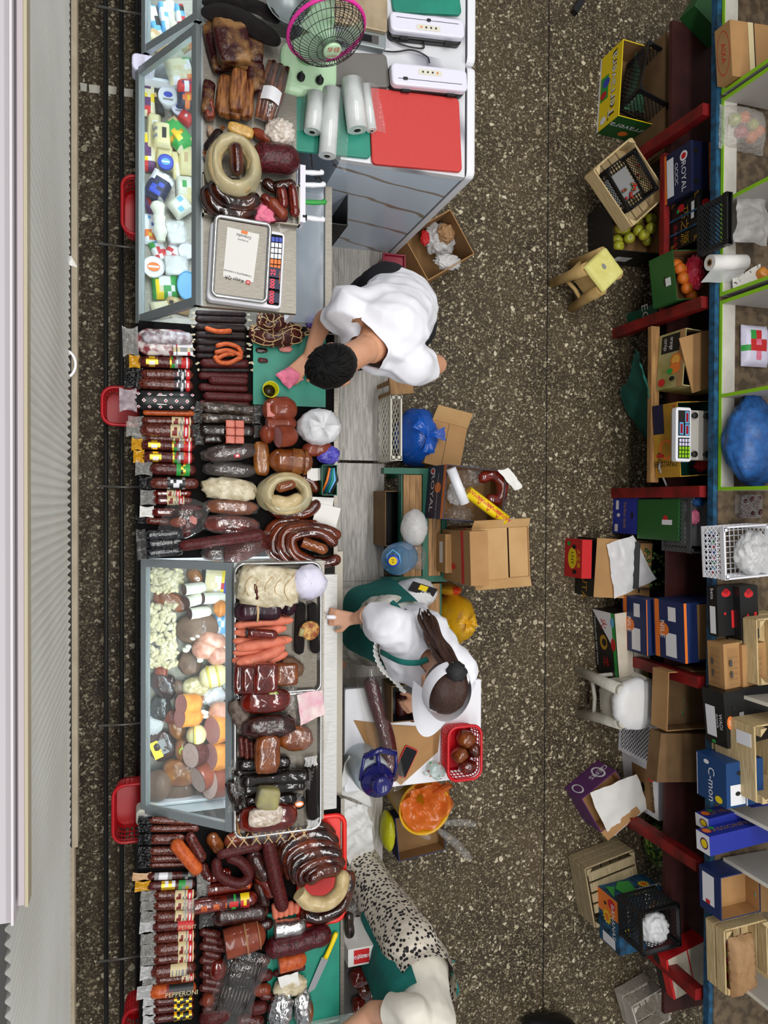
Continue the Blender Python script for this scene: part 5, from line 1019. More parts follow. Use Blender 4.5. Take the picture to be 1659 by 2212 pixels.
for i,(p1,p2,w,lf) in enumerate((((508,1654),(628,1646),26,0),((502,1668),(602,1672),22,0),((516,1690),(668,1676),28,.02),((524,1708),(660,1696),20,.04),((520,1716),(600,1722),20,0),((526,1732),(642,1724),24,.01),((504,1742),(560,1740),24,0))):
    sausage('dried_meat_pack',f'dark dried meat in shiny film, {ORD[i]} below the wedge','meat',[p1,p2],w,Z+lf,'darkpack',GT,'round',.14,flat=.8,kids=[film(0,.02,'film_grey',1.1),film(1,.02,'film_grey',1.1)])
lump('dark_meat','black meat lump at the left edge of the lower tray','meat',(496,1690),(516,1738),24,.05,Z,'jerky',GT,.25)
lump('cheese_chunk','grey and yellow cheese chunk on the dark packs','cheese',(556,1722),(600,1724),42,.06,Z+.055,M('greycheese','#75705a',.5,'#a39a5a',9,.35,.6),GT,.06,.4)
lump('smoked_meat','broad glossy red brown meat at the bottom of the lower tray','meat',(520,1770),(636,1758),54,.08,Z,'glossred',GT,.06,.7); lump('foil_meat','pale silvery wrapped meat on the glossy red brown one','meat',(540,1768),(606,1758),36,.035,Z+.075,M('silvermeat','#a8937e',.25,'#d0c4b6',34,coat=.6,bump=.9,bs=60),GT,.15,.5)
o=pillow('lattice_pack','flat dark pack with pale lattice print','meat',(530,1812),(632,1800),32,.03,Z-.02,'darkmeat',None,GT,.3)
o.location.z+=.01; b=MB('tan')
for i in range(7):
    for s in(-1,1): x=(-.155+.05*i); b.tube([(x-s*.018,-.026,.027),(x,0,.032),(x+s*.018,.026,.027)],.003,5)
b.build('lattice_print',o)
sausage('black_stick','long black stick in white film along the tray edge','meat',[(672,1650),(676,1772)],22,Z,'blackmeat',GT,'round',.05,kids=[film(0,.03,'film_milky',1.2),film(1,.03,'film_milky',1.2)])
r=thing('paste_tin','black round tin with orange label in the lower tray','tin',at(646,1734,Z+.03)); r.location.z=Z; k=mpp(646,1734,Z+.03); b=MB('black'); b.lathe([(14*k,0),(14.5*k,.03),(13*k,.034),(.0001,.034)],22); b.build('tin_body',r); b=MB('orange'); T=Matrix.Translation((0,0,.0345)); b.disc(0,-.004,.019,.013,T,'orange'); b.disc(0,-.004,.014,.007,T,'white'); b.build('paper_label',r)
o=sausage('wood_pin','brown wooden stick at the tray corner','stick',[(512,1762),(516,1800)],7,Z+.01,'oak',None,'none',.02)
# ------------------------------------------------------------------ second sausage counter
Z=ZC
GD='packed sausages along the front of the lower counter'
for i,(y1,y2,w,x2) in enumerate(((1771,1776,15,420),(1790,1790,15,430),(1813,1812,22,400),(1838,1836,18,400),(1856,1852,15,410),(1869,1866,11,420))):
    sausage('salami_pack',f'brown pressed salami with black film end, {ORD[i]} from the ham case','sausage',[(322,y1),(x2,y2)],w,Z,'salami2',GD,'round',.03,flat=.8,kids=[film(0,.045,'film_black',1.2)])
sausage('salami_pack','dark salami with pale wax paper tab and silver label','sausage',[(318,1893),(424,1889)],15,Z,'salami',GD,'round',.03,kids=[band(.2,.5,['gWWg']),band(.75,.97,['KgKK','KKgK']),film(0,.06,M('waxpaper','#c9a27a',.4),1.2)])
sausage('salami_pack','dark salami with gold seal and yellow foil end on the lower counter','sausage',[(318,1914),(422,1908)],19,Z,'salami',GD,'round',.03,kids=[band(.33,.6,['FFFF','FWFW']),band(.7,.95,['GgFg','GGgg']),film(0,.05,'film_gold',1.3)])
rows=((1934,1930,20,'beige labelled red salami, first below the yellow foil end'),(1956,1950,22,'beige labelled red salami, second below the yellow foil end'),(1980,1975,22,'beige labelled red salami, third below the yellow foil end'),(2027,2018,22,'beige labelled red salami below the red lettered pack'),(2052,2042,26,'widest beige labelled salami of the lower counter'),(2074,2064,20,'beige labelled salami under the widest one'))
for y1,y2,w,lab in rows: beige(lab,(330,y1),(424,y2),w,0,GD,.5 if y1<2000 else .62)
def lettered(label,p1,p2,w,word,mt,rows,tm,t0):
    o=sausage('salami_pack',label,'sausage',[p1,p2],w,Z,mt,GD,'round',.02,kids=[band(t0,.98,rows),film(0,.05,'film_milky',1.2)])
    c,a,L=frame(p1,p2,Z); r_=w*.5*mpp(p1[0],p1[1],Z+.03); b=MB(tm); T=Matrix.Translation((L*(t0+.98-1)/2,-.000,2*r_*1.035+.001)); b.text(word,0,-r_*.15,r_*1.05,T,tm,0,.95); b.build('lettering',o)
lettered('dark red pack with red label lettered in white',(328,2002),(424,1994),22,'РЕМИТ','salami',['RRRR','RRRR'],'label',.6)
sausage('salami_pack','brown salami with barcode label','sausage',[(324,2100),(424,2088)],26,Z,'salami2',GD,'round',.02,kids=[band(.44,.83,['LgLgLgLgLg','LgLgLgLgLg','LLLLLLLLLL']),film(0,.04,'film_milky',1.2)])
beige('thin salami with a small dark beige label above the pepperoni pack',(334,2118),(424,2108),16,0,GD,.7)
lettered('orange and black pepperoni pack',(322,2144),(424,2132),28,'PEPPERONI','kolbasa',['rKKKKKKK','rrKKKKKK','rKKKKKKK'],'label',.38)
for i,(y1,y2) in enumerate(((2164,2157),(2182,2172),(2202,2190))): sausage('salami_pack',f'dark salami with gold dotted print, {ORD[i]} below the pepperoni pack','sausage',[(330,y1),(420,y2)],17,Z,'salami',GD,'round',.03,kids=[band(.5,.95,['FKKFKF','KFKKFK','FKFKKF']),film(0,.04,'film_milky',1.2)])
GE='loose sausages on the lower counter'
sausage('sausage','orange brown sausage slanting over the front row','sausage',[(374,1816),(432,1886)],28,Z+.035,'kolbasa',GE,'round',.04); sausage('sausage','dark wrinkled sausage beside the orange brown one','sausage',[(406,1800),(440,1860)],22,Z+.035,'salami',GE,'round',.07)
sausage('ring_sausage','dark wrinkled horseshoe sausage','sausage',[(466,1854),(474,1890),(516,1908),(538,1890),(520,1862),(488,1850)],21,Z+.04,'redsaus',GE,'round',.08); sausage('sausage','dark red sausage lying over the horseshoe one','sausage',[(468,1848),(510,1838),(566,1826)],18,Z+.085,'redsaus',GE,'round',.05)
for i,(p1,p2,w,mt) in enumerate((((452,1802),(478,1840),26,'amber2'),((484,1822),(540,1806),30,'ham'),((540,1840),(580,1900),36,'darkmeat'),((556,1880),(592,1936),30,'glossred'),((520,1820),(600,1816),24,'salami'))): sausage('sausage',f'dark sausage behind the horseshoe one, {ORD[i]} from the left','sausage',[p1,p2],w,Z,mt,GE,'round',.07)
CH=['rrrOrrrOrrrOrrrO','rrOrrrOrrrOrrrOr','rOrrrOrrrOrrrOrr']
def chev(label,p1,p2,w,lf,lb=False):
    kd=[('print','band',.04,.60 if lb else .95,(['rrrrrr','rOrOrO','rrrrrr'],{'r':m_('glossred'),'O':m_('kolbasa')}),20,160),film(0,.045,'film_clear',1.3)]
    if lb: kd.append(band(.56,.78,['KKGGKK','KRRRRK','KKKGKK'])); kd.append(band(.78,.88,['rRR','RYr','YYY']))
    sausage('sausage_pack',label,'sausage',[p1,p2],w,Z+lf,'glossred',GE,'round',.02,kids=kd)
chev('red pack with orange hatching, upper of three',(448,1896),(500,1884),22,0); chev('red pack with orange hatching, middle of three',(448,1922),(546,1908),24,0); chev('large red pack with orange hatching and black green label',(420,1958),(556,1938),28,.02,True)
sausage('meat_pack','dark brown square meat pack below the hatched packs','meat',[(456,1982),(580,1966)],36,Z,'darkmeat',GE,'round',.08,kids=[film(0,.05,'film_grey',1.1)])
o=sausage('netted_ham','golden brown ham in string net with mottled cut end','ham',[(486,2040),(540,2024),(574,2014)],56,Z+.02,'ham',GE,'cut',.04,cutm=M('hamcut','#c08a72',.45,'#8a5a4a',60,.35,.5),kids=[('string_band','band',t,t+.01,(['T'],{'T':M('hamstring','#9a6a44',.6)}),0,180) for t in(.4,.75)])
lump('sausage_piece','glossy red orange sausage heel below the netted ham','sausage',(470,2072),(470,2114),36,.06,Z,'glossred',GE,.06)
for i in range(12): sausage('small_sausage',f'thin red sausage, {ORD[i]} from the top of the hanging column','sausage',[(430+(i%2)*7,2012+i*15),(478+(i%3)*8,2020+i*15)],16,Z+.008*(i%3),'salami',GE,'round',.06)
for i,(p1,p2,w,mt) in enumerate((((436,1866),(452,1900),20,'salami'),((556,1900),(574,1960),26,'darkmeat'),((500,1960),(560,1950),20,'redsaus'),((540,2010),(590,1990),24,'darkmeat'),((552,2080),(584,2070),22,'salami'),((556,2110),(590,2104),22,'redsaus'),((546,2140),(586,2136),24,'ham'),((536,2180),(580,2172),26,'redsaus'),((510,2200),(570,2206),24,'salami'))): sausage('sausage',f'dark sausage filling the middle of the lower counter, {ORD[i]} from the top','sausage',[p1,p2],w,Z,mt,GE,'round',.07)
sausage('sausage','thick dark red sausage at the bottom edge of the photo','sausage',[(430,2206),(500,2180)],36,Z,'redsaus',GE,'round',.06); sausage('sausage','dark pink sausage heel left of the vacuum pack','sausage',[(436,2168),(462,2150)],26,Z,'ham',GE,'round',.06)
# vacuum pack of dark sticks
c,a,L=frame((540,2062),(486,2208),Z+.06); r=thing('vacuum_pack','clear vacuum pack of two rows of thin dark sausage sticks','sausage',(c.x,c.y,Z+.05),a,None)
for q in range(2):
    for i in range(9):
        b=MB('jerky'); x0=-L*.42+q*L*.40; b.tube([(x0,(i-4)*.0155,.014),(x0+L*.19,(i-4)*.0155,.018),(x0+L*.37,(i-4)*.0150,.014)],[.006,.0072,.006],8); b.build('sausage_stick',r)
b=MB('pouch'); b.grid(lambda u,v:((u-.5)*L*1.08,(v-.5)*.20*(1+.06*math.sin(u*9)),.004+.024*math.sin(PI*u)**.4*math.sin(PI*v)**.5),18,16); b.build('clear_pouch',r)
sausage('long_salami','long dark red salami standing down the middle of the lower counter','sausage',[(578,1816),(594,1890),(612,1968)],28,Z+.06,'redsaus',GE,'round',.03)
GF='pink wieners under the long salami'
for i in range(5): sausage('wiener',f'pink wiener, {ORD[i]} from the left under the long salami','sausage',[(592+i*12,1950-(i%2)*4),(596+i*11,1986-i*3)],14,Z+.02,'pinkfrank',GF,'round',.03)
# red tray with coiled horse sausage
P=[at(646,1772,Z+.02),at(744,1986,Z+.02)]; c=(P[0]+P[1])/2; X,Yh=(P[1].x-P[0].x)/2,(P[0].y-P[1].y)/2; r=thing('red_tray','bright red plastic tray under the coiled sausages','tray',(c.x,c.y,Z)); b=MB(M('tray_red','#e8281e',.35)); b.rbox(-X,X,-Yh,Yh,0,.006,.05)
ring=[]
for cx,cy,a_ in((X-.045,Yh-.045,0),(-X+.045,Yh-.045,90),(-X+.045,-Yh+.045,180),(X-.045,-Yh+.045,270)):
    for q in range(6): t=math.radians(a_+18*q); ring.append((cx+.045*math.cos(t),cy+.045*math.sin(t),.016))
b.tube(ring,.011,8,closed=True); b.build('tray_body',r)
for i,(pts,w,lf) in enumerate((([(606,1872),(600,1820),(640,1792),(690,1784),(722,1806)],26,.0),([(618,1890),(610,1836),(650,1806),(700,1802),(728,1826)],28,.025),([(628,1900),(622,1850),(662,1826),(704,1824),(732,1838)],26,.045),([(640,1908),(634,1866),(676,1842),(716,1840),(738,1850)],26,.065),([(652,1916),(650,1882),(690,1862),(726,1860),(742,1872)],26,.08),([(660,1906),(690,1884),(738,1874)],32,.10))):
    sausage('horse_sausage',f'glossy brown coiled sausage in the red tray, {ORD[i]} from the top','sausage',pts,w,Z+.016+lf,'kazydark' if i in(0,1,3) else 'kazy',"glossy coiled sausages in the red tray",'round',.07)
sausage('horse_sausage','outer glossy sausage along the bottom of the red tray','sausage',[(650,1972),(690,1982),(736,1958),(754,1908),(750,1880)],28,Z+.02,'kazydark',"glossy coiled sausages in the red tray",'round',.06)
sausage('pale_sausage','beige curved sausage on top of the glossy coil','sausage',[(646,1930),(668,1950),(706,1950),(734,1924),(742,1880)],32,Z+.125,'beige',None,'cut',.05)
sausage('brown_sausage','brown sausage end sticking out beside the red tray','sausage',[(742,1890),(762,1894)],18,Z+.02,'ham',None,'round',.05)
# lower green board and things on it
P=[at(578,1976,Z+.015),at(733,2230,Z+.015)]; c=(P[0]+P[1])/2; b=MB('teal_board'); b.box(P[0].x-c.x,P[1].x-c.x,P[1].y-c.y,P[0].y-c.y,0,.015); o=b.build('cutting_board',None,(c.x,c.y,Z)); tag(o,'green cutting board with the yellow knife','cutting board')
Zb=Z+.017
sausage('foil_roll','sausage roll in silver foil with pale cut end','sausage',[(594,2008),(662,1998)],38,Zb,'foil',None,'cut',.05,cutm='pale'); sausage('red_net_sausage','fat sausage in red net with pale string tail','sausage',[(572,2050),(640,2038),(716,2012)],44,Zb,'rednet',None,'round',.12,kids=[])
sausage('cut_ham','short red orange ham with pale cut end','ham',[(602,2084),(662,2068)],36,Zb,'kolbasa',None,'cut',.03,cutm='pale'); sausage('dry_sausage','rough dark sausage under the short cut ham','sausage',[(590,2104),(660,2088)],14,Zb,'redsaus',None,'round',.1)
o=lump('paper_wrapped_meat','dark sausage half wrapped in white paper','meat',(592,2136),(662,2122),40,.06,Zb,'creamwrap',None,.15,.7); s=sheet('paper_wrap',[(600,2108),(646,2098),(648,2126),(612,2146)],Zb+.055,'paper',.012,18,8); s.parent=o; s.location=o.matrix_basis.inverted()@s.location; s.rotation_euler=(0,0,-o.rotation_euler.z)
o=lump('foil_ball','larger foil wrapped lump at the bottom edge','foil',(580,2184),(632,2178),76,.09,Zb,'foil',None,.22,.8,34,40); o=lump('foil_ball','foil wrapped lump with brown meat showing beside the larger one','foil',(634,2184),(672,2176),84,.09,Zb,'foil',None,.22,.8,34,40); L,W_,h=o['dims']; b=MB('amber2'); b.ball((L*.38,-.01,h*.55),(.02,.055,.034)); b.build('meat_showing',o)
sausage('dark_sausage','dark short sausage under the foil lumps','sausage',[(560,2150),(590,2152)],18,Zb,'salami',None); 
a_=at(728,2016,Zb+.02); b_=at(704,2072,Zb+.02); t_=at(668,2152,Zb+.01); an=math.atan2((t_-a_).y,(t_-a_).x); r=thing('knife','knife with yellow handle and broad blade on the green board','knife',(b_.x,b_.y,Zb),an); h=(a_-b_).length; L=(t_-b_).length; b=MB('yellow'); b.tube([(-h,0,.013),(-h*.9,0,.013),(-h*.5,.001,.013),(-h*.1,0,.013),(0,-.002,.012)],[.008,.0125,.0105,.0115,.012],10,flat=.8); b.build('handle',r); b=MB('steel_bright'); b.add([(0,-.018,.010),(0,.016,.010),(L*.8,.013,.007),(L,-.016,.006),(0,-.018,.012),(0,.016,.0105),(L*.8,.013,.0075),(L,-.016,.008)],[(0,1,2,3),(7,6,5,4),(0,3,7,4),(1,5,6,2),(2,6,7,3),(0,4,5,1)]); b.build('blade',r)
r=thing('glass_tray','clear rounded glass dish cut off at the bottom edge','dish',at(710,2216,Z+.03)); r.location.z=Z+.018; b=MB('glass'); ring=[]
for cx,cy,a_ in((.12,-.0,0),(-.12,-.0,90),(-.12,-.12,180),(.12,-.12,270)):
    for q in range(6): t=math.radians(a_+18*q); ring.append((cx+.03*math.cos(t),cy+.03*math.sin(t),.03))
b.tube(ring,.006,8,closed=True); b.rbox(-.15,.15,-.15,.03,0,.006,.03); b.build('dish_body',r)
r=sheet('meat_film',[(742,1962),(766,1950),(770,2030),(744,2040)],Z+.02,'film_grey',.01,20,10); tag(r,'clear film with dark meat hanging at the counter rear edge','film'); sausage('dark_meat','dark meat strip in film by the leopard trousers','meat',[(752,1968),(756,2026)],22,Z,'jerky',None,'round',.1)
r=Carton('printed_box','white box with red script label beside the lower counter','box',(752,2052),(752,2090),.14,.86,.6,'paper'); r.rect('top',.1,.2,.9,.75,'red'); r.text('top','Хлеб',.5,.58,.2,'white',90); r.text('top','Дерев',.5,.35,.2,'white',90); r.done()
for i,(p1,p2,w) in enumerate((((756,2120),(800,2100),40),((776,2150),(800,2128),40),((760,2180),(790,2170),40),((800,2160),(816,2130),36))): lump('meat_pack',f'vacuum packed dark meat on the low shelf, {ORD[i]} from the printed box','meat',p1,p2,w,.07,.72,'glossred' if i%2==0 else 'kazy','vacuum packs beside the lower counter',.12)
b=MB('dark_grey'); p=at(790,2140,.72); b.box(-.13,.09,-.25,.25,-.03,0); 
for sx in(-.11,.11):
    for sy in(-.22,.22): b.box(sx-.015,sx+.015,sy-.015,sy+.015,-.72,-.03)
o=b.build('side_shelf',None,(p.x,p.y,.719)); tag(o,'dark low shelf under the vacuum packed meats','shelf')
# ------------------------------------------------------------------ red baskets on the bag rail
ZRb=ZR+.012
for c,rx,ry,rz,lab in(((300,444),34,62,0,'red plastic basket at the upper left under the cheese case'),((275,878),51,40,0,'red plastic basket below the diamond sausage pack'),((290,1756),43,62,0,'red plastic basket left of the ham case bottom corner'),((300,2210),32,32,0,'red plastic basket cut off at the bottom left')):
    basket('basket',lab,c,rx,ry,ZRb,.16,'red_plastic',rz,'red baskets on the bag rail')
# ------------------------------------------------------------------ fridges, fan and sealers at the top
ZR_=1.2
def fridge(label,yt,yb,ytw=None):
    xl=at(738,350,ZR_).x; xr=at(1003,350,ZR_).x; xd=at(1027,350,ZR_).x; c=(xl+xr)/2; r=thing('fridge',label,'fridge',(c,(yt+yb)/2,0),0,'white fridges under the boards and sealers'); X=(xr-xl)/2; h=(yt-yb)/2
    b=MB('marble_side'); b.box(-X,X,-h,h,.04,ZR_-.035); b.build('fridge_body',r); b=MB('marble_top'); b.box(-X-.004,X+.002,-h-.004,h+.004,ZR_-.034,ZR_); b.build('top_panel',r)
    b=MB('black_rubber'); b.box(X,X+.012,-h+.01,h-.01,.06,ZR_-.01); b.build('door_seal',r)
    b=MB('white'); T=Matrix(((0,0,1,X+.012),(1,0,0,0),(0,1,0,0),(0,0,0,1))); b.rbox(-h,h,.06,ZR_+.002,0,xd-xr-.012,.03,T=T); b.build('door',r)
    b=MB('black'); b.box(-X+.03,X-.03,-h+.03,h-.03,0,.04); b.build('plinth',r); return r
yb=at(900,366,ZR_).y; ym=at(1020,140,ZR_).y
fridge('lower white fridge with brown veined marble side, under the red board',ym-.004,yb); fridge('upper white fridge at the top edge, under the vacuum sealers',ym+1.2,ym+.004)
Z=ZR_+.002
def flat(name,label,cat,pts,z,th,mat,rad=.02):
    P=[at(x,y,z+th) for x,y in pts]; c=(P[0]+P[1]+P[2]+P[3])/4; a=math.atan2((P[1]-P[0]).y,(P[1]-P[0]).x); L=((P[1]-P[0]).length+(P[2]-P[3]).length)/2; W_=((P[3]-P[0]).length+(P[2]-P[1]).length)/2
    b=MB(mat); b.rbox(-L/2,L/2,-W_/2,W_/2,0,th,rad); o=b.build(name,None,(c.x,c.y,z),a); return tag(o,label,cat)
flat('cutting_board','large red cutting board on the fridge','cutting board',[(801,188),(993,212),(998,374),(800,350)],Z,.016,'red_board'); 
flat('cutting_board','green cutting board under the plastic film rolls','cutting board',[(616,176),(800,200),(798,344),(640,322)],Z,.014,'teal_board')
flat('cutting_board','green cutting board cut off at the top edge','cutting board',[(846,-40),(994,-32),(995,38),(846,18)],Z,.015,'teal_board'); flat('grey_panel','flat dark grey panel between the fan and the sealers','panel',[(664,108),(838,116),(842,190),(668,180)],Z,.02,M('panel_grey','#6c6863',.45))
def sealer(label,pts,flip,z=Z):
    P=[at(x,y,z+.06) for x,y in pts]; c=sum(P,Vector())/4; a=math.atan2((P[1]-P[0]).y,(P[1]-P[0]).x); L=(P[1]-P[0]).length; W_=(P[3]-P[0]).length; r=thing('vacuum_sealer',label,'vacuum sealer',(c.x,c.y,z),a,'lilac white vacuum sealers on the fridge'); s=-1 if flip else 1
    b=MB('black'); b.rbox(-L/2+.003,L/2-.003,-W_/2+.003,W_/2-.003,.0,.032,.02); b.build('lower_shell',r); b=MB('white_plastic'); b.rbox(-L/2,L/2,-W_/2+(.012 if not flip else .006),W_/2-(.006 if not flip else .012),.034,.064,.022); T=Matrix.Translation((0,0,.0642)); y=s*W_*.2
    b.rect(-L*.42,y-.0012,L*.42,y+.0012,T,'ink'); b.rbox(-.055,.055,-s*W_*.12-.012,-s*W_*.12+.012,.0645,.0655,.011,'offwhite')
    for i in range(4): b.disc(-.033+.022*i,-s*W_*.12,.0042,.0042,Matrix.Translation((0,0,.066)),'orange' if i==(0 if not flip else 3) else 'ink')
    ld=b.build('lid',r); b=MB('black'); b.rbox(-.006 if not flip else -L*.36,.012 if not flip else -L*.30,y-.006,y+.006,.0645,.07,.005); b.build('latch',ld)
    pass
    for sx in(-.3,.3): b=MB('black_rubber'); b.box(sx*L-.018,sx*L+.018,-W_/2-.004,-W_/2+.010,.02,.036); b.build('hinge',r)
    return r
sealer('vacuum sealer nearest the top edge of the photo',[(841,18),(1002,38),(1004,96),(846,70)],False); sealer('vacuum sealer just above the red cutting board',[(844,128),(1008,146),(1012,200),(846,186)],True)
for lab,pts in(('black cord of the upper vacuum sealer',[(913,90),(914,104),(880,100),(850,88),(838,74)]),('black cord running from the lower sealer to the fan',[(928,136),(922,122),(890,108),(850,112),(800,106),(760,100)])):
    P=crv([at(x,y,Z+.012) for x,y in pts],24); c=P[0].copy(); b=MB('black'); b.tube([p-c for p in P],.0035,6); o=b.build('power_cord',None,c); tag(o,lab,'cord')
for i,(p1,p2,w) in enumerate((((680,208),(672,290),36),((714,200),(704,342),38),((754,181),(768,288),44),((788,186),(802,284),22))):
    c,a,L=frame(p1,p2,Z+.03); rr=w*.5*mpp(p1[0],p1[1],Z+.03); r=thing('film_roll',f'roll of clear bag film on the green board, {ORD[i]} from the left','film roll',(c.x,c.y,Z+.016),a,'film rolls on the green board')
    b=MB(M('rollfilm','#c8ccca',.2,'#dfe3e1',8,coat=.6,bump=.3,bs=30)); b.tube([(-L/2,0,rr),(L/2,0,rr)],rr,20); b.build('roll',r)
    b=MB('grey'); b.tube([(L/2-.002,0,rr),(L/2+.002,0,rr)],rr*.35,12,'ink'); b.tube([(L/2-.002,0,rr),(L/2+.0012,0,rr)],rr*.45,12,'paper'); b.build('core',r)
    b=MB('film'); s_=1 if i!=0 else -1; b.grid(lambda u,v:((u-.5)*L*(1.05+(.25*v if i==1 else 0)),s_*(rr*.8+v*(.05 if i!=1 else .06))*(1 if v>.1 else .6),rr*1.6*(1-v)**1.5+.004+.006*math.sin(u*5+v*4)),10,6); b.build('loose_end',r)
# tabletop fan: base with two dials, column, guard, hub
p=at(668,150,Z+.05); r=thing('fan','pale green tabletop fan with pink rimmed black wire guard','fan',(p.x,p.y,Z)); k=mpp(668,150,Z+.05); M('mint','#b9dcb4',.35); M('mint2','#6fc77f',.35,trans=.2)
b=MB('mint'); b.rbox(-.118,.118,-.085,.11,0,.05,.06); b.ball((-.055,-.075,.025),(.065,.03,.025),seg=14); b.ball((.055,-.075,.025),(.065,.03,.025),seg=14); bs_=b.build('base',r)
for sx in(-.035,.042):
    b=MB('black'); b.lathe([(.017,.05),(.016,.064),(.0001,.066)],16,T=Matrix.Translation((sx,-.04,0))); b.box(sx-.004,sx+.004,-.056,-.024,.066,.072); b.build('dial',bs_)
q=at(705,66,1.56)-Vector((p.x,p.y,Z)); n_=Vector((.21,-.95,.23)); b=MB('mint'); b.tube([(-.01,.06,.04),(-.01,.1,.18),(q.x-n_.x*.13,q.y-n_.y*.13,q.z-.06),(q.x-n_.x*.13,q.y-n_.y*.13,q.z)],[.05,.036,.034,.04],14); b.build('column',r)
n=Vector((.21,-.95,.23)).normalized(); sx=Vector((1,.12,0)); sx=(sx-n*sx.dot(n)).normalized(); sy=n.cross(sx); G=Matrix.Translation(q)@Matrix((sx,sy,n)).transposed().to_4x4(); RG=86*mpp(704,70,1.6)
b=MB(M('fan_pink','#e3359c',.35)); b.tube([G@Vector((RG*math.cos(t),RG*math.sin(t),0)) for t in [2*PI*i/48 for i in range(48)]],.0075,8,closed=True); b.build('guard_rim',r)
def dome(z0,sg,nm):
    b=MB('black'); 
    for i in range(48):
        t=2*PI*i/48; b.tube([G@Vector((math.cos(t+.25*(1-s))*RG*s,math.sin(t+.25*(1-s))*RG*s,sg*z0*math.sqrt(max(0,1-s**2.2)))) for s in(.22,.4,.6,.8,.93,1)],.0013,4,smooth=False)
    for s in(.4,.6,.8,.93): b.tube([G@Vector((RG*s*math.cos(t),RG*s*math.sin(t),sg*z0*math.sqrt(1-s**2.2))) for t in [2*PI*i/40 for i in range(40)]],.0013,4,closed=True,smooth=False)
    b.build(nm,r)
dome(.085,1,'front_guard'); dome(.085,-1,'rear_guard')
b=MB('mint'); b.lathe([(RG*.24,.076),(RG*.24,.088),(RG*.2,.092),(.0001,.093)],24,T=G); T=G@Matrix.Translation((0,0,.094)); b.text('华佳',0,.012,.026,T,'red'); b.text('HUAJIA',0,-.016,.012,T,'red'); b.build('hub_badge',r)
M('mint2','#6fc77f'); FILM('blade','#c9eccb',.6,.2,0,10,.2); b=MB('blade'); b.lathe([(.03,-.02),(.032,.03),(.02,.05),(.0001,.052)],18,T=G)
for i in range(3):
    t0=2*PI*i/3; b.grid(lambda u,v:G@Vector(((.03+u*RG*.74)*math.cos(t0+(v-.5)*(1.5-.3*u)),(.03+u*RG*.74)*math.sin(t0+(v-.5)*(1.5-.3*u)),.012+(v-.5)*.045)),8,8)
b.build('blades',r); b=MB('mint'); b.tube([G@Vector((0,0,-.14)),G@Vector((0,0,-.1)),G@Vector((0,0,-.03))],[.035,.05,.042],16); b.build('motor',r)
r=thing('scale','steel topped kitchen scale with grey display beside the fan','scale',at(770,50,Z)); P=[at(x,y,Z+.06) for x,y in((690,-30),(838,-30),(836,74),(690,58))]; c=sum(P,Vector())/4; r.location=(c.x,c.y,Z); b=MB(M('brass_plate','#b5a183',.4,'#9c8a70',12,metal=.3)); X=(P[1].x-P[0].x)/2; Yh=(P[0].y-P[2].y)/2; b.rbox(-X,X,-Yh,Yh,.04,.06,.01); b.build('plate',r); b=MB('grey_frame'); b.rbox(-X,X,-Yh-.06,Yh,.0,.038,.01); T=Matrix.Translation((X*.3,-Yh-.028,.0385)); b.rect(-.07,-.018,.07,.018,T,'dark_grey'); b.rect(-.05,-.014,.04,.014,T,'screen'); b.build('body',r)
r=thing('basin','grey plastic basin behind the fan at the top edge','basin',at(622,20,Z1)); r.location.z=Z1; b=MB('grey_frame'); b.lathe([(.07,0),(.10,.07),(.105,.07),(.098,.066),(.066,.006),(.0001,.006)],24); b.build('bowl',r)
# dark crate and cables in the gap below the rolls
r=thing('black_crate','black plastic crate in the gap between counter and fridge','crate',at(735,420,.9)); r.location.z=.55; b=MB('black')
for q in((-.05,-.046,-.12,.12),(.046,.05,-.12,.12),(-.05,.05,-.12,-.116),(-.05,.05,.116,.12)): b.box(q[0],q[1],q[2],q[3],0,.3)
b.box(-.05,.05,-.12,.12,0,.006); b.build('crate_body',r)
b=MB('white'); b.box(-.14,-.03,-.3,.05,0,.54); p=at(725,400,.5); o=b.build('low_cabinet',None,(p.x,p.y,0)); tag(o,'white low cabinet in the gap beside the fridge','cabinet')
# ------------------------------------------------------------------ floor things behind the walkway
r=Carton('cardboard_box','open cardboard box of rubbish beside the fridge','box',(871,508),(925,606),.34,.26,.004,'card',.22,'card_in'); r.root.location.z=.001; r.done(); rb=r
crumple('rubbish','crumpled clear wrappers in the open box by the fridge','rubbish',(948,516),34,34,.10,.07,'film_milky',None,.5,2.4); crumple('rubbish','tan scrunched paper in the open box by the fridge','rubbish',(962,505),20,20,.09,.12,'brown_paper',None,.5,2.2); crumple('rubbish','red and orange wrapper in the open box by the fridge','rubbish',(918,514),10,16,.03,.14,'red',None,.4,2.2); crumple('rubbish','shiny foil bag hanging out of the open box','rubbish',(968,566),30,16,.05,.2,'film_milky',None,.5,2.4); crumple('paper_ball','white scrunched tissue on the floor beside the red bin','paper',(897,579),9,9,.03,.002,'paper',None,.5,2.4)
p=at(852,578,.28); r=thing('bin','dark red plastic bin behind the man in the white shirt','bin',(p.x,p.y,.001)); b=MB(M('bin_red','#8c1730',.4)); b.rbox(-.06,.06,-.1,.07,0,.27,.02); b.build('bin_body',r); b=MB('bin_red'); b.box(-.066,.066,-.106,-.098,.26,.28); b.box(-.066,.066,.068,.076,.26,.28); b.box(-.066,-.058,-.1,.07,.26,.28); b.box(.058,.066,-.1,.07,.26,.28); b.build('rim',r)
flat('wooden_stool_top','small wooden stool top under the man elbow','stool',[(842,815),(892,812),(893,850),(842,852)],.36,.02,'oak',.004); bpy.data.objects['wooden_stool_top'].name='wooden_stool'
o=bpy.data.objects['wooden_stool']
for sx in(-.045,.045):
    for sy in(-.03,.03): b=MB('oak'); b.box(sx-.01,sx+.01,sy-.01,sy+.01,-.358,0); b.build('leg',o)
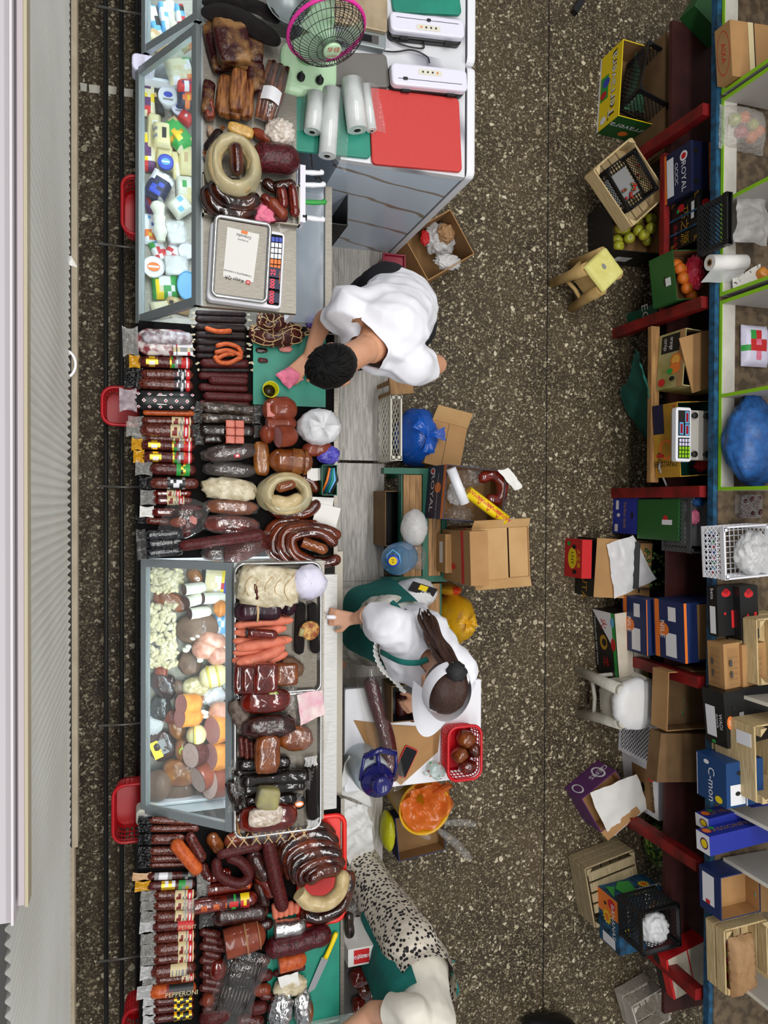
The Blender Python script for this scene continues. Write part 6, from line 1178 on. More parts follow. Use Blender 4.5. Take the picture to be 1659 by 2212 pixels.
crate('storage_crate','grey white plastic crate standing against the walkway','crate',(845,852),(845,993),.06,.34,.0015,'offwhite','mesh',pitch=.05)
bag('rubbish_bag','shiny blue plastic bag tied at the top with white garlic inside','bag',(902,945),46,64,.34,.001,'film_blue',None,.5,21)
r=Carton('flat_box','closed cardboard box with one open flap beside the blue bag','box',(934,905),(916,1000),.22,.30,.001,'card'); r.rect('top',0,.47,1,.49,'card_dark'); r.flap('A',.09,60,'card_pale'); r.done()
# green framed bench
ZBn=.44
P=[at(829,1010,ZBn),at(965,1256,ZBn)]; r=thing('bench','green metal framed bench with wooden slats behind the walkway','bench',((P[0].x+P[1].x)/2,(P[0].y+P[1].y)/2,0)); X=(P[1].x-P[0].x)/2; Yh=(P[0].y-P[1].y)/2
b=MB('green_paint'); t=.032
b.box(-X,X,Yh-t,Yh,ZBn-.05,ZBn); b.box(-X,X,-Yh,-Yh+t,ZBn-.05,ZBn); b.box(X*.22,X*.22+t,-Yh+t,Yh-t,ZBn-.05,ZBn); b.box(X-t,X,-Yh+t,Yh-t,ZBn-.05,ZBn); b.box(-X*.42,-X*.42+.02,-Yh+t,Yh-t,ZBn-.07,ZBn-.02); b.build('frame',r)
for sx in(-1,1):
    for sy in(-1,1): b=MB('green_paint'); q=(X-.03 if sx>0 else -X+.17); b.box(q-.014,q+.014,sy*(Yh-.03)-.014,sy*(Yh-.03)+.014,.001,ZBn-.05); b.build('leg',r)
for i,(x0,x1,y0,y1) in enumerate(((-X*.38,X*.2,Yh-.3,Yh-t-.004),(-X*.38,X*.2,-Yh+t,Yh-.31),(X*.22+t+.003,X-t-.003,-Yh+t,Yh-t))):
    n=3
    for j in range(n): b=MB('oak'); b.box(x0+(x1-x0)*j/n+.001,x0+(x1-x0)*(j+1)/n-.001,y0,y1,ZBn-.02,ZBn-.004); b.build('slat',r)
Zt=ZBn+.002
bag('onion_bag','clear bag of pale vegetables on the bench','bag',(896,1140),28,40,.16,Zt,'film_milky',None,.3,15,tail=False); crumple('film_scrap','clear film wrappers on the bench below the vegetable bag','film',(904,1205),16,28,.06,Zt,'film_grey',None,.5,2.4)
# dark opened box under the bench edge and water bottle
r=Carton('dark_box','dark open cardboard box between walkway and bench','box',(832,1060),(832,1180),.13,.34,.001,'card_dark',.2,'black'); r.done()
p=at(853,1203,.5); r=thing('water_bottle','large clear blue water bottle with yellow cap','bottle',(at(872,1203,.5).x,at(872,1203,.5).y,ZBn+.05)); r.rotation_euler=(0,-.5,0); M('water','#8fb4d6',.08,trans=.5); b=MB('water_plastic'); R=.083
b.lathe([(R*.8,0),(R,.015),(R*.97,.06),(R,.09),(R*.97,.12),(R,.15),(R*.97,.2),(R*.8,.245),(R*.35,.275),(.024,.285),(.024,.30)],28); b.build('bottle_body',r); b=MB('blue'); b.lathe([(.03,.288),(.03,.306),(.028,.308),(.0001,.308)],20); b.disc(0,0,.021,.021,Matrix.Translation((0,0,.3085)),'yellow'); b.text('6.0',0,0,.018,Matrix.Translation((0,0,.3092)),'ink',90); cpp=b.build('cap',r); b=MB('sky'); b.tube([(-.035,-.01,.292),(-.03,.03,.30),(.0,.055,.302),(.03,.03,.30),(.035,-.01,.292)],.004,6); b.build('handle',cpp)
# navy open box with rolls
r=Carton('fruit_box','open navy ROYAL fruit box full of film rolls and bags','box',(966,1003),(956,1121),.34,.70,Zt,'navy',.17,'card_in'); r.rect('front',0,.86,1,1,'orange'); r.text('front','ROYAL',.5,.3,.26,'white'); r.disc('front',.42,.62,.1,.17,'orange'); r.disc('front',.10,.28,.06,.13,'white'); r.disc('front',.10,.28,.04,.085,'red'); r.text('front','United Faris International Trade Co.',.66,.62,.075,'white'); r.done(); BX=r.root.location.copy(); r.root['label']='open navy fruit box with orange top stripe, full of film rolls and bags'
zi=.56
def rod(name,label,cat,p1,p2,w,z,mat,core=None,txt=None):
    c,a,L=frame(p1,p2,z); rr=w*.5*mpp(p1[0],p1[1],z); o=thing(name,label,cat,(c.x,c.y,z-rr),a); b=MB(mat); b.tube([(-L/2,0,rr),(L/2,0,rr)],rr,20); 
    if txt:
        for i in range(4): b.text(txt[0],-L*.36+L*.24*i,0,rr*.9,Matrix.Translation((0,rr*.1,rr*2.02)),txt[1],180); 
        for i in range(3): b.text('A',-L*.22+L*.24*i,0,rr*.9,Matrix.Translation((0,-rr*.55,rr*1.84))@Matrix.Rotation(.55,4,'X'),txt[1],180)
    b.build('roll',o)
    if core: b=MB(core); b.tube([(L/2,0,rr),(L/2+.001,0,rr)],rr*.96,18); b.tube([(L/2+.001,0,rr),(L/2+.0016,0,rr)],rr*.75,18,'ink'); b.build('core_tube',o)
    return o
rod('film_roll','white film roll sticking out of the navy box','film roll',(974,1012),(1004,1088),22,.73,'white','card_pale'); rod('film_roll','yellow printed cling film roll in the navy box','film roll',(1010,1062),(1092,1124),26,.72,'yellow','yellow',('ARMAN','red'))
sausage('ring_sausage','red brown ring sausage in film in the navy box','sausage',[(1032,1036),(1064,1026),(1084,1046),(1078,1078),(1048,1078)],26,.625,'glossred',None,'round',.1); crumple('film_bag','clear crumpled bag at the front of the navy box','bag',(992,1112),30,20,.10,zi,'film_grey',None,.5,2.4); crumple('film_bag','clear bag draped in the back of the navy box','bag',(1020,1028),30,24,.11,zi,'film_grey',None,.5,2.4); crumple('film_bag','milky bag between the rolls of the navy box','bag',(984,1066),20,24,.08,zi,'film_milky',None,.4,2.4)
o=sheet('tissue',[(1074,1016),(1096,1010),(1128,1052),(1112,1060)],.71,'paper',.014,26,9); tag(o,'white twisted plastic hanging over the corner of the navy box','paper')
r=Carton('cardboard_box','small cardboard box with white label on the bench','box',(962,1154),(962,1238),.05,.56,Zt,'card'); r.rect('front',.2,.3,.75,.7,'paper'); r.done()
r=Carton('cardboard_box','middle cardboard box with red stripe beside the bench','box',(990,1146),(993,1260),.10,.66,.3,'card'); r.rect('front',0,.68,1,.78,'red'); r.disc('front',.7,.35,.06,.14,'red'); r.root.location.z=Zt; r.done()
r=Carton('cardboard_box','large open cardboard box with red stripe and flaps','box',(1018,1142),(1022,1256),.33,.72,.3,'card',.16,'card_in'); r.root.location.z=.3; r.rect('front',0,.78,1,.84,'red'); r.disc('front',.72,.5,.05,.1,'red'); r.flap('A',.05,55,'card_pale'); r.flap('B',.05,62,'card_pale'); r.done(); ox=r
b=MB('card_pale'); L,D,H=ox.L,ox.D,ox.H; b.box(-L/2+.003,L/2-.003,-D/2,-D/2+.2,H+.001,H+.006); b.box(-L/2+.003,L/2-.003,D/2-.115,D/2-.004,H-.012,H-.006); b.build('closed_flap',ox.root); b=MB('card_dark'); b.box(-L*.45,L*.45,-D*.45,D*.45,-.295,-.002); 
o=b.build('crate_stand',None,(ox.root.location.x,ox.root.location.y,.2985),ox.a); tag(o,'brown carton standing under the large open box','box')
lump('meat_pack','red meat pack showing inside the large open box','meat',(1084,1150),(1096,1176),22,.07,.62,'glossred')
bag('printed_bag','white plastic bag with black and yellow print on the bench','bag',(896,1283),50,34,.2,Zt-.0,'film_white',None,.3,9,tail=False)
o=bpy.data.objects['printed_bag']; b=MB('ink'); p=at(898,1268,.62); T=Matrix.Translation((.0,.03,.203))@Matrix.Rotation(.45,4,'X')@Matrix.Rotation(-.35,4,'Z'); 
b.rect(-.07,-.022,.085,.035,T,'ink'); b.rect(-.02,.0,.03,.03,T,'yellow'); b.text('OSU',.035,-.008,.03,T,'white',180); b.build('print',o)
b=MB('oak'); q0=at(840,1256,ZBn); q1=at(950,1345,ZBn); b.box(q0.x,q1.x,q1.y,q0.y-.02,.40,.438); b.box(q0.x+.02,q0.x+.05,q1.y,q1.y+.03,.001,.4); b.box(q1.x-.03,q1.x,q1.y,q1.y+.03,.001,.4); b.box(q0.x+.02,q0.x+.05,q0.y-.06,q0.y-.03,.001,.4); b.box(q1.x-.03,q1.x,q0.y-.06,q0.y-.03,.001,.4); b.box(q1.x,q1.x+.01,q1.y,q0.y-.02,.41,.44,'green_paint'); o=b.build('wooden_table',None,(0,0,0)); tag(o,'low wooden table under the white printed bag','table')
bag('tied_bag','round yellow plastic bag tied in the middle with radiating folds','bag',(984,1336),41,54,.34,.001,'film_yellow',None,.3,23); bag('tied_bag','small yellow and red patterned bag behind the round one','bag',(968,1272),24,14,.3,.001,M('yel_red','#d8a028',.3,'#c8321e',12,.5,.6),None,.3,11,tail=False)
crumple('lime_bag','lime yellow crumpled bag beside the ponytail','bag',(962,1370),12,26,.05,.3,'film_lime',None,.4,2)
# ------------------------------------------------------------------ white table with the thermos
ZTb=.74
P=[at(740,1486,ZTb),at(1040,1470,ZTb),at(1042,1688,ZTb),at(736,1702,ZTb)]; x0=max(P[0].x,at(745,1500,ZTb).x); x1=P[1].x; y0=(P[0].y+P[1].y)/2; y1=(P[2].y+P[3].y)/2; r=thing('white_table','white work table beside the walkway with the thermos on it','table',((x0+x1)/2,(y0+y1)/2,0)); X,Yh=(x1-x0)/2,(y0-y1)/2; b=MB('white'); b.rbox(-X,X,-Yh,Yh,ZTb-.03,ZTb,.01); b.build('table_top',r)
for sx in(-1,1):
    for sy in(-1,1): b=MB('grey_frame'); b.box(sx*(X-.03)-.015,sx*(X-.03)+.015,sy*(Yh-.03)-.015,sy*(Yh-.03)+.015,.122 if sx<0 else .001,ZTb-.03); b.build('leg',r)
b=MB('white_board'); b.box(-X+.02,X-.02,Yh-.05,Yh-.04,.35,ZTb-.03); b.build('apron',r)
Z=ZTb+.001
b=MB('card'); Q=[at(x,y,Z+.004) for x,y in((764,1556),(850,1566),(952,1572),(946,1624),(866,1696),(812,1650))]; c=sum(Q,Vector())/len(Q); n=len(Q); b.add([(q.x-c.x,q.y-c.y,0) for q in Q]+[(q.x-c.x,q.y-c.y,.004) for q in Q],[tuple(range(2*n-1,n-1,-1)),tuple(range(n))]+[(i,n+i,n+(i+1)%n,(i+1)%n) for i in range(n)]); o=b.build('cardboard_sheet',None,(c.x,c.y,Z)); tag(o,'flat brown cardboard sheet on the white table','cardboard')
c,a,L=frame((892,1620),(866,1676),Z+.014); p=at(876,1646,Z+.014); r=thing('phone','smartphone with red case lying on the cardboard sheet','phone',(p.x,p.y,Z+.006),a); b=MB('red'); b.rbox(-.076,.076,-.037,.037,0,.009,.01); b.build('phone_case',r); b=MB('screen'); b.rbox(-.071,.071,-.033,.033,.009,.0098,.008); b.build('screen',r)
o=sausage('long_salami','very long dark salami in clear film on the white table','sausage',[(797,1462),(816,1530),(838,1600),(846,1690)],33,Z+.02,'redsaus',None,'round',.03); b=MB('pouch'); L=.62; b.grid(lambda u,v:((u-.5)*L,(v-.5)*.14,.002+.078*math.sin(PI*v)**.6),14,10); b.build('plastic_wrap',o)
sausage('salami','short dark salami standing in the carton under the visor','sausage',[(866,1490),(866,1556)],24,Z+.02,'redsaus',None,'round',.05,kids=[film(0,.03,'film_grey',1.2)]); sausage('salami','second short dark salami in the carton under the visor','sausage',[(896,1500),(890,1560)],24,Z+.02,'salami',None,'round',.05)
r=Carton('dark_box','open dark carton in front of the woman on the table','box',(846,1482),(846,1562),.22,.9,Z,'card_dark',.12,'black'); r.done()
# thermos jug: base nearer the photo centre, lid up
zl=Z+.36; pb=at(827,1700,zl); r=thing('thermos','white and navy pump thermos with carrying handle','thermos',(pb.x-.0,pb.y,Z)); R=.078; b=MB(M('thermos_white','#dfe6ea',.3,'#bcd0dc',9)); b.lathe([(R*1.1,0),(R*1.14,.01),(R*1.12,.2),(R*.97,.262)],30); b.build('thermos_body',r); b=MB('thermos'); b.lathe([(R*.99,.26),(R*1.0,.275),(R*.92,.295),(R*.62,.31),(R*.6,.322),(R*.56,.35),(R*.5,.36),(.0001,.36)],30); b.lathe([(R*.34,.36),(R*.33,.363),(R*.3,.361),(.0001,.361)],24); ld=b.build('lid',r)
b=MB('thermos'); b.tube([(-R*1.02,.01,.275),(-R*1.05,.06,.30),(-R*.95,.13,.32)],.008,8); b.tube([(R*1.02,.01,.275),(R*1.05,.06,.30),(R*.95,.13,.32)],.008,8); b.tube([(-R*.95,.13,.32),(0,.155,.325),(R*.95,.13,.32)],.014,8); b.build('carry_handle',ld); b=MB('thermos'); b.tube([(-.01,R*.9,.22),(-.012,R*1.55,.23),(0,R*1.6,.275),(.005,R*.9,.285)],.011,8); b.build('grip',ld)
r=thing('mug','clear glass mug with small flower print','mug',at(941,1664,Z+.05)); r.location.z=Z; b=MB('glass'); b.lathe([(.032,0),(.036,.004),(.038,.085),(.036,.086),(.033,.008),(.0001,.008)],22); b.build('glass_body',r); b=MB('glass'); b.tube([(-.036,-.006,.07),(-.06,-.012,.06),(-.06,-.012,.03),(-.036,-.006,.02)],.005,8); b.build('handle',r); b=MB('red')
for i in range(6): b.ball((.0385*math.cos(i*1.05),.0385*math.sin(i*1.05),.03+.02*(i%2)),(.005,.005,.006),('red','orange','green')[i%3],8)
b.build('flower_print',r)
basket('basket','red basket full of glossy smoked meat on the table edge',(1004,1627),39,58,Z,.13,'red_plastic',0)
for i,(p1,p2,w,mt) in enumerate((((990,1592),(1024,1600),36,'amber2'),((986,1620),(1000,1640),36,'amber2'),((1016,1606),(1030,1632),30,'kazy'),((990,1658),(1028,1652),28,'glossred'))): lump('smoked_meat',f'glossy smoked meat in the table basket, {ORD[i]} from the top','meat',p1,p2,w,.09,Z+.02+.01*i,mt,'meat in the table basket',.12)
# bucket with orange bag, box below
p=at(918,1745,.46); r=thing('bucket','yellow plastic bucket lined with an orange bag','bucket',(p.x,p.y,.12)); R=58*mpp(918,1745,.46); M('bucket','#dba91a',.35,bump=.1,bs=10); b=MB('bucket'); b.lathe([(R*.8,0),(R*.95,.325),(R*1.02,.33),(R*1.03,.342),(R*.98,.345),(R*.93,.33),(R*.78,.01),(.0001,.01)],36); b.build('bucket_body',r)
b=MB('film_orange'); b.grid(lambda u,v:((.18+.80*v)*R*math.cos(2*PI*u)*(1+.1*nz((math.cos(2*PI*u)*2,math.sin(2*PI*u)*2,v*3),1,4)),(.18+.8*v)*R*math.sin(2*PI*u)+R*.12,.26+.10*v+.07*nz((math.cos(2*PI*u)*3,math.sin(2*PI*u)*3,v*4),1,8)+(.05 if math.sin(2*PI*u)>.5 and v>.8 else 0)),40,12); b.build('bag_liner',r); b=MB('film_orange'); b.grid(lambda u,v:(R*(.35+.25*u)+.02*math.sin(v*6),R*(.5+.55*u)+.02*v,.36+.1*u+.03*math.sin(v*9)),8,8); b.build('bag_handle',r)
r=Carton('cardboard_box','open cardboard box with plastic wrappers under the bucket','box',(853,1768),(862,1862),.30,.119,.001,'navy2',.10,'card_in'); r.done()
for lab,p1,p2,w in(('clear plastic sleeve pointing right from the box under the bucket',(960,1778),(1030,1782),16),('long clear plastic sleeve trailing down to the floor',(946,1792),(1018,1860),18),('clear crumpled sleeve inside the box under the bucket',(866,1776),(930,1812),22)):
    sausage('plastic_sleeve',lab,'wrapper',[p1,((p1[0]+p2[0])/2+4,(p1[1]+p2[1])/2-3),p2],w,.125,'film_grey','clear plastic sleeves around the bucket','taper',.2,flat=.4)
bag('lime_bag','tied lime yellow plastic bag beside the walkway and bucket','bag',(838,1796),14,42,.16,.124,'film_lime',None,.3,13,tail=False)
# white cloth over the walkway and yellow cloth
o=sheet('white_cloth',[(752,1626),(768,1640),(800,1742),(722,1712)],.55,M('white_sheet','#e8e8e6',.45,bump=.3,bs=14),.03,10,18,zs=[.80,.76,.5,.72]); tag(o,'large white plastic sheet hanging beside the thermos','sheet')
o=sheet('white_cloth',[(726,1722),(800,1744),(806,1840),(752,1866)],.2,'white_sheet',.035,11,18,zs=[.6,.5,.2,.3]); tag(o,'crumpled white plastic trailing over the walkway boards','sheet')
crumple('yellow_cloth','yellow cloth behind the white plastic sheet','cloth',(722,1752),20,46,.10,.6,M('yellow_cloth','#c9b01a',.8,'#a89216',12,bump=.5,bs=30),None,.4,2)
# ------------------------------------------------------------------ people
def blob(name,prims,mat,vox=.006,smooth=4,parent=None,wr=0,wfr=9,wdir=None,clip=None,solid=True):
    """union of round cones / ellipsoids turned into one continuous skin"""
    b=MB(mat)
    for q in prims:
        if q[0]=='c':
            _,p0,r0,p1,r1=q; p0,p1=Vector(p0),Vector(p1); n=5; P=[p0.lerp(p1,i/n) for i in range(n+1)]; R=[r0+(r1-r0)*i/n for i in range(n+1)]
            b.tube(P,R,16); b.ball(p0,r0*.998,seg=14); b.ball(p1,r1*.998,seg=14)
        else:
            _,c,rad,rot=q; b.ball((0,0,0),rad,seg=20,T=Matrix.Translation(c)@(rot if rot is not None else Matrix.Identity(4)))
    o=b.build(name); m=o.modifiers.new('r','REMESH'); m.mode='VOXEL'; m.voxel_size=vox; s=o.modifiers.new('s','SMOOTH'); s.factor=.5; s.iterations=smooth
    dg=bpy.context.evaluated_depsgraph_get(); me=bpy.data.meshes.new_from_object(o.evaluated_get(dg)); old=o.data; o.modifiers.clear(); o.data=me; bpy.data.meshes.remove(old)
    me.materials.clear(); me.materials.append(m_(mat)); me.polygons.foreach_set('use_smooth',[True]*len(me.polygons))
    if wr:
        sd=RND.random()*50; nor=[v.normal.copy() for v in me.vertices]
        for v,n in zip(me.vertices,nor):
            p=v.co; q=Vector((p.x,p.y,p.z))
            if wdir: q=q-Vector(wdir)*q.dot(Vector(wdir))*.72
            v.co=p+n*wr*(1-2*abs(nz(q,wfr,sd))*1.3+.5*nz(q,wfr*2.3,sd+4))
    if clip:
        import bmesh
        bm=bmesh.new(); bm.from_mesh(me)
        for i_,(co,no) in enumerate(clip):
            lim=(.115 if i_==0 else .15) if len(clip)>2 and abs(no.z)<.999 else 9
            fs=[f for f in bm.faces if (f.calc_center_median()-co).length<lim]; gs=set(fs)
            for f in fs: gs.update(f.edges); gs.update(f.verts)
            bmesh.ops.bisect_plane(bm,geom=list(gs),plane_co=co,plane_no=no,clear_outer=True)
        bm.to_mesh(me); bm.free()
    me.update()
    if parent: o.parent=parent; o.location=-parent.location
    return o
def basis(right,tilt):
    r=Vector(right).normalized(); f=Vector((-r.y,r.x,0)); f=f*math.cos(tilt)+Vector((0,0,-math.sin(tilt))); u=r.cross(f); return Matrix((r,f,u)).transposed().to_4x4()
def head_prims(c,B):
    T=Matrix.Translation(c)@B; P=lambda x,y,z: T@Vector((x,y,z)); o=[]
    o.append(('e',P(0,-.01,.03),(.073,.092,.088),B)); o.append(('e',P(0,.012,-.03),(.062,.075,.08),B)); o.append(('c',P(-.022,.066,-.092),.022,P(.022,.066,-.092),.022))
    o.append(('c',P(0,.088,.005),.010,P(0,.106,-.032),.013)); o.append(('e',P(0,.092,-.04),(.019,.012,.01),B)); o.append(('e',P(0,.078,-.066),(.026,.014,.008),B)); o.append(('c',P(-.032,.078,.02),.013,P(.032,.078,.02),.013))
    for s in(-1,1): o.append(('e',P(s*.076,-.008,-.01),(.009,.02,.032),B)); o.append(('e',P(s*.04,.066,-.03),(.022,.02,.022),B))
    return o,T
def eyes(T,parent):
    for s in(-1,1):
        b=MB('white'); c=T@Vector((s*.031,.074,-.001))-parent.location; b.ball(c,.012,seg=12); d=(T.to_3x3()@Vector((0,1,0))); b.ball(c+d*.0065,.0068,'ink',10); b.build('eye',parent)
        b=MB('hair'); b.tube([T@Vector((s*.014,.092,.022))-parent.location,T@Vector((s*.034,.09,.029))-parent.location,T@Vector((s*.054,.076,.022))-parent.location],[.0035,.0045,.002],6); b.build('eyebrow',parent)
    b=MB('lips'); b.ball((0,0,0),(.022,.006,.005),seg=12,T=Matrix.Translation(T@Vector((0,.089,-.066))-parent.location)@T.to_3x3().to_4x4()); b.build('lips',parent)
def hand_prims(w,d,up,curl=.5,side=1):
    """palm from wrist w along d; up = back of the hand; five bent fingers"""
    w,d,up=Vector(w),Vector(d).normalized(),Vector(up).normalized(); s=d.cross(up).normalized(); up=s.cross(d); o=[]
    for k in(-.026,-.009,.009,.026): o.append(('c',w+d*.015+s*k*.6,.015,w+d*.085+s*k,.0125))
    for i,(k,l) in enumerate(((-.030,.062),(-.010,.075),(.010,.07),(.029,.055))):
        p=w+d*.085+s*k; a=curl*.5; q=p+(d*math.cos(a)-up*math.sin(a))*l*.45+s*k*.1; a2=curl*1.4; e=q+(d*math.cos(a2)-up*math.sin(a2))*l*.32; a3=curl*2.1; f=e+(d*math.cos(a3)-up*math.sin(a3))*l*.25
        o+= [('c',p,.0098,q,.0088),('c',q,.0088,e,.008),('c',e,.008,f,.0072)]
    t0=w+d*.03-s*.022*side; t1=t0+(d*.6-s*side*.8-up*.2).normalized()*.042; t2=t1+(d*.9-s*side*.3-up*.35).normalized()*.03
    o+=[('c',t0,.014,t1,.0108),('c',t1,.0108,t2,.009)]; return o
# ---- man in white T-shirt, leaning over the green board
hip=Vector((1.14,.90,.98)); fw=Vector((-.80,-.60,0)); rt=Vector((-.60,.80,0))
neck=at(802,748,1.37); chest=hip.lerp(neck,.68)+Vector((0,0,.04)); waist=hip.lerp(neck,.3)+Vector((.0,.0,.04)); headc=at(721,790,1.53)
sR=at(752,668,1.32); sL=at(884,784,1.30); eR=at(699,692,1.12); wR=at(668,770,1.0); eL=at(944,788,1.12); wL=at(868,800,1.0)
r=thing('person','person with short black hair in white T-shirt wiping the green board with a pink cloth','person',(hip.x,hip.y,ZP))
hp,HT=head_prims(headc,basis((-.42,.9,0),math.radians(52)))
hR=hip+rt*.095; hL=hip-rt*.095; fR=Vector((1.03,1.03,ZP+.07)); fL=Vector((1.16,.82,ZP+.07)); kR=hR.lerp(fR,.5)+fw*.03; kL=hL.lerp(fL,.5)+fw*.03
pr=hp+[('c',neck,.055,headc-Vector((0,0,.0))+Vector((.03,.015,-.0)),.056),('c',hip,.135,waist,.13),('c',waist,.13,chest,.145),('c',chest,.13,neck,.07),('c',chest,.1,sR,.06),('c',chest,.1,sL,.06),('c',sR,.058,eR,.043),('c',eR,.042,wR,.028),('c',sL,.058,eL,.045),('c',eL,.043,wL,.028),('c',hR,.1,kR,.065),('c',kR,.062,fR,.042),('c',hL,.1,kL,.065),('c',kL,.062,fL,.042),('c',hip,.13,hR,.1),('c',hip,.13,hL,.1),('c',fR,.045,fR+fw*.15-Vector((0,0,.02)),.04),('c',fL,.045,fL+fw*.15-Vector((0,0,.02)),.04)]
pr+=hand_prims(wR,(at(632,812,.985)-wR),(0,0,1),.55,1)+hand_prims(wL,(-.7,.2,-.4),(0,0,1),.7,-1)
blob('body',pr,'skin',.0055,3,r); eyes(HT,r)
def tee(name,prims,mat,clip,wr=.008,fr=9,wdir=None): return blob(name,prims,mat,.009,5,r,wr,fr,wdir,clip)
nd=(headc-neck).normalized()
tee('t_shirt',[('c',hip+Vector((0,0,-.02)),.175,waist,.168),('c',waist,.168,chest,.178),('c',chest,.16,neck,.085),('c',chest,.14,sR,.09),('c',chest,.14,sL,.09),('c',sR,.082,sR.lerp(eR,.5),.074),('c',sL,.085,sL.lerp(eL,.62),.076)],'tee',[(neck+nd*.028,nd),(sR.lerp(eR,.42),(eR-sR).normalized()),(sL.lerp(eL,.52),(eL-sL).normalized()),(hip-Vector((0,0,.10)),Vector((0,0,-1)))],.015,9,(neck-sL).normalized())
tee('trousers',[('c',hip,.16,hR,.12),('c',hip,.16,hL,.12),('c',hR,.125,kR,.095),('c',kR,.09,fR,.075),('c',hL,.125,kL,.095),('c',kL,.09,fL,.075)],'pants_black',[(fR-Vector((0,0,.02)),Vector((0,0,-1)))],.006)
for f in(fR,fL): blob('shoe',[('c',f+Vector((0,0,-.03)),.045,f+fw*.17-Vector((0,0,.03)),.042)],'black',.008,3,r,clip=[(Vector((0,0,ZP+.002)),Vector((0,0,-1)))])
# hair: cap shell with swirl of locks
b=MB('hair')
def hfn(d):
    q=.05*nz(d,9,2)+.035*math.sin(14*math.atan2(d.x,d.y+.3)); return q*.5
T=HT@Matrix.Translation((0,-.014,.036)); b.ball((0,0,0),(.081,.101,.096),seg=40,T=T,fn=hfn); 
keep=[]; Ti=T.inverted()
for f,m,s in zip(b.f,b.fm,b.fs):
    c=sum((Ti@Vector(b.v[i]) for i in f),Vector())/len(f)
    if c.z>-.035-.5*max(0,-c.y)*.6+max(0,c.y-.02)*.9: keep.append((f,m,s))
b.f=[k[0] for k in keep]; b.fm=[k[1] for k in keep]; b.fs=[k[2] for k in keep]
wd=Vector((.1,-.45,.88)).normalized(); w1=wd.cross(Vector((1,0,0))).normalized(); w2=wd.cross(w1)
for i in range(210):
    t=2*PI*i*.618; a0=RND.uniform(0,.9); ln=RND.uniform(.35,.6); P=[]
    for s in range(6):
        a=a0+ln*s/5; u=t+.5*a; d=wd*math.cos(a)+(w1*math.cos(u)+w2*math.sin(u))*math.sin(a); P.append(T@Vector((d.x*.083,d.y*.103,d.z*.098)))
    if (Ti@P[-1]).z<-.03: continue
    b.tube(P,[.001,.0038,.0042,.0038,.003,.0008],5)
b.v=[tuple(Vector(v)-r.location) for v in b.v]; b.build('hair',r)
sh=sheet('pink_cloth',[(594,814),(634,790),(656,822),(624,840)],.968,'pink',.018,26,14,thick=.004,hump=.03); tag(sh,'pink wiping cloth under the hand of the man','cloth')
# ---- woman with white visor cap and teal apron
hip=Vector((1.19,-.60,.95)); fw=Vector((-.55,-.83,0)); rt=Vector((-.83,.55,0))
neck=at(935,1424,1.36); chest=at(905,1400,1.2); waist=hip.lerp(chest,.45); headc=at(955,1480,1.52); sR=at(842,1352,1.29); sL=at(988,1446,1.29); eR=at(792,1328,1.10); wR=at(766,1337,1.03); eL=at(978,1500,1.06); wL=at(912,1510,.98)
r=thing('person','person in white cap and T-shirt with teal apron and brown ponytail, holding a knife','person',(hip.x,hip.y,ZP))
Bw=basis((-.985,.17,0),math.radians(22)); hp,HT=head_prims(headc,Bw); hR=hip+rt*.09; hL=hip-rt*.09; fR=Vector((1.13,-.5,ZP+.07)); fL=Vector((1.24,-.74,ZP+.07)); fR.x=at(765,1300,.2).x; fR.y=at(765,1305,.2).y; fL.x=at(762,1400,.2).x; fL.y=at(762,1395,.2).y; kR=hR.lerp(fR,.5)+fw*.02; kL=hL.lerp(fL,.5)+fw*.02
pr=hp+[('c',neck,.045,headc+Vector((.02,.03,-.01)),.05),('c',hip,.13,waist,.11),('c',waist,.11,chest,.125),('c',chest,.11,neck,.06),('c',chest,.09,sR,.05),('c',chest,.09,sL,.05),('c',sR,.05,eR,.04),('c',eR,.038,wR,.026),('c',sL,.05,eL,.038),('c',eL,.036,wL,.024),('c',hR,.1,kR,.06),('c',kR,.058,fR,.04),('c',hL,.1,kL,.06),('c',kL,.058,fL,.04),('c',hip,.12,hR,.1),('c',hip,.12,hL,.1),('c',fR,.04,fR+fw*.13-Vector((0,0,.02)),.036),('c',fL,.04,fL+fw*.13-Vector((0,0,.02)),.036)]
pr+=hand_prims(wR,(at(728,1334,1.0)-wR),(0,0,1),.85,1)+hand_prims(wL,(-.5,-.4,-.5),(0,0,1),.6,-1)
blob('body',pr,'skin_f',.0055,3,r); eyes(HT,r)
nd=(headc-neck).normalized()
tee('t_shirt',[('c',hip+Vector((0,0,.0)),.15,waist,.145),('c',waist,.145,chest,.165),('c',chest,.145,neck,.075),('c',chest,.12,sR,.08),('c',chest,.12,sL,.08),('c',sR,.08,sR.lerp(eR,.62),.076),('c',sL,.08,sL.lerp(eL,.55),.075)],'tee',[(neck+nd*.03,nd),(sR.lerp(eR,.52),(eR-sR).normalized()),(sL.lerp(eL,.5),(eL-sL).normalized()),(hip-Vector((0,0,.02)),Vector((0,0,-1)))],.014,11,(chest-hip).normalized())
tee('trousers',[('c',hip,.145,hR,.115),('c',hip,.145,hL,.115),('c',hR,.12,kR,.095),('c',kR,.095,fR+Vector((0,0,.0)),.10),('c',hL,.12,kL,.095),('c',kL,.095,fL,.10)],'stripe_cloth',[(fR-Vector((0,0,.03)),Vector((0,0,-1)))],.008,12)
for f in(fR,fL): blob('shoe',[('c',f+Vector((0,0,-.03)),.042,f+fw*.14-Vector((0,0,.03)),.038)],'white',.008,3,r,clip=[(Vector((0,0,ZP+.002)),Vector((0,0,-1)))])
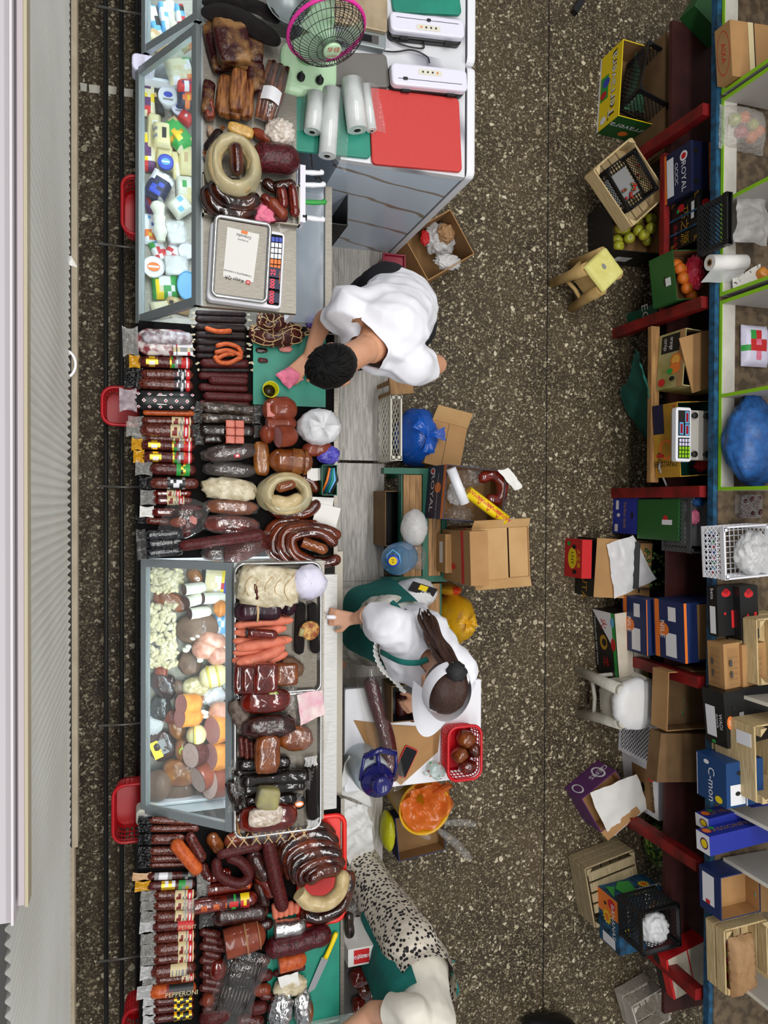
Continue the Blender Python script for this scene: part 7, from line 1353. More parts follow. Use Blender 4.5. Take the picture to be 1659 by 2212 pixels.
def apron(pts_top,c0,r0,c1,r1,a0,a1,bib=None):
    b=MB('teal_cloth'); sd=RND.random()*30
    def fn(u,v):
        a=math.radians(a0+(a1-a0)*u); c=Vector(c0).lerp(Vector(c1),v); rr=r0+(r1-r0)*v**.8; rr*=1+v*.07*math.sin(u*19+sd)+.02*nz((u*5,v*3,0),1,sd); return c+Vector((math.cos(a)*rr,math.sin(a)*rr,0))-r.location
    b.grid(fn,44,18); k=len(b.v); q=list(b.v); b.v+=[(x*.995,y*.995,z) for x,y,z in q]; b.f+=[tuple(i+k for i in reversed(f)) for f in b.f]; b.fm+=b.fm; b.fs+=b.fs; return b.build('apron',r)
ac=waist+Vector((0,0,.03)); apron(None,(ac.x-.0,ac.y,1.03),.168,(1.205,-.61,.50),.215,75,292)
def strap(name,pts,mat,w=.012,flat=.35): 
    b=MB(mat); P=crv([Vector(p)-r.location for p in pts],20); b.tube(P,w,8,flat=flat); b.build(name,r)
up=Vector((0,0,1))
strap('apron_strap',[at(822,1408,1.22),at(862,1428,1.36),at(900,1432,1.40),at(924,1424,1.43)],'teal_cloth'); strap('apron_strap',[at(846,1300,1.13),at(858,1312,1.16),at(866,1326,1.2)],'teal_cloth')
b=MB('paper')
P=crv([at(814,1380,1.12)-r.location,at(812,1412,1.13)-r.location,at(826,1446,1.13)-r.location,at(850,1468,1.12)-r.location,at(872,1494,1.10)-r.location],40)
for i,p in enumerate(P): b.ball(p+Vector((.004*math.sin(i*2.1),0,.0)),(.010,.010,.006),seg=7)
b.build('lace_trim',r)
# cap: visor + low crown ring, hair dome visible through the open top
b=MB('hair_brown'); T=HT@Matrix.Translation((0,-.014,.036)); b.ball((0,0,0),(.084,.104,.1),seg=40,T=T,fn=lambda d:.02*math.sin(26*math.atan2(d.x,.25+abs(d.z)))+.02*nz(d,8,3)); Ti=T.inverted(); keep=[(f,m,s) for f,m,s in zip(b.f,b.fm,b.fs) if (sum((Ti@Vector(b.v[i]) for i in f),Vector())/len(f)).z>-.06-.2*min(0,0) and (sum((Ti@Vector(b.v[i]) for i in f),Vector())/len(f)).y<.085]
b.f=[k[0] for k in keep]; b.fm=[k[1] for k in keep]; b.fs=[k[2] for k in keep]; b.v=[tuple(Vector(v)-r.location) for v in b.v]; b.build('hair',r)
cp=MB('tee'); rl=r.location
def cap(u,v):
    a=2*PI*u; e=.5+.5*math.sin(a); z=.012+v*(.05+.028*e); rr=1.10-.12*v*v; return HT@Vector((.086*rr*math.cos(a),-.014+.108*rr*math.sin(a),z+.02))-rl
cp.grid(cap,40,6); cp.build('cap_band',r)
vz=MB('tee')
def visor(u,v):
    a=math.radians(8+164*u); rr=1.05+v*1.3*math.sin(a)**.8; return HT@Vector((.088*(1.05+v*.24)*math.cos(a)*1.02,-.014+.108*rr*math.sin(a),0.035-.02*v*math.sin(a)-.05*v*math.cos(a)**2))-rl
vz.grid(visor,30,10); k=len(vz.v); q=list(vz.v); off=(HT.to_3x3()@Vector((0,0,-.004))); vz.v+=[tuple(Vector(p)+off) for p in q]; vz.f+=[tuple(i+k for i in reversed(f)) for f in vz.f]; vz.fm+=vz.fm; vz.fs+=vz.fs; vz.build('cap_visor',r)
sp=HT@Vector((0,-.112,.075)); b=MB('black_rubber'); b.ball(sp-rl,(.042,.038,.036),seg=20,fn=lambda d:.25*nz(d,5,2)); b.build('hair_tie',r)
b=MB('hair_brown'); tail=[sp,at(958,1412,1.52),at(940,1385,1.47),at(926,1352,1.40),at(916,1324,1.35)]
for i in range(26):
    o_=Vector((RND.uniform(-1,1),RND.uniform(-1,1),RND.uniform(-1,1)))*.02; P=crv([Vector(p)-rl+o_*s*1.15+Vector((.010*math.sin(i*.3+j*1.9),.006*math.cos(i*.4+j*1.6),.004*math.sin(i+j*2))) for j,(p,s) in enumerate(zip(tail,(.35,1.1,1.3,1.1,.5)))],16); b.tube(P,[.006+.006*math.sin(PI*min(1,.2+j/18)) if j<14 else .003 for j in range(17)],6)
b.build('ponytail',r)
kn=thing('knife','knife with white handle in the hand of the woman','knife',at(716,1333,1.0),math.radians(176)); b=MB('white'); b.tube([(-.05,0,0),(0,0,0),(.025,0,0)],[.010,.0105,.009],10); b.build('handle',kn); b=MB('steel_dull'); b.box(.026,.12,-.013,.012,-.001,.001); b.build('blade',kn)
# ---- woman in leopard trousers, mostly below the frame
hip=Vector((1.24,-2.2,.95)); fw=Vector((-.97,-.2,0)); rt=Vector((-.2,.97,0)); neck=Vector((1.15,-2.36,1.40)); chest=Vector((1.17,-2.29,1.22)); waist=hip.lerp(chest,.5); headc=Vector((1.08,-2.4,1.53)); sR=Vector((1.10,-2.17,1.30)); sL=Vector((1.2,-2.52,1.33)); eR=Vector((.98,-2.24,1.13)); wR=Vector((.80,-2.42,1.02)); eL=Vector((1.12,-2.62,1.1)); wL=Vector((.9,-2.66,1.0))
r=thing('person','person in leopard print trousers and teal apron at the bottom edge, head out of view','person',(hip.x,hip.y,ZP))
hp,HT=head_prims(headc,basis((-.2,.97,0),math.radians(35))); hR=hip+rt*.09; hL=hip-rt*.09; fR=Vector((1.19,-2.06,ZP+.07)); fL=Vector((1.2,-2.26,ZP+.07)); kR=hR.lerp(fR,.5); kL=hL.lerp(fL,.5)
pr=hp+[('c',neck,.045,headc+Vector((.03,.01,-.01)),.05),('c',hip,.13,waist,.12),('c',waist,.12,chest,.135),('c',chest,.115,neck,.06),('c',chest,.09,sR,.055),('c',chest,.09,sL,.055),('c',sR,.056,eR,.045),('c',eR,.043,wR,.028),('c',sL,.055,eL,.042),('c',eL,.04,wL,.026),('c',hR,.1,kR,.06),('c',kR,.058,fR,.04),('c',hL,.1,kL,.06),('c',kL,.058,fL,.04),('c',hip,.12,hR,.1),('c',hip,.12,hL,.1),('c',fR,.04,fR+fw*.13-Vector((0,0,.02)),.036),('c',fL,.04,fL+fw*.13-Vector((0,0,.02)),.036)]+hand_prims(wR,(-.8,-.4,-.1),(0,0,1),.6,1)+hand_prims(wL,(-.9,0,-.1),(0,0,1),.6,-1)
blob('body',pr,'skin_f',.006,3,r); eyes(HT,r); nd=(headc-neck).normalized()
tee('trousers',[('c',hip+Vector((0,0,.12)),.16,hip,.17),('c',hip,.17,hR,.135),('c',hip,.17,hL,.135),('c',hR,.14,kR,.125),('c',kR,.125,fR,.12),('c',hL,.14,kL,.125),('c',kL,.125,fL,.12),('c',kR,.1,kL,.1)],'leopard',[(fR-Vector((0,0,.03)),Vector((0,0,-1))),(hip+Vector((0,0,.17)),Vector((0,0,1)))],.007,9,(0,0,1))
tee('t_shirt',[('c',hip+Vector((0,0,.02)),.15,waist,.142),('c',waist,.142,chest,.155),('c',chest,.135,neck,.075),('c',chest,.11,sR,.075),('c',chest,.11,sL,.075),('c',sR,.076,sR.lerp(eR,.6),.072),('c',sL,.085,sL.lerp(eL,.6),.08)],M('tee_cream','#e2ddd0',.85,bump=.25,bs=24),[(neck+nd*.03,nd),(sR.lerp(eR,.5),(eR-sR).normalized()),(sL.lerp(eL,.5),(eL-sL).normalized()),(hip+Vector((0,0,.06)),Vector((0,0,-1)))],.009,10,(0,0,1))
for f in(fR,fL): blob('shoe',[('c',f+Vector((0,0,-.03)),.042,f+fw*.14-Vector((0,0,.03)),.038)],'white',.008,3,r,clip=[(Vector((0,0,ZP+.002)),Vector((0,0,-1)))])
apron(None,(1.19,-2.27,1.20),.168,(1.25,-2.2,.62),.205,100,255)
b=MB('hair'); T=HT@Matrix.Translation((0,-.014,.036)); b.ball((0,0,0),(.085,.105,.1),seg=30,T=T); b.v=[tuple(Vector(v)-r.location) for v in b.v]; Ti=T.inverted(); b.f=[f for f in b.f if (Ti@(Vector(b.v[f[0]])+r.location)).z>-.03]; b.fm=b.fm[:len(b.f)]; b.fs=b.fs[:len(b.f)]; b.build('hair',r)
strap('apron_tie',[(1.41,-2.16,1.02),(1.44,-2.2,.96),(1.43,-2.26,.9)],'teal_cloth',.008); strap('apron_tie',[(1.4,-2.2,1.03),(1.43,-2.3,1.03),(1.42,-2.36,.98),(1.41,-2.32,.95)],'teal_cloth',.008)
# ------------------------------------------------------------------ fruit stall on the right
ZK=.9; XB=at(1541,1000,ZK).x
r=thing('stall_counter','long fruit stall counter with blue front beam and red posts','counter',(XB,0,0)); b=MB('blue_paint'); b.box(.002,.030,-3.1,2.9,ZK-.045,ZK-.002); b.build('front_beam',r); b=MB('brown_top'); b.box(.036,1.3,-3.1,2.9,ZK-.05,ZK-.004); b.build('counter_top',r)
for x,y,yb in((1535,240,0),(1535,655,0),(1535,1062,0),(1532,1472,0),(1522,1866,0),(1530,2140,0)):
    q=at(x,y,ZK-.08); b=MB('red_paint'); b.box(-.03,.03,q.y-.032,q.y+.032,.001,ZK-.071); b.build('post',r)
b=MB('red_paint'); b.box(.0,.04,at(1437,690,.47).y,at(1437,330,.47).y,.43,.47); b.build('shelf_rail',r); b=MB(M('shelf_dark','#3a1512',.7,'#4d1f1a',9)); b.box(.051,1.2,-3.1,2.9,.44,.468); b.build('lower_shelf',r); 
b=MB('dark_grey'); b.box(1.25,1.28,-3.1,2.9,.001,ZK-.06); b.build('back_panel',r)
ZKt=ZK+.001
def shelfunit(label,ys,edge,h,x0=3.02):
    ya=at(1548,ys[0],ZK).y; yb=at(1548,ys[-1],ZK).y; r=thing('shelf_unit',label,'shelf',(x0,(ya+yb)/2,ZKt)); H=(ya-yb)/2
    if edge=='lime': b=MB('white_board'); b.box(.004,.09,-H,H,0,.018); b.box(0,.004,-H,H,0,.02,edge); b.build('bottom_plank',r)
    for y in ys:
        yy=at(1548,y,ZK).y-(ya+yb)/2; yy=min(max(yy,-H+.01),H-.01); b=MB('grey_board'); b.box(.004,.32,yy-.009,yy+.009,.019,h); b.box(0,.004,yy-.0095,yy+.0095,.019,h,edge); b.build('divider',r)
    return r
shelfunit('lime edged white shelf unit, uppermost on the stall',(-30,203),'lime',.9); shelfunit('lime edged white shelf unit holding the black mesh crate',(212,437,640),'lime',.9); shelfunit('lime edged white shelf unit with the blue tarpaulin',(650,856,1060),'lime',.9); shelfunit('cream edged shelf unit behind the passion fruit boxes',(1488,1740,1854,2100),'offwhite',.55,3.06)
def C(*a,**k): return Carton(*a,**k)
GF_='fruit boxes under and around the stall'
# floor level, top to bottom of the photo
b=MB('black'); q=at(1258,6,.1); b.box(-.02,.02,-.02,.25,.0,.04); o=b.build('metal_bar',None,(q.x,q.y,.001),-.5); tag(o,'black metal bar end cut off at the top edge','bar')
r=C('green_crate','green painted panel box cut off at the top right','box',(1545,-60),(1500,12),.25,.6,.47,'green_box'); r.done()
r=C('fruit_box','yellow and green TERRAVERA box holding a black crate','box',(1346,84),(1336,250),.33,.24,.001,'yellow',.18,'card_in'); r.rect('front',0,0,1,.07,'white'); r.rect('B',0,0,1,1,'green_box'); r.rect('front',.3,.1,.62,.45,'green'); r.disc('front',.4,.35,.06,.16,'blue'); r.disc('front',.55,.25,.05,.14,'red'); r.text('front','Terravera',.5,.66,.42,'ink',180,1.08); r.text('front','Terravera',.5,.67,.39,'white',180,1.08); r.disc('front',.9,.3,.05,.13,'white'); r.text('B','Terravera',.5,.6,.34,'white',180); r.disc('B',.86,.5,.06,.14,'white'); r.disc('B',.45,.3,.1,.12,'orange'); r.root['label']='yellow and green fruit box with black crate inside, at the top of the aisle'; r.done()
k=crate('plastic_crate','black lattice crate standing tilted inside the yellow fruit box','crate',(1392,96),(1386,220),.24,.36,.14,'black','mesh',pitch=.03); k.rotation_euler=(0,math.radians(-8),k.rotation_euler.z-.25)
sheet('film_liner',[(1376,110),(1368,190),(1392,246),(1344,238)],.2,'film_green',.03,14,12,hump=.05); tag(bpy.data.objects['film_liner'],'green film liner sticking out of the yellow fruit box','film')
for i in range(4):
    b=MB('card' if i%2 else 'card_dark'); q0=at(1440+9*i,60,.4); q1=at(1440+9*i,320,.4); b.box(-.006,.006,q1.y-q0.y,0,.0,.36+.03*(i%2)); o=b.build('cardboard_sheet',None,(q0.x+.03,q0.y,.001)); tag(o,f'flattened cardboard leaning under the stall at the top, {ORD[i]} from the aisle','cardboard','flattened cardboard under the stall')
zA=.27
r=C('pear_box','black cardboard box of green apples under the wooden crate','box',(1322,432),(1324,540),.37,zA,.001,'black',.14,'card_in'); r.rect('B',.3,.3,.6,.6,'white'); r.done()
for i in range(17):
    x=1336+(i%4)*22+RND.uniform(-4,4)+(8 if (i//4)%2 else 0); y=452+(i//4)*20+RND.uniform(-4,4); q=at(x,y,.22); b=MB('apple'); R=.036; b.lathe([(.0001,-R*.72),(R*.5,-R*.85),(R*.92,-R*.35),(R,.1*R),(R*.8,R*.68),(R*.35,R*.86),(.0001,R*.7)],16); o=b.build('apple',None,(q.x,q.y,.135+.033+.035*(i%3))); o.rotation_euler=(RND.uniform(-.6,.6),RND.uniform(-.6,.6),0); tag(o,'green yellow apple in the black box under the wooden crate','apple','apples in the black box'); s=MB('card_dark'); s.tube([(0,0,R*.6),(.004,.003,R*1.1)],.002,5); s.build('stem',o)
cr=crate('wooden_crate','pale wooden crate tilted on the apple box, holding the strawberry tray','crate',(1284,366),(1366,488),.34,.40,.285,'pine','slat',1)
k=crate('plastic_crate','black plastic tray with a few strawberries in the wooden crate','crate',(1310,366),(1362,454),.25,.43,.30,'black','mesh',pitch=.022); b=MB('grey'); L=.2; b.box(-.085,.085,-.1,.1,.012,.015); b.build('paper_liner',k)
for i in range(22):
    t=RND.random(); x=1385-45*t+RND.uniform(-14,14)+12; y=345+85*t+RND.uniform(-10,12); q=at(x,y,.33); b=MB('straw'); b.lathe([(.0001,-.011),(.006,-.007),(.0095,.0),(.008,.006),(.0001,.009)],10); b.lathe([(.0001,.010),(.007,.008),(.002,.009),(.0001,.009)],6,'green'); o=b.build('strawberry',None,(q.x,q.y,.329)); o.rotation_euler=(RND.uniform(-1.5,1.5),RND.uniform(-1.5,1.5),0); tag(o,'red strawberry left in the black tray','strawberry','strawberries in the tray')
zs=.472
r=C('fruit_box','navy ROYAL box with orange stripe on the shelf under the stall','box',(1492,302),(1494,412),.4,.70,zs,'navy'); r.root['label']='navy fruit box with orange stripe on the stall shelf beside the red post'; r.rect('front',0,.0,1,.08,'orange'); r.text('front','ROYAL',.62,.72,.24,'white'); r.disc('front',.22,.74,.1,.14,'white'); r.disc('front',.22,.74,.06,.09,'red'); r.rect('front',.12,.1,.9,.36,'white'); r.text('front','CICICIC',.5,.46,.16,'white'); r.disc('top',.2,.08,.05,.05,'ink'); r.disc('top',.8,.08,.05,.05,'ink'); r.rect('top',0,.3,1,.36,'orange'); r.done()
r=C('fruit_box','black box with gold corner ornaments and red roses','box',(1512,408),(1512,516),.4,.72,zs,'black'); 
for x in(.06,.94):
    for y in(.1,.9):
        for e in(0,.03): r.rect('front',x-.05+e,y-.07+e*1.5,x+.05-e,y-.05+e*1.5,'gold'); r.rect('front',x-.05+e,y-.07+e*1.5,x-.035+e,y+.07,'gold')
r.text('front','巧之源',.58,.5,.3,'gold'); r.text('front','红心火龙果',.78,.2,.13,'red'); r.rect('front',.18,.75,.36,.85,'white'); r.rect('front',.4,.74,.52,.84,'white'); r.disc('front',.2,.4,.08,.12,'red'); r.disc('front',.24,.3,.04,.05,'green'); r.disc('top',.3,.1,.12,.08,'red'); r.rect('front',.36,0,.4,1,'blue_paint'); r.rect('front',.66,0,.7,1,'blue_paint'); r.done()
r=C('fruit_box','green box of tangerines with a red bag inside','box',(1452,540),(1462,648),.33,.68,zs,'green_box',.12,'card_in'); r.disc('front',.55,.6,.11,.06,'black'); r.rect('front',.5,.62,.66,.84,'white'); r.done(); TGx=r
for i,(x,y) in enumerate(((1468,570),(1486,584),(1472,602),(1496,600),(1508,612),(1480,624),(1500,636),(1470,580))): q=at(x,y,.62); b=MB('tangerine'); b.ball((0,0,0),(.036,.036,.031),seg=16); b.ball((0,0,.03),(.005,.005,.003),'green',6); o=b.build('tangerine',None,(q.x,q.y,.595+.02*(i%3))); tag(o,'orange tangerine in the green box','tangerine','tangerines in the green box')
crumple('net_bag','red plastic bag over the tangerines','bag',(1500,590),20,36,.09,.6,M('redbag','#d8203c',.4,'#e8506a',14,bump=.4,bs=40),None,.5,2.4)
r=C('fruit_box','dark green box end with white letters below the tangerine box','box',(1418,654),(1420,676),.3,.30,.001,'green_paint'); r.text('front','EC',.5,.6,.3,'white'); r.done()
# yellow stool
def stool(label,A,B,D_,zt,mat,zb=.002,cover=None):
    a_,b_,d_=[at(p[0],p[1],zt) for p in(A,B,D_)]; c=(b_+d_)/2; an=math.atan2((b_-a_).y,(b_-a_).x); s=((b_-a_).length+(d_-a_).length)/4; r=thing('stool',label,'stool',(c.x,c.y,zb),an); h=zt-zb
    b=MB(mat); b.rbox(-s,s,-s,s,h-.03,h,.03); b.build('seat',r)
    for sx in(-1,1):
        for sy in(-1,1): b=MB(mat); b.tube([(sx*s*.8,sy*s*.8,h-.03),(sx*s*.92,sy*s*.92,h*.5),(sx*s*1.1,sy*s*1.1,0)],[.04,.034,.028],8); b.build('leg',r)
    for q in range(4):
        R=Matrix.Rotation(q*PI/2,4,'Z'); b=MB(mat); b.box(-s*.85,s*.85,s*.88,s*.96,h*.55,h-.02,T=R); b.box(-s*.5,s*.5,s*.88,s*.93,h*.5,h*.72,T=R); b.build('side_panel',r); b=MB(mat); b.tube([R@Vector(p) for p in((-s*.98,s*.98,h*.34),(0,s*1.0,h*.40),(s*.98,s*.98,h*.34))],.014,6); b.build('stretcher',r)
    return r,s,h
r,s,h=stool('tan plastic stool with yellow cloth covered seat in the aisle',(1311,536),(1349,588),(1264,576),.37,M('stool_tan','#c4a46c',.5,'#ad8c54',10)); b=MB(M('yellow_cover','#e6e08a',.6,'#d9d070',12,bump=.4,bs=18)); b.grid(lambda u,v:((u-.5)*2.1*s,(v-.5)*2.1*s,h+.006+.004*nz((u*6,v*6,0),1,3)-.05*max(0,abs(u-.5)*2-.94)*8-.05*max(0,abs(v-.5)*2-.94)*8),20,20); b.disc(-.02,.0,.018,.012,Matrix.Translation((0,0,h+.012)),'grey'); b.build('seat_cover',r)
# orange and banana boxes on a plank
q0=at(1408,704,.47); q1=at(1410,1042,.47); b=MB('oak'); b.box(q0.x-XB,-.022,q1.y,q0.y,.435,.468); o=b.build('shelf_plank',None,(XB,0,0)); tag(o,'wooden shelf plank under the orange juice and banana boxes','shelf')
r=C('fruit_box','orange printed fruit box with black letter panel, open towards the stall','box',(1482,708),(1474,832),.28,.70,zs,M('orange_print','#b5ad7c',.5,'#8f8c4a',7),.2,'card_dark'); r.rect('front',0,.75,1,1,'card'); r.rect('front',.04,.1,.36,.8,'ink'); r.text('front','orange',.2,.5,.2,'white',0,.6); r.text('front','опір',.2,.26,.16,'white'); r.disc('front',.52,.7,.12,.2,'orange'); r.disc('front',.52,.7,.09,.15,M('or2','#f0b04a',.5)); r.disc('front',.66,.68,.1,.2,'orange'); r.disc('front',.7,.5,.05,.12,'green'); r.disc('front',.88,.2,.07,.14,'red'); r.disc('front',.24,.86,.05,.07,'ink'); r.disc('front',.84,.6,.04,.1,'ink'); r.done()
q=at(1506,790,.72); b=MB('card'); b.box(-.01,.2,-.16,.16,0,.006); o=b.build('cardboard_flap',None,(q.x-.06,q.y,.705),.3); tag(o,'loose cardboard sheet over the orange printed box','cardboard')
r=C('banana_box','yellow PREMIUM BANANAS box under the white scale','box',(1462,868),(1470,1030),.26,.69,zs,M('banana_print','#c99a2e',.6,'#b5862a',8),.2,'green_paint'); r.rect('front',0,0,.4,.45,'navy'); r.text('front','Premium Bananas',.32,.84,.2,'red',0,.8); r.disc('front',.62,.5,.14,.3,'orange'); r.disc('front',.62,.5,.10,.2,'banana_print'); r.text('front','SEBASTIANO',.82,.4,.22,'ink',90,.8); r.text('front','GO',.74,.2,.24,'ink'); r.rect('front',.68,.1,.72,.4,'red'); r.root['label']='yellow banana box with red lettering under the white scale'; r.done()
crumple('red_bag','red orange crumpled bag in the banana box','bag',(1516,1004),16,14,.07,.60,'red',None,.5,2.4)
p=at(1482,938,.80); r=thing('scale','white counter scale standing without its tray on the banana box','scale',(p.x,p.y,.70)); k=mpp(1480,938,.8); M('scale_grey','#b0aba2',.45)
b=MB('scale_grey'); b.box(-.02,.22,-58*k+.01,58*k-.01,.0,.07); b.build('scale_body',r); b=MB('white'); b.rbox(-21*k,19*k,-59*k,59*k,.05,.085,.015); T=Matrix.Translation((0,0,.0855)); b.rect(-16*k,-3*k,14*k,52*k,T,'ink'); b.rect(-16*k,-52*k,14*k,-7*k,T,'ink')
for x0,y0,x1,y1 in((2,24,12,50),(2,-2,12,22),(-13,-1,-3,26)): b.rect(x0*k,y0*k,x1*k,y1*k,T,'sky'); b.rect((x0+2)*k,(y0+3)*k,(x1-2)*k,(y1-3)*k,T,'red_dark')
for i in range(4):
    for j in range(5): b.rect((-14+7*i)*k,(-50+8.4*j)*k,(-8.5+7*i)*k,(-43.5+8.4*j)*k,T,'lime' if j<3 else 'lav')
b.build('display_panel',r)
for y in(42,-42):
    for x in(.12,.2): b=MB('ink'); b.lathe([(.012,.07),(.012,.085),(.018,.087),(.018,.092),(.0001,.093)],10,T=Matrix.Translation((x-.05,y*k,0))); b.build('post_stub',r)
# teal cloth bag hanging on the plank
o=sheet('apron_cloth',[(1375,752),(1420,980),(1402,970),(1338,856)],.05,'green_cloth',.035,9,26,zs=[.40,.43,.08,.05],hump=.10); tag(o,'dark teal apron cloth hanging from the plank down to the aisle','cloth')
P=crv([at(x,y,.52) for x,y in((1462,960),(1440,990),(1424,1006),(1432,1030),(1440,1050))],20); c=P[0].copy(); b=MB('grey'); b.tube([p-c for p in P],.006,6); o=b.build('rope',None,c); tag(o,'grey rope hanging over the banana box','rope')
# middle cluster
r=C('fruit_box','blue box with gold script and oval handle hole','box',(1432,1072),(1430,1158),.2,.50,.25,'blue_box'); r.root.location.z=.001; r.text('front','Perfect Gold',.5,.52,.17,'gold',0,.75); r.disc('front',.5,.82,.1,.05,'ink'); r.rect('front',.1,.14,.35,.26,'white'); r.rect('front',.75,.1,.95,.24,'white'); r.disc('front',.5,.26,.05,.07,'white'); r.done()
b=MB('card_dark'); b.box(-.1,.12,-.1,.1,0,.248); 
r=C('fruit_box','plain dark green box beside the blue gold script box','box',(1476,1078),(1474,1170),.15,.68,.3,'green_box'); r.root.location.z=.262; r.disc('front',.5,.7,.11,.06,'red'); r.rect('front',.5,.62,.62,.86,'white'); r.done()
k=crate('plastic_crate','dark grey plastic crate lined with grey paper','crate',(1494,1070),(1492,1194),.3,.74,.49,M('crate_grey','#3f4142',.5),'mesh',pitch=.026); b=MB('grey'); b.box(-.13,.13,-.13,.12,.02,.17); b.build('paper_liner',k)
crumple('cloth_scrap','pink crumpled paper in the grey paper lined crate','paper',(1500,1118),12,16,.04,.69,'pink',None,.5,2.2); crumple('blue_scrap','blue plastic scrap in the grey paper lined crate','bag',(1508,1084),18,10,.04,.69,'blue_tarp',None,.5,2.4)
r=C('grape_box','dark box of green grapes and newspaper below the grey crate','box',(1444,1176),(1440,1284),.33,.56,.3,'black',.1,'black'); r.root.location.z=.03; r.done()
for i in range(40):
    q=at(RND.uniform(1452,1520),RND.uniform(1192,1276),.5); b=MB('grape'); b.ball((0,0,0),(.014,.014,.013),seg=8); o=b.build('grape',None,(q.x,q.y,.21+.012*(i%2))); tag(o,'green grape in the dark box below the grey crate','grape','grapes in the dark box')
for o in [o for o in bpy.data.objects if o.name.startswith('grape') and not o.name.startswith('grape_box')]: o.location.z+=.0
for i,(pts) in enumerate(([(1452,1190),(1464,1186),(1480,1234),(1462,1240)],[(1488,1200),(1506,1206),(1506,1262),(1480,1262)])): o=sheet('newspaper',pts,.235,'paper',.012,22,8); tag(o,['grey newspaper strip left in the grape box','printed newspaper wrap right in the grape box'][i],'paper')
r=C('cardboard_box','brown BUTA box turned over with a white bag on top','box',(1290,1162),(1282,1290),.41,.22,.001,'card'); r.root['label']='brown cardboard box with black side band under a white bag'; r.rect('front',0,0,1,1,'black'); r.text('front','BUTA',.8,.5,.36,'gold'); r.disc('front',.4,.5,.08,.3,'gold'); r.disc('front',.4,.5,.05,.2,'black')
for x,y in((.3,.86),(.85,.8)): r.rect('top',x-.05,y-.015,x+.05,y+.015,'ink')
r.done()
sheet('plastic_bag',[(1310,1176),(1366,1156),(1418,1250),(1328,1292)],.235,'film_white',.012,14,22); tag(bpy.data.objects['plastic_bag.001'] if 'plastic_bag.001' in bpy.data.objects and 'label' not in bpy.data.objects['plastic_bag.001'] else [o for o in bpy.data.objects if o.name.startswith('plastic_bag') and 'label' not in o][0],'thin white plastic bag spread on the brown cardboard box','bag')
r=C('fruit_box','red box with yellow oval sign beside the brown box','box',(1258,1166),(1256,1250),.07,.20,.001,'red'); r.disc('front',.5,.45,.28,.25,'yellow'); r.text('front','LNT',.5,.45,.22,'ink'); r.text('front','火龙果',.5,.8,.2,'yellow'); r.disc('front',.2,.55,.06,.12,'ink'); r.disc('front',.85,.6,.06,.12,'ink'); r.disc('front',.12,.25,.06,.1,'green'); r.done()
r=C('fruit_box','black and white dragon fruit box topped with white painted planks','box',(1326,1326),(1336,1464),.24,.24,.001,'black'); r.poly('front',[(.0,.0),(.55,.86),(.15,1),(.0,1)],'white'); r.rect('front',.0,.86,1,1,'green'); r.disc('front',.5,.88,.1,.1,'red'); r.disc('front',.15,.9,.08,.08,'sky'); r.text('front','THANH LONG BINH THUAN',.5,.1,.11,'white',0,.95); r.disc('front',.5,.45,.12,.17,'gold'); r.disc('front',.5,.48,.06,.1,'black'); r.text('front','火',.2,.5,.3,'red'); r.text('front','龙',.8,.5,.3,'red')
for i in range(2): r.rect('top',0,.01+.5*i,1,.49+.5*i,M('plank_white','#cfc5b4',.6,'#b7aa94',7))
r.done()
r=C('fruit_box','navy NILE box pair with orange ribbons, left one','box',(1438,1304),(1440,1430),.1,.62,.38,'navy2'); NB=['navy box with orange ribbon and round badge, nearer the aisle','navy box with orange ribbon and round badge, nearer the stall beam']
def nile(c): c.rect('front',0,.05,1,.2,'orange'); c.rect('front',.55,.4,.95,.75,'white'); c.rect('front',.1,.5,.34,.75,'white'); c.disc('front',.5,.3,.12,.22,'orange'); c.text('front','NILE',.5,.3,.2,'white'); c.rect('top',0,0,1,.06,'orange')
nile(r); r.root['label']=NB[0]; r.root.location.z=.2; r.done()
r=C('fruit_box','x','box',(1476,1304),(1480,1434),.3,.74,zs,'navy2'); nile(r); r.rect('top',.04,.3,.96,.98,'card_in'); r.root['label']=NB[1]; r.done()
r,s,h=stool('white plastic stool with a bag covered round seat below the dragon fruit box',(1332,1478),(1336,1566),(1416,1480),.42,M('stool_white','#cbc8bd',.5,'#a9a598',9)); b=MB('film_white'); b.lathe([(s*1.1,h-.06),(s*1.22,h-.02),(s*1.12,h+.012),(s*.6,h+.02),(.0001,h+.022)],40,fn=lambda a,t:1+.025*math.sin(9*a)+.015*math.sin(23*a)); b.build('bag_cover',r); b=MB('cream'); b.rbox(-s*.7,s*.7,-s*.7,s*.7,h,h+.012,.03); b.build('cushion',r)
r=C('fruit_box','yellow box with dark print beside the stool','box',(1416,1444),(1424,1536),.09,.40,.2,'yellow'); r.root.location.z=.001; r.text('front','BATTER',.5,.75,.22,'ink'); r.disc('front',.35,.4,.12,.2,'ink'); r.disc('front',.2,.5,.05,.08,'orange'); r.done()
r=C('cardboard_box','open brown box of greens under green film','box',(1444,1452),(1440,1580),.36,.66,.52,'card',.1,'card_dark'); r.done(); crumple('greens','yellow green vegetables under green film in the brown box','vegetable',(1462,1520),16,44,.12,.44,'film_green',None,.4,2.4); b=None
for x,y,mt in((1460,1558,'yellow'),(1508,1568,'green'),(1466,1500,'lime')): 
    b=MB(mt); q=at(x,y,.46); b.ball((0,0,.03),(.05,.03,.03),seg=12); o=b.build('vegetable',None,(q.x,q.y,.44)); tag(o,{'yellow':'yellow pepper at the bottom of the open brown box','green':'green vegetable near the stall beam','lime':'pale green vegetable in the open brown box'}[mt],'vegetable')
o=sheet('paper_bag',[(1468,1470),(1528,1472),(1526,1576),(1466,1568)],.54,M('dotpaper','#7a664c',.75,'#685540',40),.014,12,12); tag(o,'brown dotted paper over the greens','paper')
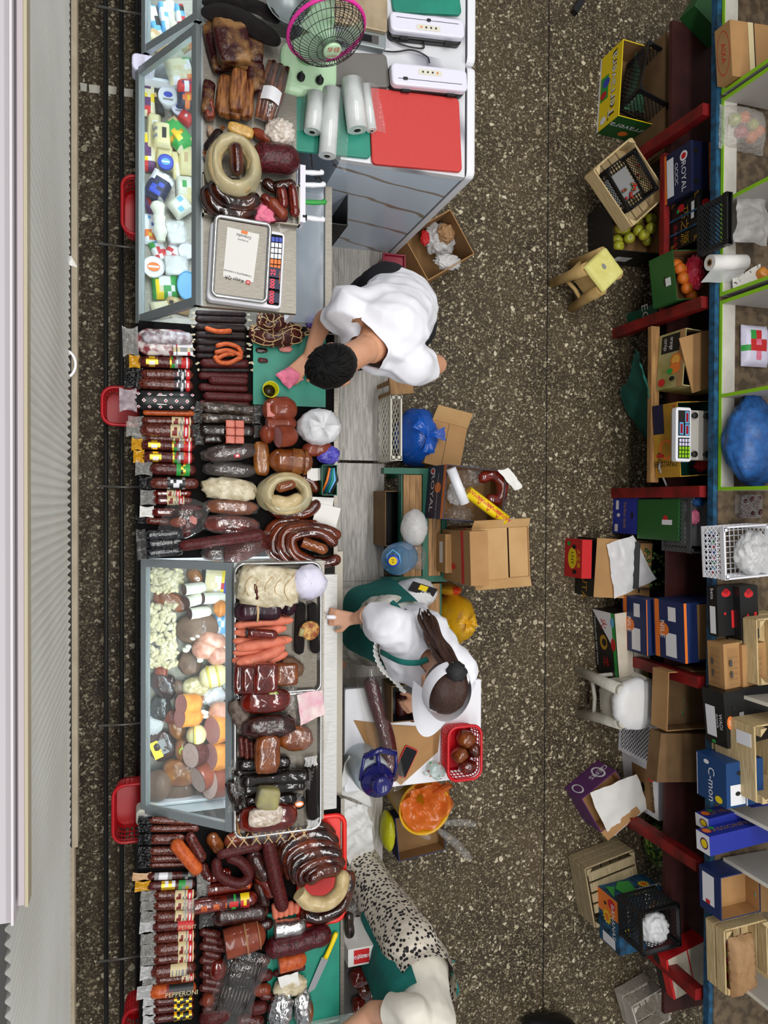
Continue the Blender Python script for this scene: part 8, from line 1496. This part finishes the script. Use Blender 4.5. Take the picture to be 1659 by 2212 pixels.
k=crate('plastic_crate','white lattice crate stack, long side to the aisle','crate',(1424,1574),(1420,1662),.12,.40,.001,'white','mesh',pitch=.028); 
r=C('cardboard_box','large plain brown cardboard box beside the white crate','box',(1428,1584),(1418,1690),.37,.62,.52,'card_dark'); r.done()
r=C('fruit_box','white and brown box with red ring sign and black lettering','box',(1414,1658),(1424,1774),.12,.34,.001,'white'); r.rect('front',.12,.3,.9,.9,'card_in'); r.disc('front',.2,.85,.12,.12,'red'); r.text('front','Umifresh',.62,.85,.16,'ink'); r.disc('front',.5,.6,.09,.05,'ink'); r.done()
def gridprint(c,f): 
    for i in range(9): c.rect(f,.1,.2+.07*i,.9,.205+.07*i,'ink')
    for i in range(6): c.rect(f,.3+.12*i,.2,.304+.12*i,.76,'ink')
    c.rect(f,.35,.25,.5,.4,'dark_grey'); c.rect(f,.6,.3,.75,.42,'dark_grey')
r=C('cardboard_box','brown box with printed table under the plain brown box','box',(1468,1700),(1464,1776),.22,.44,.3,'card'); gridprint(r,'front'); r.root.location.z=.12; r.done()
r=C('fruit_box','purple edged open box with white paper hanging out','box',(1356,1652),(1262,1722),.0,.2,.0,'purple') if 0 else C('fruit_box','purple edged open box with white paper hanging out','box',(1330,1664),(1256,1726),.27,.20,.001,'purple',.1,'card'); r.disc('front',.25,.5,.12,.35,'white'); r.disc('front',.25,.5,.09,.26,'purple'); r.text('front','GEMS',.25,.5,.3,'white'); r.disc('front',.85,.5,.1,.3,'white'); r.disc('front',.85,.5,.08,.22,'purple'); r.flap('back',.06,60,'card'); r.done()
o=sheet('paper_sheet',[(1272,1712),(1374,1672),(1400,1742),(1318,1812)],.21,'paper',.012,12,16); tag(o,'white translucent paper over the purple edged box','paper')
b=MB('melon'); q=at(1438,1832,.14); b.ball((0,0,.13),(.13,.17,.13),seg=28); o=b.build('watermelon',None,(q.x,q.y,.001),.5); tag(o,'striped watermelon on the floor under the red stall shelf','watermelon'); s=MB('card_dark'); s.tube([(-.02,.16,.14),(-.03,.19,.16)],.004,6); s.build('stem',o)
k=crate('wooden_crate','slatted wooden crate behind the blue banana box','crate',(1264,1878),(1286,2004),.36,.2,.001,'pine_dull','slat',3)
b=MB('pine_dull')
for i in range(4): b.box(-.14+.07*i-.028,-.14+.07*i+.028,-.17,.17,.201,.21)
b.build('lid_slats',k)
r=C('banana_box','blue BANANAS box with yellow suns','box',(1334,1950),(1340,2066),.34,.42,.204,'blue_paint'); r.root['label']='blue banana box with yellow sun badges, in front of the slatted crate'
def sun(f,x,y,s): 
    w,h=r.dim(f); r.poly(f,[(x+s*(1 if i%2 else .62)*math.cos(i*PI/12),y+s*w/h*(1 if i%2 else .62)*math.sin(i*PI/12)) for i in range(24)],'yellow'); r.disc(f,x,y,s*.5,s*.5*w/h,'orange')
r.rect('front',0,.0,.4,1,'orange'); r.disc('front',.15,.7,.1,.18,'red'); sun('front',.45,.45,.15); r.text('front','BANANAS',.45,.75,.22,'white'); r.rect('front',.78,.2,.97,.8,'white'); r.disc('front',.7,.5,.03,.06,'ink'); r.disc('front',.2,.4,.03,.06,'ink')
r.rect('A',0,.0,.3,1,'blue_paint'); sun('A',.22,.5,.12); r.text('A','BANANAS',.22,.68,.2,'white',0); r.disc('A',.62,.62,.1,.2,'red'); r.poly('A',[(.4,.2),(.5,.9),(.72,.95),(.78,.4),(.6,.1)],'green'); r.poly('A',[(.75,.3),(.98,.8),(.9,.2)],'green'); r.rect('A',.35,.86,.6,.97,'yellow'); sun('top',.2,.75,.12); r.text('top','BANANAS',.2,.6,.14,'white',0); r.rect('top',.1,.1,.4,.3,'ink'); r.text('top','BANANAS',.25,.2,.08,'white'); r.rect('top',.5,.1,.7,.2,'yellow'); r.done()
k=crate('plastic_crate','black deep crate with a white bag on the blue banana box','crate',(1386,1976),(1390,2066),.26,.66,.43,'black','mesh',pitch=.026); crumple('white_bag','crumpled white bag inside the black deep crate','bag',(1412,2004),34,36,.14,.46,'film_white',None,.35,2)
r=C('fruit_box','red and black box with white painted plank lid at the lower right','box',(1438,2076),(1456,2160),.30,.60,.472,'red'); r.rect('front',0,0,1,.5,'black'); 
for i in range(2): r.rect('top',0,.05+.48*i,1,.50+.48*i,'plank_white')
r.disc('top',.5,.3,.03,.03,'ink'); r.done()
k=crate('wooden_crate','dusty crate at the bottom right under the red shelf','crate',(1366,2176),(1384,2240),.24,.2,.001,'grey_plank','slat',2)
# ------------------------------------------------------------------ goods on the stall top
def zt_(h): return ZKt+h
r=C('cardboard_box','brown carton with red oval lettering in the top right shelf','box',(1576,42),(1582,164),.26,zt_(.13),ZKt+.02,'card'); r.root.location.z=ZKt+.0205; r.disc('front',.5,.5,.4,.42,'red'); r.disc('front',.5,.5,.385,.39,'card'); r.text('front','AIXA',.5,.5,.42,'red'); r.rect('top',0,.45,1,.58,'label'); r.rect('top',0,.59,1,.61,'ink'); r.rect('B',.3,.2,.8,.6,'paper'); r.done()
k=at(1610,272,ZK+.05); r=thing('fruit_bag','clear plastic bag of mixed fruit under the brown carton','bag',(k.x,k.y,ZKt+.0)); 
for i,(x,y,mt) in enumerate(((-.06,.03,'apple'),(0,.05,'tangerine'),(.06,.02,'apple'),(-.02,-.03,'straw'),(.05,-.05,'tangerine'),(.1,-.01,'tangerine'))): b=MB(mt); b.ball((x,y,.036),.035,seg=14); b.build('fruit',r)
b=MB('film_clear'); b.grid(lambda u,v:((u-.45)*.30,(v-.5)*.24,.004+.09*math.sin(PI*u)**.5*math.sin(PI*v)**.5+.008*nz((u*8,v*8,0),1,2)),16,16); b.build('clear_bag',r)
k=crate('plastic_crate','black crate standing on edge in the lime shelf','crate',(1592,418),(1592,528),.03,zt_(.24),ZKt+.02,'black','mesh',pitch=.024); k.location.x-=.06
o=sheet('net_cloth',[(1596,424),(1656,438),(1659,536),(1580,520)],1.0,M('gauze','#8f8d8a',.8,'#b5b2ae',12,bump=.5,bs=20),.035,9,20,hump=.04); tag(o,'grey crumpled gauze beside the black mesh crate','cloth')
c,a,L=frame((1546,562),(1622,562),1.02); r=thing('paper_roll','white plastic bag roll lying on the lime shelf edge','roll',(c.x,c.y,ZKt+.03),a); b=MB('paper'); b.tube([(-L/2,0,.045),(L/2,0,.045)],.042,22); b.build('roll',r); b=MB('card'); b.tube([(-L/2-.001,0,.045),(-L/2,0,.045)],.02,14); b.tube([(-L/2-.0016,0,.045),(-L/2-.001,0,.045)],.013,12,'ink'); b.build('core_tube',r); b=MB('film_milky'); b.grid(lambda u,v:((u-.5)*L-.02*v,-.04-.05*v,.05-.06*v+.006*math.sin(u*9)),8,5); b.build('loose_end',r)
o=sheet('dotted_cloth',[(1578,602),(1640,570),(1642,626),(1584,634)],ZK+.04,M('polka','#dfdcd4',.8,'#2a2a2a',60,.62,.66,vor=False),.014,16,12); tag(o,'white cloth with black dots below the plastic roll','cloth')
lump('bread_bag','yellow tan bread in film at the right edge by the dotted cloth','bread',(1640,580),(1662,620),30,.07,ZKt+.02,'orange_saus')
o=pillow('printed_bag','white square bag with red fruit print at the right edge','bag',(1640,700),(1640,790),70,.05,ZKt+.002,'lav',(['LLLLLL','LLRRLL','LRrRrL','LGRRLL','LLLGLL'],{'L':m_('lav'),'R':m_('red'),'r':m_('pink'),'G':m_('green')}),None,.5,amp=.004)
q=at(1612,955,1.0); b=MB('blue_tarp'); sd=3.3
b.ball((0,0,.09),(.17,.24,.11),seg=44,fn=lambda d:.20*nz(d,1.3,sd)+.10*(abs(nz((d.x+d.y*.6,d.y*.3,d.z),4,sd+2))*1.8-.4)+.02*nz(d,14,sd)); b.v=[(x,y,max(0,z)) for x,y,z in b.v]; o=b.build('tarpaulin',None,(q.x+.03,q.y,ZKt+.021)); tag(o,'bundled blue woven tarpaulin in the lime shelf','tarpaulin')
r=thing('cherry_tub','clear plastic tub of dark cherries on the brown stall top','tub',at(1628,1094,ZK+.06)); r.location.z=ZKt; b=MB('film'); b.rbox(-.075,.075,-.065,.065,0,.05,.02); b.build('tub_body',r)
for i in range(34): b=MB('cherry'); b.ball((RND.uniform(-.062,.062),RND.uniform(-.052,.052),.016+.034*RND.random()),.0125,seg=10); b.build('cherry',r)
r=crate('plastic_crate','white plastic crate full of clear bags on the stall front','crate',(1564,1140),(1568,1252),.3,zt_(.17),ZKt,'white','mesh',pitch=.03); 
for i in range(9): b=MB(('sky','purple','green','red','blue','pink','green','sky','red')[i]); b.box(-.12+.028*i,-.105+.028*i,-.145,-.14,.06,.085); b.build('colour_clip',r)
crumple('film_bag','crumpled clear plastic bags in the white crate','bag',(1628,1196),44,50,.16,ZKt+.03,'film_milky',None,.4,2.4)
r=C('fruit_box','black pomegranate boxes, upper layer','box',(1548,1268),(1552,1376),.12,zt_(.07),ZKt,'black'); PB=['black box with pomegranate print at the stall front','black box with pomegranate print behind the front one']
def pom(c,bt): 
    c.disc('top',.15,.5,.07,.25,'red'); c.disc('top',.1,.5,.05,.16,'red_dark'); c.rect('top',.5,.75,.85,.9,'red'); c.disc('top',.55,.4,.03,.06,'red'); c.rect('front',.4,.2,.95,.8,'white') if bt else None
    if bt: c.text('front','beta',.15,.5,.5,'white')
pom(r,1); r.root['label']=PB[0]; r.done(); r=C('fruit_box','x','box',(1597,1268),(1602,1384),.12,zt_(.12),ZKt,'black'); pom(r,0); r.root['label']=PB[1]; r.done()
for i,(A,B,h,d,l) in enumerate((((1562,1392),(1566,1490),.12,.11,'brown carton with printed table, left of the pair'),((1602,1394),(1606,1500),.14,.16,'brown carton with printed table, right of the pair'))): r=C('cardboard_box',l,'box',A,B,d,zt_(h),ZKt,'card'); gridprint(r,'front'); gridprint(r,'top'); r.done()
k=crate('wooden_crate','light wooden fruit crate at the right edge beside the printed cartons','crate',(1636,1340),(1640,1480),.25,zt_(.22),ZKt+.002,'pine','slat',2)
r=C('fruit_box','black WADI ELNOUR box with orange oval','box',(1562,1498),(1572,1618),.3,zt_(.16),ZKt,'black'); r.root['label']='black fruit box with white label and orange oval sign'; r.rect('front',.3,.1,.86,.55,'white'); r.text('front','WADI',.55,.78,.2,'white'); r.text('front','ELNOUR',.55,.62,.12,'white'); r.disc('top',.55,.1,.12,.07,'orange'); r.text('top','Zin',.55,.1,.07,'white'); r.disc('front',.95,.4,.03,.1,'green'); r.disc('top',.3,.2,.04,.03,'ink'); r.disc('top',.7,.2,.04,.03,'ink'); r.rect('top',.4,.3,.8,.4,'grey'); r.done()
r=C('fruit_box','blue C-MON citrus box with a lemon badge','box',(1568,1650),(1570,1748),.24,zt_(.22),ZKt,M('cmon','#123f73',.45)); r.root['label']='dark blue citrus box with yellow lemon badge and white script'; r.text('front','C-mon',.62,.5,.3,'white'); r.disc('front',.88,.75,.08,.12,'yellow'); r.disc('front',.14,.35,.05,.09,'white'); r.rect('front',.02,.02,.98,.04,'white'); r.rect('top',.5,.1,.95,.5,'white'); r.disc('top',.7,.3,.05,.07,'ink'); r.disc('top',.25,.35,.05,.07,'ink'); r.rect('top',0,.52,1,.55,'white'); r.text('A','limon',.4,.5,.2,'white'); r.done()
k=crate('wooden_crate','tall light wooden crate at the right edge beside the citrus box','crate',(1636,1572),(1640,1736),.25,zt_(.34),ZKt+.002,'pine','slat',1); b=MB('white'); b.box(-.15,-.08,-.132,-.1305,.2,.3); b.build('barcode_label',k)
for i,(A,B,zb,zt,l,ro) in enumerate((((1530,1770),(1532,1798),ZKt,zt_(.10),'lower passion fruit box, lettering upright from behind',0),((1532,1808),(1534,1850),zt_(.102),zt_(.20),'upper passion fruit box with gold lettering',180))):
    r=C('fruit_box','blue '+l,'box',A,B,.42,zt,zb,'blue_box'); 
    r.rect('front',0,0,1,1,'white'); r.disc('front',.5,.6,.3,.3,'purple'); r.disc('front',.5,.6,.22,.22,'yellow'); r.text('A','PASSIONFRUIT',.5,.5,.52,'gold',ro,1.05); r.text('top','PASSIONFRUIT',.5,.5,.3,'gold',90 if ro else 270,.8) if 0 else None; r.disc('A',.92,.4,.07,.32,'purple'); r.disc('A',.92,.4,.05,.24,'orange'); r.disc('A',.82,.25,.04,.14,'green'); r.done()
r=C('fruit_box','navy box with white labels, open with brown paper inside','box',(1556,1896),(1558,1990),.26,zt_(.16),ZKt,'navy2',.1,'card'); r.rect('front',.1,.15,.8,.7,'white'); r.rect('front',.7,.3,.8,.5,'red'); r.flap('back',.1,70,'card_in'); r.done(); crumple('green_pack','green printed packet in the navy box at the right edge','packet',(1648,1930),20,26,.06,ZKt+.1,M('greenpack','#5f8f78',.4,'#c9c9bd',20),None,.3,2)
r=C('fruit_box','white box with red rim beside the lower wooden crate','box',(1546,2000),(1552,2086),.08,zt_(.06),ZKt,'lav'); r.rect('top',0,0,1,.2,'red'); r.done()
k=crate('wooden_crate','light wooden crate of fruit covered by brown paper','crate',(1566,2012),(1570,2150),.28,zt_(.15),ZKt+.002,'pine','slat',2); o=pillow('paper_bag','crumpled brown paper covering the lower right crate','paper',(1612,2030),(1618,2158),62,.06,ZKt+.15,'brown_paper',None,None,.5,20,14,amp=.02)
for i in range(6): q=at(1580,2050+16*i,1.0); b=MB('apple' if i%2 else 'straw'); b.ball((0,0,.035),.035,seg=12); o=b.build('apple',None,(q.x+.02,q.y,ZKt+.05)); tag(o,'red and green apple at the edge of the paper covered crate','apple','apples in the paper covered crate')

lump('black_bag','black rounded bag on the floor cut off at the bottom edge','bag',(1130,2216),(1240,2216),44,.16,.001,'black',None,.06)
o=sheet('plastic_scrap',[(924,664),(938,660),(942,720),(928,742)],.01,'film_clear',.012,30,8); tag(o,'crumpled clear plastic scrap on the floor behind the man','scrap')
